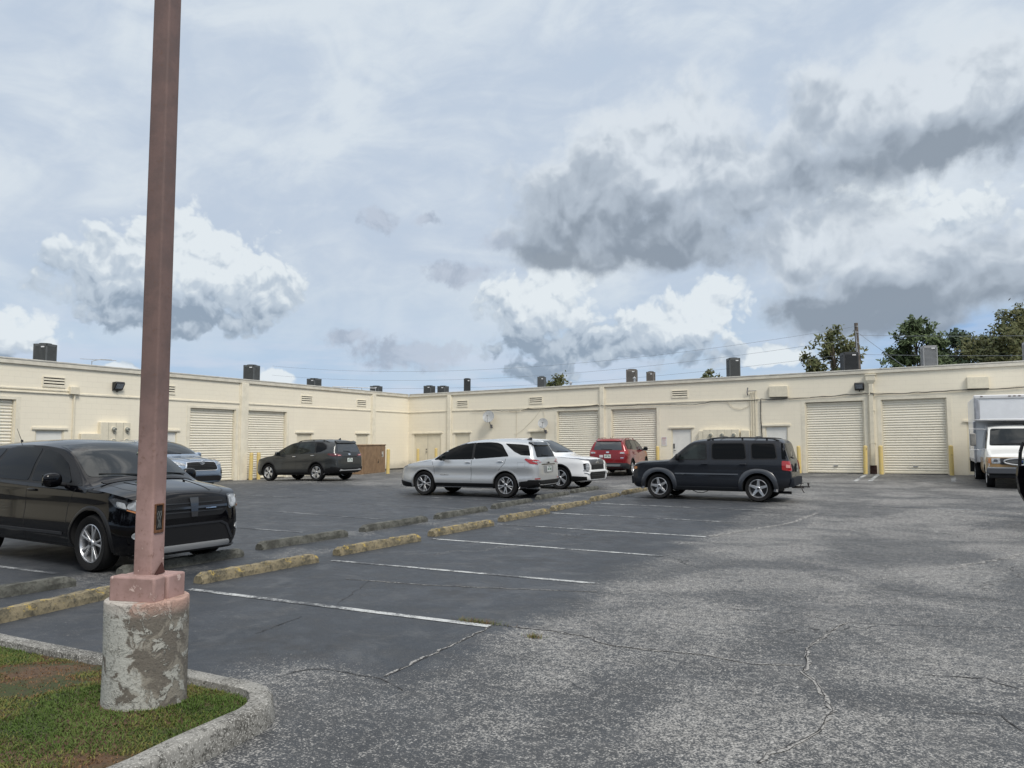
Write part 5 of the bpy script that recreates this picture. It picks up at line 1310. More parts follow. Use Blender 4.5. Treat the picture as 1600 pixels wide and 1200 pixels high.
def silver_suv():
    p = paint_m('silver_car_paint', (.50, .515, .53), .55, .34)
    P = dict(wb=2.725, rt=.355, rr=.24, paint=p, crz=.86, crown=.085, crease=.016, scallop=.030, tumble=.05,
      zt=[(3.70, .55), (3.69, .68), (3.66, .78), (3.58, .88), (3.42, .955), (3.1, 1.02), (2.75, 1.075), (2.55, 1.12), (2.3, 1.245), (2.0, 1.40), (1.7, 1.53), (1.4, 1.60), (1.0, 1.645), (.4, 1.66), (-.1, 1.645), (-.5, 1.61), (-.66, 1.57), (-.72, 1.50), (-.86, 1.19), (-.92, 1.03), (-.94, .85), (-.95, .60)],
      zs=[(3.70, .52), (3.6, .76), (3.3, .90), (2.6, 1.00), (1.2, 1.06), (-.2, 1.13), (-.7, 1.15), (-.95, 1.0)],
      w=[(3.70, .55), (3.68, .63), (3.6, .73), (3.45, .82), (3.2, .885), (2.8, .915), (1.2, .918), (0, .92), (-.4, .905), (-.7, .86), (-.86, .79), (-.95, .68)],
      wr=[(3.70, .45), (3.5, .66), (3.1, .75), (2.6, .78), (2.35, .75), (1.6, .63), (.4, .61), (-.6, .57), (-.85, .66), (-.95, .60)],
      z0=[(3.70, .26), (3.5, .22), (2.4, .24), (.5, .25), (-.5, .27), (-.95, .36)])
    c = Car(P, 'silver suv with red taillights parked side-on in the middle of the lot', 'suv', (-9.93, 20.25), 180); c.under()
    c.patch('windshield', [(-.68, 1.16), (.68, 1.16), (.60, 1.53), (.3, 1.565), (-.3, 1.565), (-.60, 1.53)], 'F', M_GLSC, rnd=.06)
    c.patch('rear_window', [(-.62, 1.14), (.62, 1.14), (.53, 1.46), (-.53, 1.46)], 'B', M_GLS, rnd=.06)
    c.patch('spoiler', [(-.56, 1.46), (.56, 1.46), (.54, 1.535), (-.54, 1.535)], 'B', mat('gloss_black', (.006, .006, .007), rough=.15, coat=1), off=.05, rnd=.03)
    for a in ([(2.42, 1.045), (2.05, 1.30), (1.72, 1.44), (1.42, 1.515), (1.15, 1.545), (1.10, 1.075)], [(1.03, 1.08), (1.07, 1.55), (.6, 1.565), (.35, 1.545), (.20, 1.49), (-.06, 1.20), (-.08, 1.165)]):
        c.both('side_window', a, M_GLS, off=.005, rnd=[.08, .05, .05, .05, .03, .03, .03][:len(a)])
    c.both('pillar_cover', [(1.10, 1.075), (1.15, 1.545), (1.07, 1.55), (1.03, 1.08)], M_TRB, off=.007)
    c.both('quarter_window', [(.12, 1.525), (-.38, 1.50), (-.60, 1.47), (-.74, 1.185), (-.46, 1.20), (-.22, 1.30)], M_GLS, off=.005, rnd=.04)
    for ax in 'LR':
        c.strip([(2.45, 1.00), (2.36, .8), (2.36, .42), (2.30, .33)], .010, ax); c.strip([(1.10, 1.05), (1.10, .33)], .010, ax); c.strip([(-.02, 1.15), (.02, .98), (.30, .66), (.36, .42)], .010, ax)
        c.strip([(3.4, .90), (2.5, 1.03)], .010, ax); c.strip([(-.38, .83), (-.60, .83), (-.60, 1.0), (-.38, 1.0), (-.38, .83)], .006, ax, m=mat('silver_shade', (.2, .21, .22), rough=.4))
    blk = M_TRB
    c.both('lower_trim', [(2.34, .235), (.38, .245), (.38, .40), (2.34, .385)], blk, off=.012, rnd=.02)
    c.patch('lower_trim', [(-.80, .30), (.80, .30), (.86, .52), (.5, .50), (-.5, .50), (-.86, .52)], 'B', blk, off=.02, rnd=.03)
    c.both('lower_trim', [(-.42, .30), (-.90, .33), (-.93, .52), (-.44, .46)], blk, off=.014, rnd=.02)
    c.both('lower_trim', [(3.18, .24), (3.62, .27), (3.67, .44), (3.18, .36)], blk, off=.012, rnd=.02)
    c.arch(.405, .455, mat('arch_silver_edge', (.40, .41, .42), rough=.4, metal=.4), off=.008)
    for s, ax in ((1, 'L'), (-1, 'R')):
        t = c.patch('taillight', [(-.94, 1.00), (-.62, 1.115), (-.58, 1.08), (-.74, .965), (-.94, .94)], ax, M_RED, off=.012, rnd=.02)
        if t: c.patch('reverse_lamp', [(-.92, 1.015), (-.80, 1.05), (-.80, 1.025), (-.92, .985)], ax, M_LENS, off=.017, parent=t)
        t = c.patch('taillight', [(s * .50, .985), (s * .82, .985), (s * .84, 1.09), (s * .62, 1.06), (s * .50, 1.02)], 'B', M_RED, off=.012, rnd=.02)
        c.patch('reverse_lamp', [(s * .55, 1.0), (s * .70, .995), (s * .70, 1.03), (s * .58, 1.025)], 'B', M_LENS, off=.018, parent=t)
        c.patch('headlight', [(3.62, .80), (3.52, .885), (3.30, .92), (3.36, .86)], ax, M_LENSD, off=.010, rnd=.02)
        c.patch('headlight', [(s * .44, .82), (s * .70, .86), (s * .76, .82), (s * .70, .77)], 'F', M_LENS, off=.010, rnd=.02)
        c.patch('rear_reflector', [(s * .60, .535), (s * .78, .535), (s * .78, .56), (s * .60, .56)], 'B', M_RED, off=.01)
    c.patch('air_intake', [(-.5, .40), (.5, .40), (.55, .60), (-.55, .60)], 'F', M_TRB, off=.006, rnd=.03); c.patch('grille', [(-.5, .68), (.5, .68), (.46, .78), (-.46, .78)], 'F', M_TRB, off=.006, rnd=.03)
    c.patch('plate_recess', [(-.30, .70), (.30, .70), (.34, .90), (-.34, .90)], 'B', mat('silver_recess', (.28, .29, .30), rough=.4, metal=.4), off=.005, rnd=.03)
    c.patch('trim_bar', [(-.46, .925), (.46, .925), (.44, .955), (-.44, .955)], 'B', mat('gloss_black', (.006, .006, .007)), off=.014)
    b = c.hit(0, .99, 'B')[0]; mb = MB(); mb.box((b.x - .02, 0, .985), (.012, .15, .022)); mb.box((b.x - .02, 0, .985), (.014, .06, .045)); mb.build('emblem', M_BLK, c.root)
    c.plate(0, 0, .80, 'B', m=mat('pale_plate', (.55, .56, .56), rough=.4))
    c.mirrors(2.02, 1.11, .90, M_TRB, (.12, .22, .16)); c.handles([(1.22, .985), (.17, 1.02)], M_CHR)
    c.shark(-.32, mat('gloss_black', (.006, .006, .007)), 1.15); c.wiper([(-.1, 1.17), (.28, 1.20)], 'B', r=.012)
    c.text('EQUINOX', 2.00, .60, .065, 'L', M_CHR)
    c.wheels((5, 'double'), M_RIMS)
    # exhaust and suspension hints below the bumper
    mb = MB(); mb.tube([(-.92, .55, .28), (-.5, .55, .28)], .035, 10); mb.build('exhaust_pipe', M_GALV, c.root)
silver_suv()

def boxy_suv():
    p = paint_m('dark_slate_paint', (.017, .0195, .025), .15, .3, coat=.45, spec=.15)
    P = dict(wb=2.635, rt=.345, rr=.235, paint=p, crz=.95, crown=.06, cexp=4.0, crease=.010, scallop=.010, tumble=.03,
      zt=[(3.40, .60), (3.395, .82), (3.38, .95), (3.33, .995), (3.2, 1.015), (2.7, 1.045), (2.42, 1.07), (2.36, 1.10), (2.15, 1.27), (1.95, 1.44), (1.80, 1.55), (1.68, 1.60), (1.4, 1.63), (.6, 1.645), (-.2, 1.635), (-.56, 1.61), (-.63, 1.56), (-.72, 1.25), (-.775, 1.08), (-.81, .9), (-.83, .62)],
      zs=[(3.40, .58), (3.36, .88), (3.2, .955), (2.4, 1.02), (.0, 1.04), (-.7, 1.045), (-.83, .9)],
      w=[(3.40, .70), (3.39, .77), (3.345, .825), (3.25, .855), (3.0, .872), (2.4, .876), (0, .876), (-.5, .87), (-.7, .845), (-.79, .80), (-.83, .74)],
      wr=[(3.40, .62), (3.3, .76), (2.5, .80), (2.35, .79), (1.7, .67), (.5, .66), (-.55, .64), (-.7, .72), (-.83, .7)],
      z0=[(3.40, .36), (3.28, .30), (2.9, .28), (2.2, .26), (.5, .26), (-.4, .30), (-.83, .40)])
    c = Car(P, 'dark slate boxy suv with roof rails and five-spoke wheels, tow bar at its tail', 'suv', (-3.26, 21.55), 178.5); c.under()
    c.patch('windshield', [(-.70, 1.13), (.70, 1.13), (.63, 1.54), (-.63, 1.54)], 'F', M_GLSC, rnd=.05)
    c.patch('rear_window', [(-.62, 1.10), (.62, 1.10), (.56, 1.50), (-.56, 1.50)], 'B', M_GLS, rnd=.05)
    for ax in 'LR': c.patch('rear_window_corner', [(-.60, 1.10), (-.725, 1.10), (-.64, 1.50), (-.57, 1.52)], ax, M_GLS, off=.005, rnd=.03)
    w1 = [(2.17, 1.085), (1.82, 1.395), (1.66, 1.475), (1.37, 1.49), (1.33, 1.085)]
    w2 = [(1.16, 1.09), (1.19, 1.50), (.36, 1.505), (.30, 1.10)]; w3 = [(.13, 1.11), (.17, 1.50), (-.40, 1.49), (-.47, 1.12)]
    c.both('window_surround', [(2.25, 1.06), (1.84, 1.43), (1.66, 1.51), (1.345, 1.52), (1.30, 1.06)], M_TRB, off=.003, rnd=.04)
    for a in ([(1.19, 1.065), (1.22, 1.525), (.33, 1.53), (.27, 1.075)], [(.16, 1.085), (.20, 1.525), (-.43, 1.515), (-.50, 1.095)]): c.both('window_surround', a, M_TRB, off=.003, rnd=.06)
    c.both('side_window', w1, M_GLSL, off=.007, rnd=.05); c.both('side_window', w2, M_GLS, off=.007, rnd=.07); c.both('side_window', w3, M_GLS, off=.007, rnd=.07)
    for ax in 'LR':
        c.strip([(2.30, 1.04), (2.22, .95), (2.22, .36)], .011, ax); c.strip([(1.25, 1.52), (1.25, .33)], .011, ax); c.strip([(.24, 1.52), (.24, 1.0), (.42, .72), (.48, .42)], .011, ax)
        c.strip([(1.40, 1.55), (2.36, 1.08)], .006, ax)
        c.strip([(3.3, .965), (2.35, 1.025)], .010, ax)
    c.both('side_moulding', [(2.18, .685), (.50, .685), (.50, .715), (2.18, .715)], M_SILT if False else mat('slate_highlight', (.10, .11, .125), rough=.35, metal=.3), off=.014)
    c.both('sill_trim', [(2.2, .27), (.5, .27), (.5, .36), (2.2, .36)], M_TRG, off=.014, rnd=.02)
    c.arch(.40, .505, mat('slate_arch', (.028, .032, .040), rough=.32, coat=.6), off=.032, a0=-9, a1=189, name='wheel_arch_flare', sq=.06)
    c.patch('rear_bumper', [(-.78, .42), (.78, .42), (.80, .62), (-.80, .62)], 'B', mat('slate_bumper', (.016, .019, .026), rough=.6, spec=.15), off=.045, rnd=.04, skirt=.2)
    c.patch('front_bumper', [(-.70, .40), (.70, .40), (.76, .62), (-.76, .62)], 'F', p, off=.05, rnd=.04, skirt=.2)
    g = grille_bars(c, -.45, .45, .76, .92, 1, M_TRG)
    for i in range(7): c.patch('grille_slot', [(-.40 + i * .12, .775), (-.33 + i * .12, .775), (-.33 + i * .12, .91), (-.40 + i * .12, .91)], 'F', M_SHUT, off=.016, parent=g)
    for s, ax in ((1, 'L'), (-1, 'R')):
        t = c.patch('taillight', [(-.60, .83), (-.80, .80), (-.77, 1.045), (-.60, 1.06)], ax, M_RED, off=.014, rnd=.03)
        if t: c.patch('reverse_lamp', [(-.70, .89), (-.79, .88), (-.78, .955), (-.70, .965)], ax, mat('pink_lens', (.6, .28, .26), rough=.15, coat=1), off=.02, parent=t, rnd=.01)
        c.patch('taillight', [(s * .70, .80), (s * .82, .81), (s * .80, 1.05), (s * .70, 1.05)], 'B', M_RED, off=.014, rnd=.02)
        c.patch('turn_signal', [(3.36, .80), (3.25, .81), (3.25, .875), (3.35, .875)], ax, M_AMB, off=.012, rnd=.02)
        c.patch('headlight', [(3.385, .88), (3.33, .88), (3.31, .955), (3.36, .955)], ax, M_LENS, off=.010, rnd=.02)
        c.patch('headlight', [(s * .53, .80), (s * .70, .80), (s * .70, .95), (s * .53, .95)], 'F', M_LENS, off=.012, rnd=.06)
    c.plate(0, 0, .84, 'B'); c.mirrors(2.06, 1.14, .86, M_TRB, (.13, .20, .19)); c.handles([(1.38, .965), (.37, .965)], p)
    c.roof_rails(1.35, -.52, .60, M_BLK, .05, .020); c.wiper([(.1, 1.12), (.35, 1.15)], 'B', r=.014)
    mb = MB()
    for x in (1.0, .1):
        pts = [(x, y, c.hit(x, y, 'T')[0].z + .045) for y in (-.6, -.3, 0, .3, .6)]; mb.tube(pts, .014, 6)
    mb.build('roof_crossbar', M_BLK, c.root)
    c.text('PATRIOT', 2.02, .675, .05, 'L', M_SILT)
    # tow hitch
    mb = MB(); mb.box((-.86, 0, .36), (.30, .06, .06)); mb.box((-1.06, 0, .37), (.20, .05, .03)); mb.tube([(-1.12, 0, .38), (-1.12, 0, .44)], .016, 8); mb.lathe([(0, -.03), (.022, -.02), (.03, 0), (.022, .02), (0, .03)], (-1.12, 0, .455), 'Z', 12)
    mb.tube([(-.95, .05, .36), (-1.0, .12, .26), (-1.03, .12, .22)], .012, 6); mb.tube([(-.9, 0, .36), (-.95, 0, .45), (-1.0, 0, .46)], .010, 6)
    mb.build('tow_bar', mat('rusty_steel', (.05, .045, .045), rough=.6, metal=.4), c.root, smooth=True)
    mb = MB(); mb.box((-.855, .25, .88), (.05, .10, .22)); mb.build('spare_latch', M_BLK, c.root, bevel=.01)
    mb = MB(); mb.tube([(1.8, .55, .25), (1.65, .60, .19), (1.5, .60, .18), (1.35, .58, .235)], .010, 6); mb.build('hanging_hose', M_BLK, c.root)
    h = c.hit(.55, .60, 'T'); mb = MB(); mb.tube([h[0], h[0] + Vector((-.03, 0, .40))], .006, 5); 
    c.wheels((5, 'single'), M_RIMS)
boxy_suv()

def rogue():
    p = paint_m('dark_grey_green_paint', (.045, .048, .049), .4, .35, coat=.6)
    P = dict(wb=2.705, rt=.355, rr=.24, paint=p, crz=.88, crown=.08, crease=.014, scallop=.016,
      zt=[(3.64, .56), (3.63, .72), (3.60, .86), (3.52, .94), (3.3, 1.0), (2.9, 1.06), (2.6, 1.12), (2.3, 1.28), (2.0, 1.43), (1.7, 1.56), (1.4, 1.63), (1.0, 1.67), (.4, 1.69), (-.2, 1.67), (-.62, 1.62), (-.76, 1.58), (-.80, 1.50), (-.90, 1.20), (-.955, 1.04), (-.975, .85), (-1.0, .62)],
      zs=[(3.64, .54), (3.5, .82), (3.2, .93), (2.6, 1.02), (1.2, 1.06), (-.2, 1.12), (-.7, 1.16), (-1.0, 1.0)],
      w=[(3.64, .55), (3.62, .64), (3.54, .74), (3.4, .82), (3.2, .88), (2.8, .91), (0, .918), (-.4, .905), (-.75, .86), (-.92, .79), (-1.0, .68)],
      wr=[(3.64, .45), (3.4, .68), (3.1, .76), (2.6, .78), (2.3, .75), (1.6, .64), (.4, .62), (-.7, .58), (-.9, .66), (-1.0, .6)],
      z0=[(3.64, .28), (3.4, .23), (2.4, .24), (.5, .25), (-.5, .28), (-1.0, .38)])
    c = Car(P, 'dark grey suv parked nose-in beside the left roll-up doors, before the brown cabinet', 'suv', (-20.82, 25.0), 176.4); c.under()
    c.patch('windshield', [(-.68, 1.17), (.68, 1.17), (.60, 1.56), (-.60, 1.56)], 'F', M_GLSC, rnd=.06)
    c.patch('rear_window', [(-.60, 1.14), (.60, 1.14), (.54, 1.47), (-.54, 1.47)], 'B', mat('grey_rear_glass', (.03, .034, .038), rough=.04, coat=1), rnd=.06)
    c.patch('spoiler', [(-.56, 1.48), (.56, 1.48), (.54, 1.555), (-.54, 1.555)], 'B', p, off=.06, rnd=.03)
    c.both('window_surround', [(2.42, 1.05), (2.0, 1.335), (1.6, 1.505), (1.2, 1.565), (.5, 1.585), (-.15, 1.55), (-.42, 1.42), (-.50, 1.28), (-.2, 1.155)], M_TRB, off=.003, rnd=.05)
    for a, m in (([(2.22, 1.09), (1.95, 1.30), (1.6, 1.46), (1.18, 1.535), (1.14, 1.09)], M_GLSL), ([(1.07, 1.09), (1.11, 1.54), (.5, 1.56), (.22, 1.55), (.12, 1.12)], M_GLSL), ([(.05, 1.13), (.15, 1.545), (-.13, 1.52), (-.38, 1.40), (-.45, 1.28), (-.2, 1.17)], M_GLS)): c.both('side_window', a, m, off=.007, rnd=.04)
    for ax in 'LR':
        c.strip([(2.44, 1.0), (2.36, .8), (2.36, .4)], .010, ax); c.strip([(1.10, 1.05), (1.10, .33)], .010, ax); c.strip([(-.02, 1.12), (.02, .98), (.32, .66), (.38, .42)], .010, ax)
    c.both('lower_trim', [(2.3, .25), (.4, .26), (.4, .36), (2.3, .35)], M_TRB, off=.012, rnd=.02)
    c.patch('lower_trim', [(-.82, .32), (.82, .32), (.86, .56), (.5, .50), (-.5, .50), (-.86, .56)], 'B', M_TRB, off=.02, rnd=.03)
    c.both('lower_trim', [(-.44, .30), (-.96, .35), (-.99, .55), (-.5, .50)], M_TRB, off=.014, rnd=.02)
    c.patch('skid_trim', [(-.62, .40), (.62, .40), (.58, .47), (.40, .435), (-.40, .435), (-.58, .47)], 'B', M_SILT, off=.03, rnd=.02)
    c.arch(.405, .455, M_TRB, off=.014)
    for s, ax in ((1, 'L'), (-1, 'R')):
        t = c.patch('taillight', [(-.97, 1.075), (-.64, 1.10), (-.58, 1.06), (-.72, 1.0), (-.97, .985)], ax, M_REDK, off=.012, rnd=.02)
        t = c.patch('taillight', [(s * .42, .985), (s * .82, .975), (s * .84, 1.085), (s * .60, 1.07), (s * .50, 1.05)], 'B', M_REDK, off=.012, rnd=.02)
        c.patch('reverse_lamp', [(s * .50, 1.0), (s * .66, .995), (s * .66, 1.025), (s * .54, 1.025)], 'B', mat('pink_lens', (.6, .28, .26)), off=.018, parent=t)
        c.patch('headlight', [(3.60, .84), (3.50, .91), (3.30, .94), (3.36, .88)], ax, M_LENSD, off=.010, rnd=.02)
    c.patch('trim_bar', [(-.44, .945), (.44, .945), (.42, .965), (-.42, .965)], 'B', M_BLK, off=.014)
    c.patch('emblem', [(-.06, 1.02), (.06, 1.02), (.06, 1.08), (-.06, 1.08)], 'B', M_CHR, off=.012, rnd=.03)
    c.plate(0, 0, .82, 'B'); c.mirrors(2.05, 1.12, .90, p); c.handles([(1.22, .99), (.20, 1.02)], M_CHR)
    c.roof_rails(1.25, -.45, .60, M_BLK, .04, .014); c.shark(-.42, p); c.wiper([(-.05, 1.16), (.3, 1.18)], 'B', r=.012)
    c.wheels((5, 'wide'), M_RIMS)
rogue()

def red_suv():
    p = paint_m('ruby_red_paint', (.20, .010, .014), .35, .3)
    P = dict(wb=2.69, rt=.35, rr=.225, paint=p, crz=.90, crown=.08, crease=.012, scallop=.018,
      zt=[(3.58, .56), (3.57, .72), (3.53, .86), (3.44, .95), (3.2, 1.02), (2.8, 1.09), (2.55, 1.15), (2.2, 1.36), (1.9, 1.51), (1.6, 1.61), (1.3, 1.65), (.6, 1.67), (-.2, 1.65), (-.55, 1.61), (-.68, 1.56), (-.74, 1.48), (-.86, 1.18), (-.90, 1.03), (-.92, .85), (-.945, .60)],
      zs=[(3.58, .54), (3.45, .82), (3.2, .93), (2.6, 1.03), (1.2, 1.08), (-.2, 1.13), (-.7, 1.15), (-.945, 1.0)],
      w=[(3.58, .55), (3.55, .64), (3.47, .74), (3.3, .83), (3.1, .885), (2.7, .912), (0, .918), (-.4, .91), (-.7, .88), (-.86, .83), (-.945, .74)],
      wr=[(3.58, .45), (3.4, .68), (3.1, .76), (2.6, .79), (2.2, .74), (1.6, .66), (.4, .64), (-.6, .61), (-.85, .70), (-.945, .66)],
      z0=[(3.58, .28), (3.4, .23), (2.4, .24), (.5, .25), (-.5, .28), (-.945, .38)])
    c = Car(P, 'dark red suv with its tail towards the lot, parked before the middle roll-up doors', 'suv', (-11.45, 32.9), 94); c.under()
    c.patch('windshield', [(-.68, 1.20), (.68, 1.20), (.60, 1.58), (-.60, 1.58)], 'F', M_GLSC, rnd=.06)
    c.patch('rear_window', [(-.64, 1.14), (.64, 1.14), (.56, 1.50), (-.56, 1.50)], 'B', mat('grey_rear_glass', (.03, .034, .038)), rnd=.06)
    c.patch('spoiler', [(-.58, 1.505), (.58, 1.505), (.56, 1.57), (-.56, 1.57)], 'B', p, off=.05, rnd=.03)
    c.both('window_surround', [(2.42, 1.08), (1.9, 1.44), (1.5, 1.54), (.5, 1.58), (-.25, 1.55), (-.60, 1.38), (-.62, 1.18)], M_TRB, off=.003, rnd=.05)
    for a, m in (([(2.2, 1.11), (1.86, 1.40), (1.5, 1.505), (1.12, 1.53), (1.10, 1.11)], M_GLSL), ([(1.02, 1.11), (1.04, 1.54), (.3, 1.55), (.15, 1.14)], M_GLSL), ([(.05, 1.16), (.2, 1.545), (-.24, 1.52), (-.54, 1.37), (-.56, 1.20)], M_GLS)): c.both('side_window', a, m, off=.007, rnd=.04)
    for ax in 'LR': c.strip([(2.44, 1.0), (2.36, .4)], .012, ax); c.strip([(1.07, 1.05), (1.07, .33)], .012, ax); c.strip([(-.02, 1.12), (.02, .98), (.32, .66), (.38, .42)], .012, ax)
    c.both('lower_trim', [(2.3, .25), (.4, .26), (.4, .36), (2.3, .35)], M_TRB, off=.012, rnd=.02)
    c.patch('lower_trim', [(-.84, .36), (.84, .36), (.86, .58), (-.86, .58)], 'B', M_TRG, off=.03, rnd=.04); c.both('lower_trim', [(-.44, .30), (-.92, .36), (-.93, .58), (-.5, .50)], M_TRG, off=.014, rnd=.02)
    c.patch('skid_trim', [(-.56, .44), (.56, .44), (.60, .53), (-.60, .53)], 'B', mat('grey_skid', (.16, .17, .175), rough=.45), off=.045, rnd=.03)
    c.arch(.40, .45, M_TRB, off=.010)
    for s, ax in ((1, 'L'), (-1, 'R')):
        c.patch('taillight', [(-.92, .98), (-.66, .97), (-.62, 1.11), (-.88, 1.13)], ax, M_RED, off=.012, rnd=.02)
        t = c.patch('taillight', [(s * .48, .97), (s * .84, .96), (s * .84, 1.13), (s * .60, 1.11), (s * .50, 1.05)], 'B', M_RED, off=.012, rnd=.03)
        c.patch('reverse_lamp', [(s * .54, .99), (s * .76, .985), (s * .74, 1.05), (s * .58, 1.05)], 'B', M_LENS, off=.018, parent=t, rnd=.02)
    c.plate(0, 0, .87, 'B'); mb = MB(); b = c.hit(.30, .87, 'B')[0]; mb.box((b.x - .015, .28, .87), (.01, .16, .11)); mb.build('bumper_sticker', mat('pale_sticker', (.62, .58, .60), rough=.5), c.root)
    c.patch('badge', [(-.72, .79), (-.58, .79), (-.58, .82), (-.72, .82)], 'B', M_CHR, off=.012)
    c.patch('emblem', [(-.07, 1.015), (.07, 1.015), (.07, 1.07), (-.07, 1.07)], 'B', M_CHR, off=.012, rnd=.03)
    c.mirrors(2.0, 1.15, .90, M_TRB); c.handles([(1.2, 1.0), (.2, 1.03)], p); c.roof_rails(1.3, -.45, .62, p, .055, .016); c.shark(-.3, M_BLK, .8)
    h = c.hit(-.1, -.02, 'T'); mb = MB(); mb.tube([h[0], h[0] + Vector((-.05, 0, .10))], .007, 6); mb.build('rod_antenna', M_BLK, c.root)
    c.wiper([(-.2, 1.16), (.3, 1.18)], 'B', r=.012); c.wheels((5, 'double'), M_RIMS)
red_suv()

def white_suv():
    p = paint_m('white_car_paint', (.74, .75, .76), 0, .3)
    P = dict(wb=2.706, rt=.372, rr=.255, paint=p, crz=.86, crown=.08, crease=.014, scallop=.016,
      zt=[(3.66, .62), (3.652, .80), (3.62, .94), (3.54, 1.00), (3.3, 1.045), (2.9, 1.09), (2.62, 1.14), (2.3, 1.32), (2.0, 1.48), (1.7, 1.62), (1.4, 1.655), (1.0, 1.675), (.4, 1.68), (-.2, 1.665), (-.7, 1.61), (-.8, 1.6), (-.93, 1.25), (-.98, 1.05), (-1.0, .6)],
      zs=[(3.66, .58), (3.55, .90), (3.2, .99), (2.6, 1.04), (1.2, 1.08), (-.2, 1.12), (-.7, 1.15), (-1.0, 1.0)],
      w=[(3.66, .70), (3.64, .76), (3.58, .82), (3.45, .87), (3.2, .91), (2.8, .928), (0, .93), (-.5, .92), (-.8, .87), (-1.0, .72)],
      wr=[(3.66, .6), (3.5, .74), (3.1, .80), (2.6, .80), (2.3, .77), (1.6, .66), (.4, .64), (-.7, .60), (-1.0, .62)],
      z0=[(3.66, .30), (3.5, .25), (2.4, .25), (.5, .25), (-.5, .28), (-1.0, .38)])
    c = Car(P, 'white suv nosing out behind the silver suv, with stacked headlights and black grille', 'suv', (-12.6, 24.5), -5); c.under()
    c.patch('windshield', [(-.70, 1.19), (.70, 1.19), (.62, 1.62), (.3, 1.65), (-.3, 1.65), (-.62, 1.62)], 'F', M_GLSC, rnd=.06)
    c.patch('rear_window', [(-.6, 1.18), (.6, 1.18), (.54, 1.54), (-.54, 1.54)], 'B', M_GLS, rnd=.06)
    for a in ([(2.3, 1.09), (1.95, 1.36), (1.6, 1.52), (1.14, 1.60), (1.10, 1.10)], [(1.03, 1.10), (1.07, 1.61), (.3, 1.62), (.15, 1.14)], [(.05, 1.14), (.2, 1.62), (-.3, 1.58), (-.6, 1.25)]): c.both('side_window', a, M_GLS, off=.006, rnd=.04)
    for ax in 'LR': c.strip([(2.42, 1.0), (2.36, .4)], .010, ax); c.strip([(1.07, 1.05), (1.07, .33)], .010, ax); c.strip([(3.45, .985), (2.5, 1.06)], .010, ax)
    c.both('lower_trim', [(3.16, .26), (3.62, .31), (3.64, .42), (3.16, .44)], M_TRB, off=.014, rnd=.02)
    c.arch(.42, .462, M_TRB, off=.014)
    gb = mat('gloss_black', (.006, .006, .007))
    c.patch('grille', [(-.56, .985), (-.50, .80), (.50, .80), (.56, .985), (.40, .965), (-.40, .965)], 'F', mat('grille_grey', (.06, .06, .063), rough=.4), off=.010, rnd=.02)
    g = grille_bars(c, -.47, .47, .64, .80, 6, M_TRG, t=.010, off=.014); c.patch('air_intake', [(-.52, .33), (.52, .33), (.60, .50), (.50, .56), (-.50, .56), (-.60, .50)], 'F', M_TRB, off=.012, rnd=.02)
    for z in (.44, .50): c.patch('grille_bar', [(-.50, z - .01), (.50, z - .01), (.50, z + .01), (-.50, z + .01)], 'F', M_TRG, off=.03, parent=g)
    c.patch('front_bumper', [(-.82, .56), (-.62, .60), (.62, .60), (.82, .56), (.66, .49), (.60, .565), (-.60, .565), (-.66, .49)], 'F', p, off=.035, rnd=.01)
    for s, ax in ((1, 'L'), (-1, 'R')):
        h = c.patch('headlight', [(s * .61, .63), (s * .61, .84), (s * .77, .85), (s * .80, .80), (s * .79, .63)], 'F', gb, off=.008, rnd=.04)
        for z in (.665, .735, .795): c.patch('lamp_unit', [(s * .635, z - .024), (s * .77, z - .024), (s * .77, z + .024), (s * .635, z + .024)], 'F', M_LENS, off=.016, parent=h, rnd=.015)
        c.patch('fog_lamp', [(s * .60, .555), (s * .82, .60), (s * .83, .625), (s * .60, .60)], 'F', gb, off=.012)
        c.patch('daytime_lamp', [(s * .56, .93), (s * .80, .955), (s * .80, .985), (s * .56, .965)], 'F', M_LENSD, off=.012)
        c.patch('daytime_lamp', [(3.60, .93), (3.30, .985), (3.05, 1.01), (3.30, 1.005), (3.58, .965)], ax, M_LENSD, off=.010)
        h = c.patch('headlight', [(3.625, .64), (3.56, .64), (3.53, .84), (3.60, .85)], ax, gb, off=.008, rnd=.02)
        c.patch('taillight', [(s * .55, 1.0), (s * .82, 1.0), (s * .82, 1.12), (s * .55, 1.10)], 'B', M_RED, off=.012)
    b = c.hit(0, .90, 'F')[0]; mb = MB()
    for a in (90, 210, 330):
        q = Matrix.Rotation(R(a - 90), 3, 'X'); d = [q @ Vector((0, y, z)) for y, z in ((0, .005), (-.026, .045), (0, .09), (.026, .045))]
        mb.add([(b.x + .02, v.y, .895 + v.z) for v in d] + [(b.x + .035, v.y, .895 + v.z) for v in d], [(0, 1, 2, 3), (7, 6, 5, 4), (0, 4, 5, 1), (1, 5, 6, 2), (2, 6, 7, 3), (3, 7, 4, 0)])
    mb.build('emblem', M_CHR, c.root)
    c.mirrors(2.05, 1.16, .92, p); c.handles([(1.2, 1.0), (.2, 1.03)], p); c.roof_rails(1.25, -.5, .62, M_CHR, .04, .014); c.wiper([(.1, 1.2), (-.5, 1.23)], 'F')
    c.wheels((5, 'blade'), M_RIMS)
white_suv()

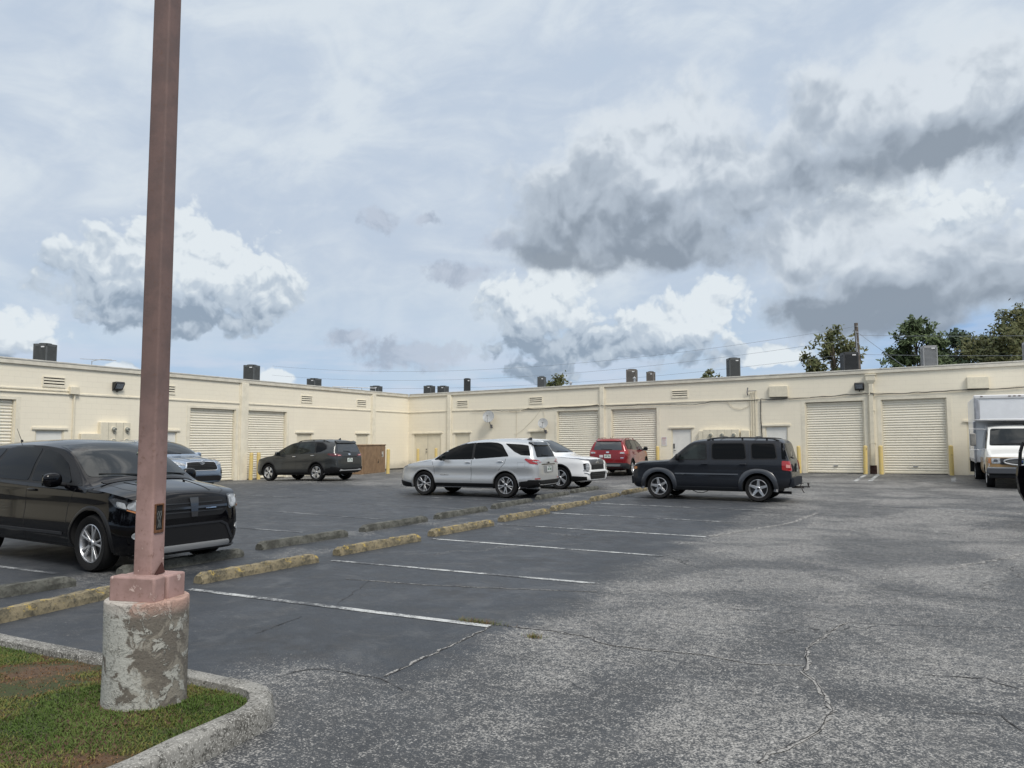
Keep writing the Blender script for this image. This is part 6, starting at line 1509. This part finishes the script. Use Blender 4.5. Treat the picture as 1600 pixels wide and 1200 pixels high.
def blue_suv():
    p = paint_m('steel_blue_paint', (.20, .255, .335), .5, .3)
    P = dict(wb=2.85, rt=.375, rr=.25, paint=p, crz=.92, crown=.085, crease=.014, scallop=.016,
      zt=[(3.84, .62), (3.83, .80), (3.79, .93), (3.68, 1.01), (3.4, 1.065), (3.0, 1.11), (2.72, 1.16), (2.4, 1.33), (2.1, 1.48), (1.8, 1.60), (1.5, 1.67), (1.0, 1.72), (.3, 1.73), (-.4, 1.69), (-.85, 1.62), (-.95, 1.5), (-1.08, 1.15), (-1.11, .6)],
      zs=[(3.84, .58), (3.7, .86), (3.4, .97), (2.7, 1.05), (1.2, 1.10), (-.4, 1.15), (-1.11, 1.0)],
      w=[(3.84, .64), (3.82, .72), (3.74, .81), (3.6, .87), (3.3, .93), (2.9, .955), (0, .965), (-.5, .95), (-.9, .88), (-1.11, .74)],
      wr=[(3.84, .5), (3.6, .74), (3.2, .82), (2.7, .83), (2.4, .80), (1.7, .70), (.4, .67), (-.8, .62), (-1.11, .62)],
      z0=[(3.84, .30), (3.6, .25), (2.4, .25), (.5, .25), (-.5, .28), (-1.11, .38)])
    c = Car(P, 'steel blue suv with wide black grille, seen past the black suv and the lamp post', 'suv', (-23.72, 17.95), -5); c.under()
    c.patch('windshield', [(-.72, 1.21), (.72, 1.21), (.64, 1.60), (.3, 1.63), (-.3, 1.63), (-.64, 1.60)], 'F', M_GLSC, rnd=.06); c.patch('rear_window', [(-.6, 1.18), (.6, 1.18), (.54, 1.5), (-.54, 1.5)], 'B', M_GLS, rnd=.06)
    for a in ([(2.35, 1.12), (2.0, 1.38), (1.65, 1.53), (1.2, 1.59), (1.16, 1.12)], [(1.08, 1.12), (1.12, 1.6), (.3, 1.61), (.15, 1.16)], [(.05, 1.16), (.2, 1.61), (-.5, 1.56), (-.7, 1.3)]): c.both('side_window', a, M_GLS, off=.006, rnd=.04)
    c.strip([(2.75, -.66), (3.2, -.66), (3.68, -.5), (3.74, 0), (3.68, .5), (3.2, .66), (2.75, .66)], .012, 'T')
    for s in (-1, 1): c.patch('bonnet_crease', [(2.85, s * .36), (3.6, s * .30), (3.6, s * .325), (2.85, s * .40)], 'T', p, off=.012, skirt=.03)
    c.arch(.425, .475, M_TRB, off=.012)
    c.patch('grille_frame', [(-.53, .94), (-.60, .70), (-.54, .655), (.54, .655), (.60, .70), (.53, .94), (.2, .965), (-.2, .965)], 'F', M_CHR, off=.010, rnd=.03)
    g = c.patch('grille', [(-.50, .925), (-.565, .72), (-.52, .685), (.52, .685), (.565, .72), (.50, .925), (.15, .935), (-.15, .935)], 'F', M_SHUT, off=.016, rnd=.03)
    for z in (.73, .78, .83, .88): c.patch('grille_slat', [(-.52, z - .005), (.52, z - .005), (.52, z + .005), (-.52, z + .005)], 'F', M_TRG, off=.022, parent=g)
    c.patch('lower_panel', [(-.60, .53), (.60, .53), (.66, .64), (-.66, .64)], 'F', p, off=.02, rnd=.02)
    c.patch('air_intake', [(-.66, .33), (.66, .33), (.72, .46), (.62, .50), (-.62, .50), (-.72, .46)], 'F', M_TRB, off=.012, rnd=.03)
    b = c.hit(0, .925, 'F')[0]
    for (ry, rz_, dz) in ((.085, .058, 0), (.055, .022, .022), (.026, .055, 0)):
        mb = MB(); pts = [(b.x + .035, ry * math.cos(a), .925 + dz + rz_ * math.sin(a)) for a in [2 * math.pi * i / 28 for i in range(29)]]; mb.tube(pts, .008, 6); mb.build('emblem', M_CHR, c.root)
    for s, ax in ((1, 'L'), (-1, 'R')):
        h = c.patch('headlight', [(s * .56, .83), (s * .60, .90), (s * .80, .955), (s * .86, .93), (s * .80, .86)], 'F', M_LENS, off=.012, rnd=.02)
        h = c.patch('headlight', [(3.74, .84), (3.66, .93), (3.35, 1.00), (3.2, 1.01), (3.45, .90)], ax, M_LENS, off=.012, rnd=.02)
        if h: c.patch('turn_signal', [(3.5, .93), (3.3, .995), (3.22, 1.0), (3.42, .925)], ax, mat('red_brown_lens', (.16, .04, .03), rough=.15, coat=1), off=.018, parent=h)
        c.patch('corner_vent', [(s * .70, .55), (s * .74, .70), (s * .86, .74), (s * .88, .56)], 'F', M_TRB, off=.014, rnd=.03); c.patch('taillight', [(s * .5, 1.0), (s * .82, 1.0), (s * .82, 1.12), (s * .5, 1.1)], 'B', M_RED, off=.012)
    c.mirrors(2.15, 1.18, .95, p); c.roof_rails(1.3, -.6, .64, M_CHR, .04, .014); c.wiper([(.1, 1.22), (-.5, 1.25)], 'F'); c.wheels((5, 'double'), M_RIMS)
blue_suv()

def green_sedan():
    p = paint_m('dark_olive_paint', (.030, .034, .022), .3, .3)
    P = dict(wb=2.75, rt=.33, rr=.21, paint=p, crz=.80, crown=.07,
      zt=[(3.65, .5), (3.63, .62), (3.5, .72), (3.1, .85), (2.6, .93), (2.35, .98), (1.9, 1.20), (1.5, 1.36), (1.1, 1.43), (.6, 1.45), (.1, 1.42), (-.3, 1.28), (-.6, 1.12), (-.8, 1.05), (-1.05, 1.0), (-1.12, .9), (-1.15, .5)],
      zs=[(3.65, .48), (3.3, .74), (2.4, .88), (1, .92), (0, .95), (-1.0, .94), (-1.15, .8)],
      w=[(3.65, .55), (3.6, .68), (3.4, .80), (3.1, .88), (2.6, .91), (0, .915), (-.6, .89), (-1, .80), (-1.15, .66)],
      wr=[(3.65, .4), (3.3, .66), (2.4, .76), (1.5, .62), (.4, .57), (-.3, .60), (-.7, .70), (-1.15, .6)], z0=[(3.65, .24), (3.3, .2), (0, .22), (-1.15, .32)])
    c = Car(P, 'dark olive sedan mostly hidden behind the white suv', 'sedan', (-15.3, 28.2), -4, 'parked_sedan'); c.under()
    c.patch('windshield', [(-.66, 1.03), (.66, 1.03), (.57, 1.36), (-.57, 1.36)], 'F', M_GLSC, rnd=.06); c.patch('rear_window', [(-.6, 1.12), (.6, 1.12), (.5, 1.36), (-.5, 1.36)], 'B', M_GLS, rnd=.05)
    for a in ([(2.15, .95), (1.8, 1.15), (1.5, 1.27), (1.05, 1.34), (1.0, .95)], [(.92, .95), (.96, 1.35), (.4, 1.36), (-.02, 1.20), (-.1, .98)], [(-.16, .98), (-.08, 1.18), (-.4, 1.02)]): c.both('side_window', a, M_GLSL, off=.006, rnd=.03)
    for ax in 'LR': c.strip([(2.2, .9), (2.15, .35)], .012, ax); c.strip([(.95, .92), (.95, .33)], .012, ax)
    for s in (1, -1): c.patch('headlight', [(s * .45, .60), (s * .74, .64), (s * .70, .70), (s * .45, .67)], 'F', M_LENS, off=.01)
    c.mirrors(1.95, 1.0, .88, p); c.handles([(1.1, .86), (.1, .88)], p); c.wheels((5, 'double'), M_RIMS)
green_sedan()

# box truck: cutaway van cab plus box body
def box_truck():
    p = paint_m('white_van_paint', (.72, .72, .70), 0, .35)
    def goldm(T, bs, P):
        T.put(bs.inputs['Base Color'], T.mix(T.sm(T.noise(P, 3, 4, .6), .4, .6), (.30, .19, .08), (.24, .15, .07)))
    M_GOLD = mat('gold_brown_paint', (.3, .19, .08), rough=.4, coat=.5, custom=goldm)
    P = dict(wb=4.0, rt=.38, rr=.21, paint=p, crz=.95, crown=.05, tumble=.04, axles=(4.0,), scallop=.01, z=.085, welld=.40, inset=.04,
      zt=[(4.80, .55), (4.79, .90), (4.76, 1.06), (4.68, 1.13), (4.4, 1.21), (4.10, 1.29), (3.95, 1.36), (3.7, 1.62), (3.45, 1.87), (3.28, 2.02), (3.1, 2.08), (2.8, 2.12), (2.2, 2.14), (2.15, 2.14)],
      zs=[(4.80, .53), (4.74, .95), (4.3, 1.08), (3.9, 1.18), (3.0, 1.22), (2.15, 1.22)],
      w=[(4.80, .86), (4.78, .92), (4.7, .965), (4.5, .99), (4.2, 1.0), (2.15, 1.0)],
      wr=[(4.80, .8), (4.5, .90), (4.0, .90), (3.3, .80), (2.6, .80), (2.15, .80)], z0=[(4.80, .42), (4.5, .40), (3.4, .42), (2.15, .42)])
    c = Car(P, 'white box truck with gold-brown lower cab front, parked at the right photo edge', 'box truck', (3.62, 33.95), -91.5, 'box_truck')
    c.patch('windshield', [(-.82, 1.40), (.82, 1.40), (.74, 1.97), (-.74, 1.97)], 'F', M_GLSC, rnd=.07)
    c.both('side_window', [(3.92, 1.30), (3.42, 1.80), (3.2, 1.92), (2.55, 1.93), (2.5, 1.30)], M_GLS, off=.006, rnd=.05)
    for ax in 'LR': c.strip([(3.90, 1.25), (3.55, 1.1), (3.50, .5)], .012, ax); c.strip([(2.42, 1.9), (2.42, .5)], .012, ax)
    c.patch('lower_panel', [(-.93, .72), (.93, .72), (.93, 1.03), (-.93, 1.03)], 'F', M_GOLD, off=.008, rnd=.03); c.both('lower_panel', [(4.74, .60), (4.45, .60), (4.45, 1.03), (4.72, 1.03)], M_GOLD, off=.006); c.both('lower_panel', [(3.45, .45), (2.2, .45), (2.2, 1.0), (3.45, 1.0)], M_GOLD, off=.006)
    g = c.patch('grille', [(-.62, .80), (.62, .80), (.62, 1.0), (-.62, 1.0)], 'F', M_TRG, off=.016, rnd=.06)
    b = c.hit(0, .9, 'F')[0]
    mb = MB(); mb.tube([(b.x + .05, .50 * math.cos(a), .895 + .105 * math.sin(a)) for a in [2 * math.pi * i / 40 for i in range(41)]], .026, 8); mb.build('grille_ring', M_SILT, g, smooth=True)
    mb = MB(); mb.lathe([(0, .03), (.46, .03), (.46, .03)], (b.x - .005, 0, .895), 'X', 32); mb.v = [(x, y, .895 + (z - .895) * .20) for x, y, z in mb.v]; mb.build('grille_opening', M_SHUT, g)
    mb = MB()
    for z in (.86, .90, .94): mb.box((b.x + .04, 0, z), (.02, .86, .012))
    mb.build('grille_bar', M_SILT, g)
    mb = MB(); mb.lathe([(0, .055), (.09, .05), (.10, .04)], (b.x + .01, 0, .897), 'X', 24); mb.v = [(x, y, .897 + (z - .897) * .42) for x, y, z in mb.v]; mb.build('emblem', mat('blue_oval', (.01, .03, .12), rough=.2, coat=1), g)
    for s in (1, -1):
        h = c.patch('headlight', [(s * .60, .83), (s * .60, .995), (s * .83, .995), (s * .83, .83)], 'F', M_LENS, off=.022, rnd=.02)
        c.patch('headlight_bulb', [(s * .67, .875), (s * .67, .955), (s * .78, .955), (s * .78, .875)], 'F', M_LENSD, off=.028, parent=h, rnd=.03); c.patch('turn_signal', [(s * .85, .83), (s * .85, .995), (s * .915, .995), (s * .915, .83)], 'F', M_AMB, off=.018, rnd=.015)
    # bumper
    mb = MB(); mb.box((4.86, 0, .60), (.14, 1.98, .20)); mb.build('front_bumper', mat('dark_steel_bumper', (.10, .105, .115), rough=.35, metal=.5), c.root, bevel=.03); mb = MB(); mb.box((4.80, 0, .43), (.10, 1.84, .14)); mb.build('air_dam', M_TRB, c.root, bevel=.02)
    c.wiper([(-.75, 1.42), (-.35, 1.455), (.05, 1.46)], 'F', r=.014); c.wiper([(.02, 1.42), (.4, 1.455), (.75, 1.46)], 'F', r=.014)
    # mirrors on tubular brackets
    for s in (1, -1):
        mb = MB(); y = s * 1.0
        for z in (1.95, 1.25): mb.tube([(3.45, s * .88, z), (3.5, s * 1.35, z + .01)], .009, 6)
        mb.tube([(3.5, s * 1.35, 1.96), (3.5, s * 1.36, 1.26)], .009, 6)
        o = mb.build('mirror_bracket', M_GALV, c.root); mb = MB(); mb.box((3.5, s * 1.26, 1.60), (.07, .17, .42)); mb.build('mirror', mat('worn_mirror_shell', (.25, .24, .22), rough=.5, var=.3, vscale=8), c.root, bevel=.03)
    # box body
    mw = mat('box_panel_white', (.78, .80, .83), rough=.35, coat=.3, var=.08, vscale=1.5); ma = mat('aluminium_trim', (.42, .43, .46), rough=.45, metal=.4, var=.2, vscale=5)
    mb = MB(); mb.box((.35, 0, 1.94), (3.7, 2.32, 2.28)); mb.build('box_body', mw, c.root, bevel=.03)
    mb = MB(); mb.box((2.72, 0, 2.66), (1.10, 2.32, .82)); mb.build('overhead_box', mw, c.root, bevel=.05, segs=3)
    mb = MB()
    mb.box((3.0, 0, 3.05), (.60, 2.36, .14)); mb.box((3.16, 0, 2.27), (.26, 2.35, .07))
    mb.build('top_cap', mat('white_cap', (.70, .70, .70), rough=.35, coat=.4), c.root, bevel=.04, segs=3)
    for s in (1, -1):
        mb = MB(); mb.box((3.20, s * 1.09, 2.64), (.18, .18, .76)); mb.build('corner_post', ma, c.root, bevel=.05, segs=3)
        mb = MB(); mb.box((2.20, s * 1.15, 1.50), (.10, .06, 1.45)); mb.box((.4, s * 1.168, .86), (3.7, .02, .12)); mb.build('side_rail', ma, c.root, bevel=.01)
    mb = MB()
    for y in (-.95, -.14, 0, .14, .95): mb.box((3.305, y, 3.07), (.02, .075, .03))
    mb.build('marker_light', mat('dark_amber', (.10, .05, .03), rough=.3, coat=1), c.root, bevel=.006)
    mb = MB(); mb.box((1.2, 0, .62), (5.6, .9, .18)); mb.tube([(0, -.95, .38), (0, .95, .38)], .07, 10); mb.tube([(4, -.8, .38), (4, .8, .38)], .05, 8); mb.build('chassis', M_WELL, c.root)
    for s in (1, -1): mb = MB(); mb.box((-.55, s * .95, .62), (.02, .5, .5)); mb.build('mud_flap', M_TRB, c.root)
    c.wheels((8, 'steel'), mat('white_steel_wheel', (.6, .6, .6), rough=.4))
    w0 = [o for o in c.root.children if o.name.startswith('wheel')][0]
    for s in (1, -1):
        for dy in (0, .26):
            o = copy_tree(w0, c.root); o.location = (0, s * (1.08 - dy), .38); o.rotation_euler = (0, .3, 0 if s > 0 else math.pi)
    mb = MB()
    for s in (1, -1): mb.box((-1.45, s * .9, .75), (.03, .14, .14))
    mb.build('tail_lamp', M_RED, c.root)
box_truck()

# black suv outside the frame on the right whose open front door reaches into the picture
def edge_car():
    c = black_suv((3.91, 16.8), 82, 'black suv at the right photo edge with only its opened door visible', full=False)
    # the opened front left door, swung out square to the body
    hx, hy = 2.36, .90; d = MB(); L = 1.22; A = R(68); ca, sa = math.cos(A), math.sin(A)
    def W(u, z, t=0): return (hx - u * ca + t * sa, hy + u * sa + t * ca, z)   # u runs from the hinge to the trailing edge
    out = [(0, .33), (.15, .30), (.9, .30), (1.10, .36), (1.19, .55), (1.225, .85), (1.20, 1.10), (1.165, 1.40), (1.10, 1.58), (1.02, 1.62), (.72, 1.60), (.40, 1.42), (.02, 1.12)]
    inn = [(.16, 1.10), (.46, 1.36), (.76, 1.53), (1.00, 1.54), (1.06, 1.40), (1.09, 1.12)]
    def slab(poly, t0, t1, name, m, par, bev=.01):
        q = MB(); n = len(poly); vs = [W(u, z, t0) for u, z in poly] + [W(u, z, t1) for u, z in poly]
        q.add(vs, [tuple(range(n))[::-1], tuple(range(n, 2 * n))] + [(i, (i + 1) % n, n + (i + 1) % n, n + i) for i in range(n)]); return q.build(name, m, par, bevel=bev)
    dark = c.P['paint']
    low = [p for p in out[:7]] + [(.02, 1.10)]
    o = slab(low, -.05, .06, 'door', dark, c.root)
    fr = MB(); up = out[6:] ; 
    path = [(1.16, 1.08), (1.135, 1.38), (1.08, 1.555), (1.0, 1.60), (.72, 1.575), (.42, 1.40), (.05, 1.11)]
    for (p, q) in zip(path[:-1], path[1:]): fr.tube([W(*p, 0), W(*q, 0)], .034, 8)
    fr.build('window_frame', M_TRB, o, smooth=True)
    slab(inn, -.004, .004, 'side_window', mat('pale_green_glass', (.16, .26, .22), rough=.04, spec=.5), o, 0)
    slab([(.15, .42), (1.0, .42), (1.06, .6), (1.06, .95), (.15, .95)], .055, .085, 'inner_panel', M_TRG, o, .02); slab([(1.10, .45), (1.13, .45), (1.15, .70), (1.13, .70)], .05, .068, 'edge_glint', M_LENS, o, 0)  # the pale strip by the door edge stands in for a light reflection
    slab([(.15, .42), (1.0, .42), (1.06, .6), (1.06, .95), (.15, .95)], -.075, -.045, 'outer_panel', dark, o, .02)
    return c
E_CAR = edge_car()
# ------------------------------------------------------------------ trees, pole, wires behind the building
def leaf_m(name, a, b, d):
    def f(T, bs, P):
        oi = T.noise(P, .9, 3, .6); n2 = T.noise(P, 6, 3, .6)
        c = T.mix(T.sm(oi, .38, .62), a, b); c = T.mix(T.sm(n2, .55, .7), c, d); T.put(bs.inputs['Base Color'], c)
    return mat(name, a, rough=.65, spec=.3, custom=f)
M_LF1 = leaf_m('leaf_mid_green', (.055, .082, .034), (.085, .118, .048), (.115, .15, .07)); M_LF2 = leaf_m('leaf_dark_green', (.026, .046, .024), (.042, .066, .034), (.06, .085, .045))
M_LF3 = leaf_m('leaf_olive', (.088, .092, .034), (.06, .075, .028), (.135, .12, .05)); M_BARK = mat('bark', (.09, .07, .05), rough=.95, var=.4, vscale=6)
def tree(x, y, h, cr, label, m, seed, base=-.5, nb=16, leaf=.16, dens=120, low=.35, group=None, squash=1.0, lean=0.0):
    rnd = random.Random(seed); t = thing('tree', label, 'tree', (x, y, base), 0, group); H = h - base
    tr = MB(); tips = []
    tr.tube([(0, 0, 0), (lean * .2, .05, H * .25), (lean * .5, 0, H * .5), (lean, 0, H * .82)], [.22, .18, .12, .04], 8)
    for i in range(nb):
        t0 = low + (1 - low) * (i + rnd.random()) / nb; a = rnd.uniform(0, 6.283) + i * 2.4; k = math.sin(math.pi * min(1, (t0 - low) / (1 - low) * .80 + .20)) ** .7
        L = cr * (.35 + .75 * k) * rnd.uniform(.75, 1.05); z0 = H * max(.2, t0 - .2); z1 = H * t0 * rnd.uniform(.93, 1.0)
        e = Vector((lean * t0 + math.cos(a) * L, math.sin(a) * L, min(z1, H - .25))); s = Vector((lean * (t0 - .2), 0, z0)); mid = s.lerp(e, .5) + Vector((0, 0, .25))
        tr.tube([s, mid, e], [.06, .04, .015], 5); tips += [(e, 1.0), (mid.lerp(e, .45), .8)]
    tips.append((Vector((lean, 0, H - .4)), .8))
    tr.build('trunk', M_BARK, t, smooth=True)
    V = []; F = []
    for (c, k) in tips:
        rr = cr * .36 * k * rnd.uniform(.7, 1.25); n = int(dens * k * rnd.uniform(.7, 1.2))
        subs = [c + Vector((rnd.gauss(0, .55), rnd.gauss(0, .55), rnd.gauss(0, .45))) * rr for _ in range(7)]
        for _ in range(n):
            s = rnd.choice(subs); p = s + Vector((rnd.gauss(0, .3), rnd.gauss(0, .3), rnd.gauss(0, .26) * squash)) * rr
            u = Vector((rnd.gauss(0, 1), rnd.gauss(0, 1), rnd.gauss(0, 1))).normalized(); v = u.orthogonal().normalized(); q = leaf * rnd.uniform(.55, 1.3)
            o = len(V); V += [tuple(p - u * q), tuple(p + v * q * .45), tuple(p + u * q), tuple(p - v * q * .45)]; F.append((o, o + 1, o + 2, o + 3))
    mb = MB(); mb.v = V; mb.f = F; mb.m = [0] * len(F); mb.build('crown', m, t, fix=False); return t
TG = 'trees beyond the warehouse roof'
tree(-4.5, 64.0, 10.4, 1.75, 'loose olive-green tree behind the black louvred condenser and leaning pole', M_LF3, 3, nb=20, leaf=.20, dens=105, low=.42, group=TG, lean=.3)
tree(1.75, 78.0, 12.9, 2.1, 'round dense green tree left of the pale louvred condenser', M_LF1, 8, nb=26, leaf=.20, dens=230, low=.42, group=TG)
tree(5.1, 84.0, 12.3, 1.9, 'narrow blue-green tree right of the pale louvred condenser', M_LF2, 12, nb=20, leaf=.20, dens=240, low=.45, group=TG)
tree(7.3, 82.0, 11.2, 2.1, 'low dark green tree between two taller trees at the right', M_LF2, 17, nb=18, leaf=.20, dens=220, low=.35, group=TG)
tree(9.4, 76.0, 12.3, 3.2, 'big olive-topped tree near the right photo edge', M_LF3, 21, nb=30, leaf=.20, dens=300, low=.35, group=TG)
tree(12.8, 77.0, 12.0, 2.8, 'olive tree cut by the right photo edge', M_LF3, 25, nb=24, leaf=.20, dens=230, low=.35, group=TG)
tree(6.0, 88.0, 9.2, 2.6, 'dark low tree filling the gap under the taller right-hand trees', M_LF2, 29, nb=18, leaf=.22, dens=280, low=.3, group=TG)
tree(9.6, 86.0, 10.6, 3.0, 'dark tree in the background above the roof between the olive trees', M_LF2, 33, nb=16, leaf=.22, dens=280, low=.3, group=TG)
tree(-13.1, 60.3, 7.3, .95, 'small tree top peeking over the roof left of the tall dark condenser', M_LF3, 37, nb=9, leaf=.14, dens=90, low=.6, group=TG)
tree(-23.0, 53.5, 6.7, .95, 'small tree top peeking over the roof beside the small dark condenser', M_LF3, 41, nb=9, leaf=.13, dens=90, low=.6, group=TG)
# utility pole
M_POLE = mat('weathered_pole_wood', (.12, .10, .085), rough=.9, var=.4, vscale=5)
t = thing('utility_pole', 'leaning wooden utility pole behind the black louvred condenser', 'utility pole', (-2.2, 56.5, 0))
mb = MB(); mb.tube([(.30, 0, -.5), (.0, 0, 5), (-.12, 0, 9.55)], [.17, .15, .12], 12); mb.build('shaft', M_POLE, t, smooth=True)
mb = MB()
for z in (9.3, 8.9, 8.2, 7.5): mb.tube([(-.1, -.12, z), (-.02, -.24, z)], .04, 8)
mb.build('insulator', mat('grey_porcelain', (.3, .3, .3), rough=.3), t); mb = MB(); mb.tube([(-.02, -.16, 5.0), (-.14, -.16, 9.0)], .03, 6); mb.build('conduit', M_GALV, t)
M_WIRE = mat('overhead_wire', (.16, .18, .21), rough=.7)
def wire(a, b, sag, r, label):
    pts = []; a, b = Vector(a), Vector(b)
    for i in range(41): q = i / 40; p = a.lerp(b, q); p.z -= sag * 4 * q * (1 - q); pts.append(p)
    mb = MB(); mb.tube(pts, r, 5); tag(mb.build('overhead_wire', M_WIRE), label, 'wire', 'overhead wires behind the warehouse')
wire((-2.3, 56.3, 9.3), (-60, 62, 9.6), 1.6, .009, 'topmost overhead wire running left from the leaning pole')
wire((-2.3, 56.3, 8.5), (-60, 62, 8.6), 1.5, .009, 'second overhead wire running left from the leaning pole')
wire((-2.3, 56.3, 7.5), (-60, 62, 7.7), 1.3, .009, 'lowest overhead wire running left from the leaning pole')
wire((-2.3, 56.3, 8.7), (40, 60, 9.2), .9, .011, 'upper overhead wire running right from the leaning pole into the trees')
wire((-2.3, 56.3, 7.4), (40, 60, 7.8), .8, .011, 'lower overhead wire running right from the leaning pole into the trees')
wire((-2.25, 56.3, 8.9), (2.5, 52.5, 4.4), .05, .014, 'steep guy wire slanting down right of the leaning pole')
# unseen tree belt behind the camera, added to darken reflections in the cars

def distant_wood():
    rnd = random.Random(77); V = []; F = []
    for k in range(150):
        a = R(-172 + 214 * k / 149 + rnd.uniform(-1, 1)); d = rnd.uniform(40, 52); cx, cy = d * math.cos(a), d * math.sin(a)
        H = rnd.uniform(5.5, 11); w = rnd.uniform(2.2, 4)
        for _ in range(95):
            z = rnd.uniform(.2, 1) ** .8 * H; s = w * math.sin(math.pi * min(.97, .25 + .7 * z / H)); p = Vector((cx + rnd.gauss(0, .5) * s, cy + rnd.gauss(0, .5) * s, z))
            u = Vector((rnd.gauss(0, 1), rnd.gauss(0, 1), rnd.gauss(0, 1))).normalized(); v = u.orthogonal().normalized(); q = rnd.uniform(.35, .9); o = len(V)
            V += [tuple(p - u * q), tuple(p + v * q * .6), tuple(p + u * q), tuple(p - v * q * .6)]; F.append((o, o + 1, o + 2, o + 3))
    mb = MB(); mb.v = V; mb.f = F; mb.m = [0] * len(F); o = mb.build('distant_wood', M_LF2, fix=False)
    tag(o, 'far belt of dark trees behind the camera, out of view', 'trees', kind='stuff')
distant_wood()
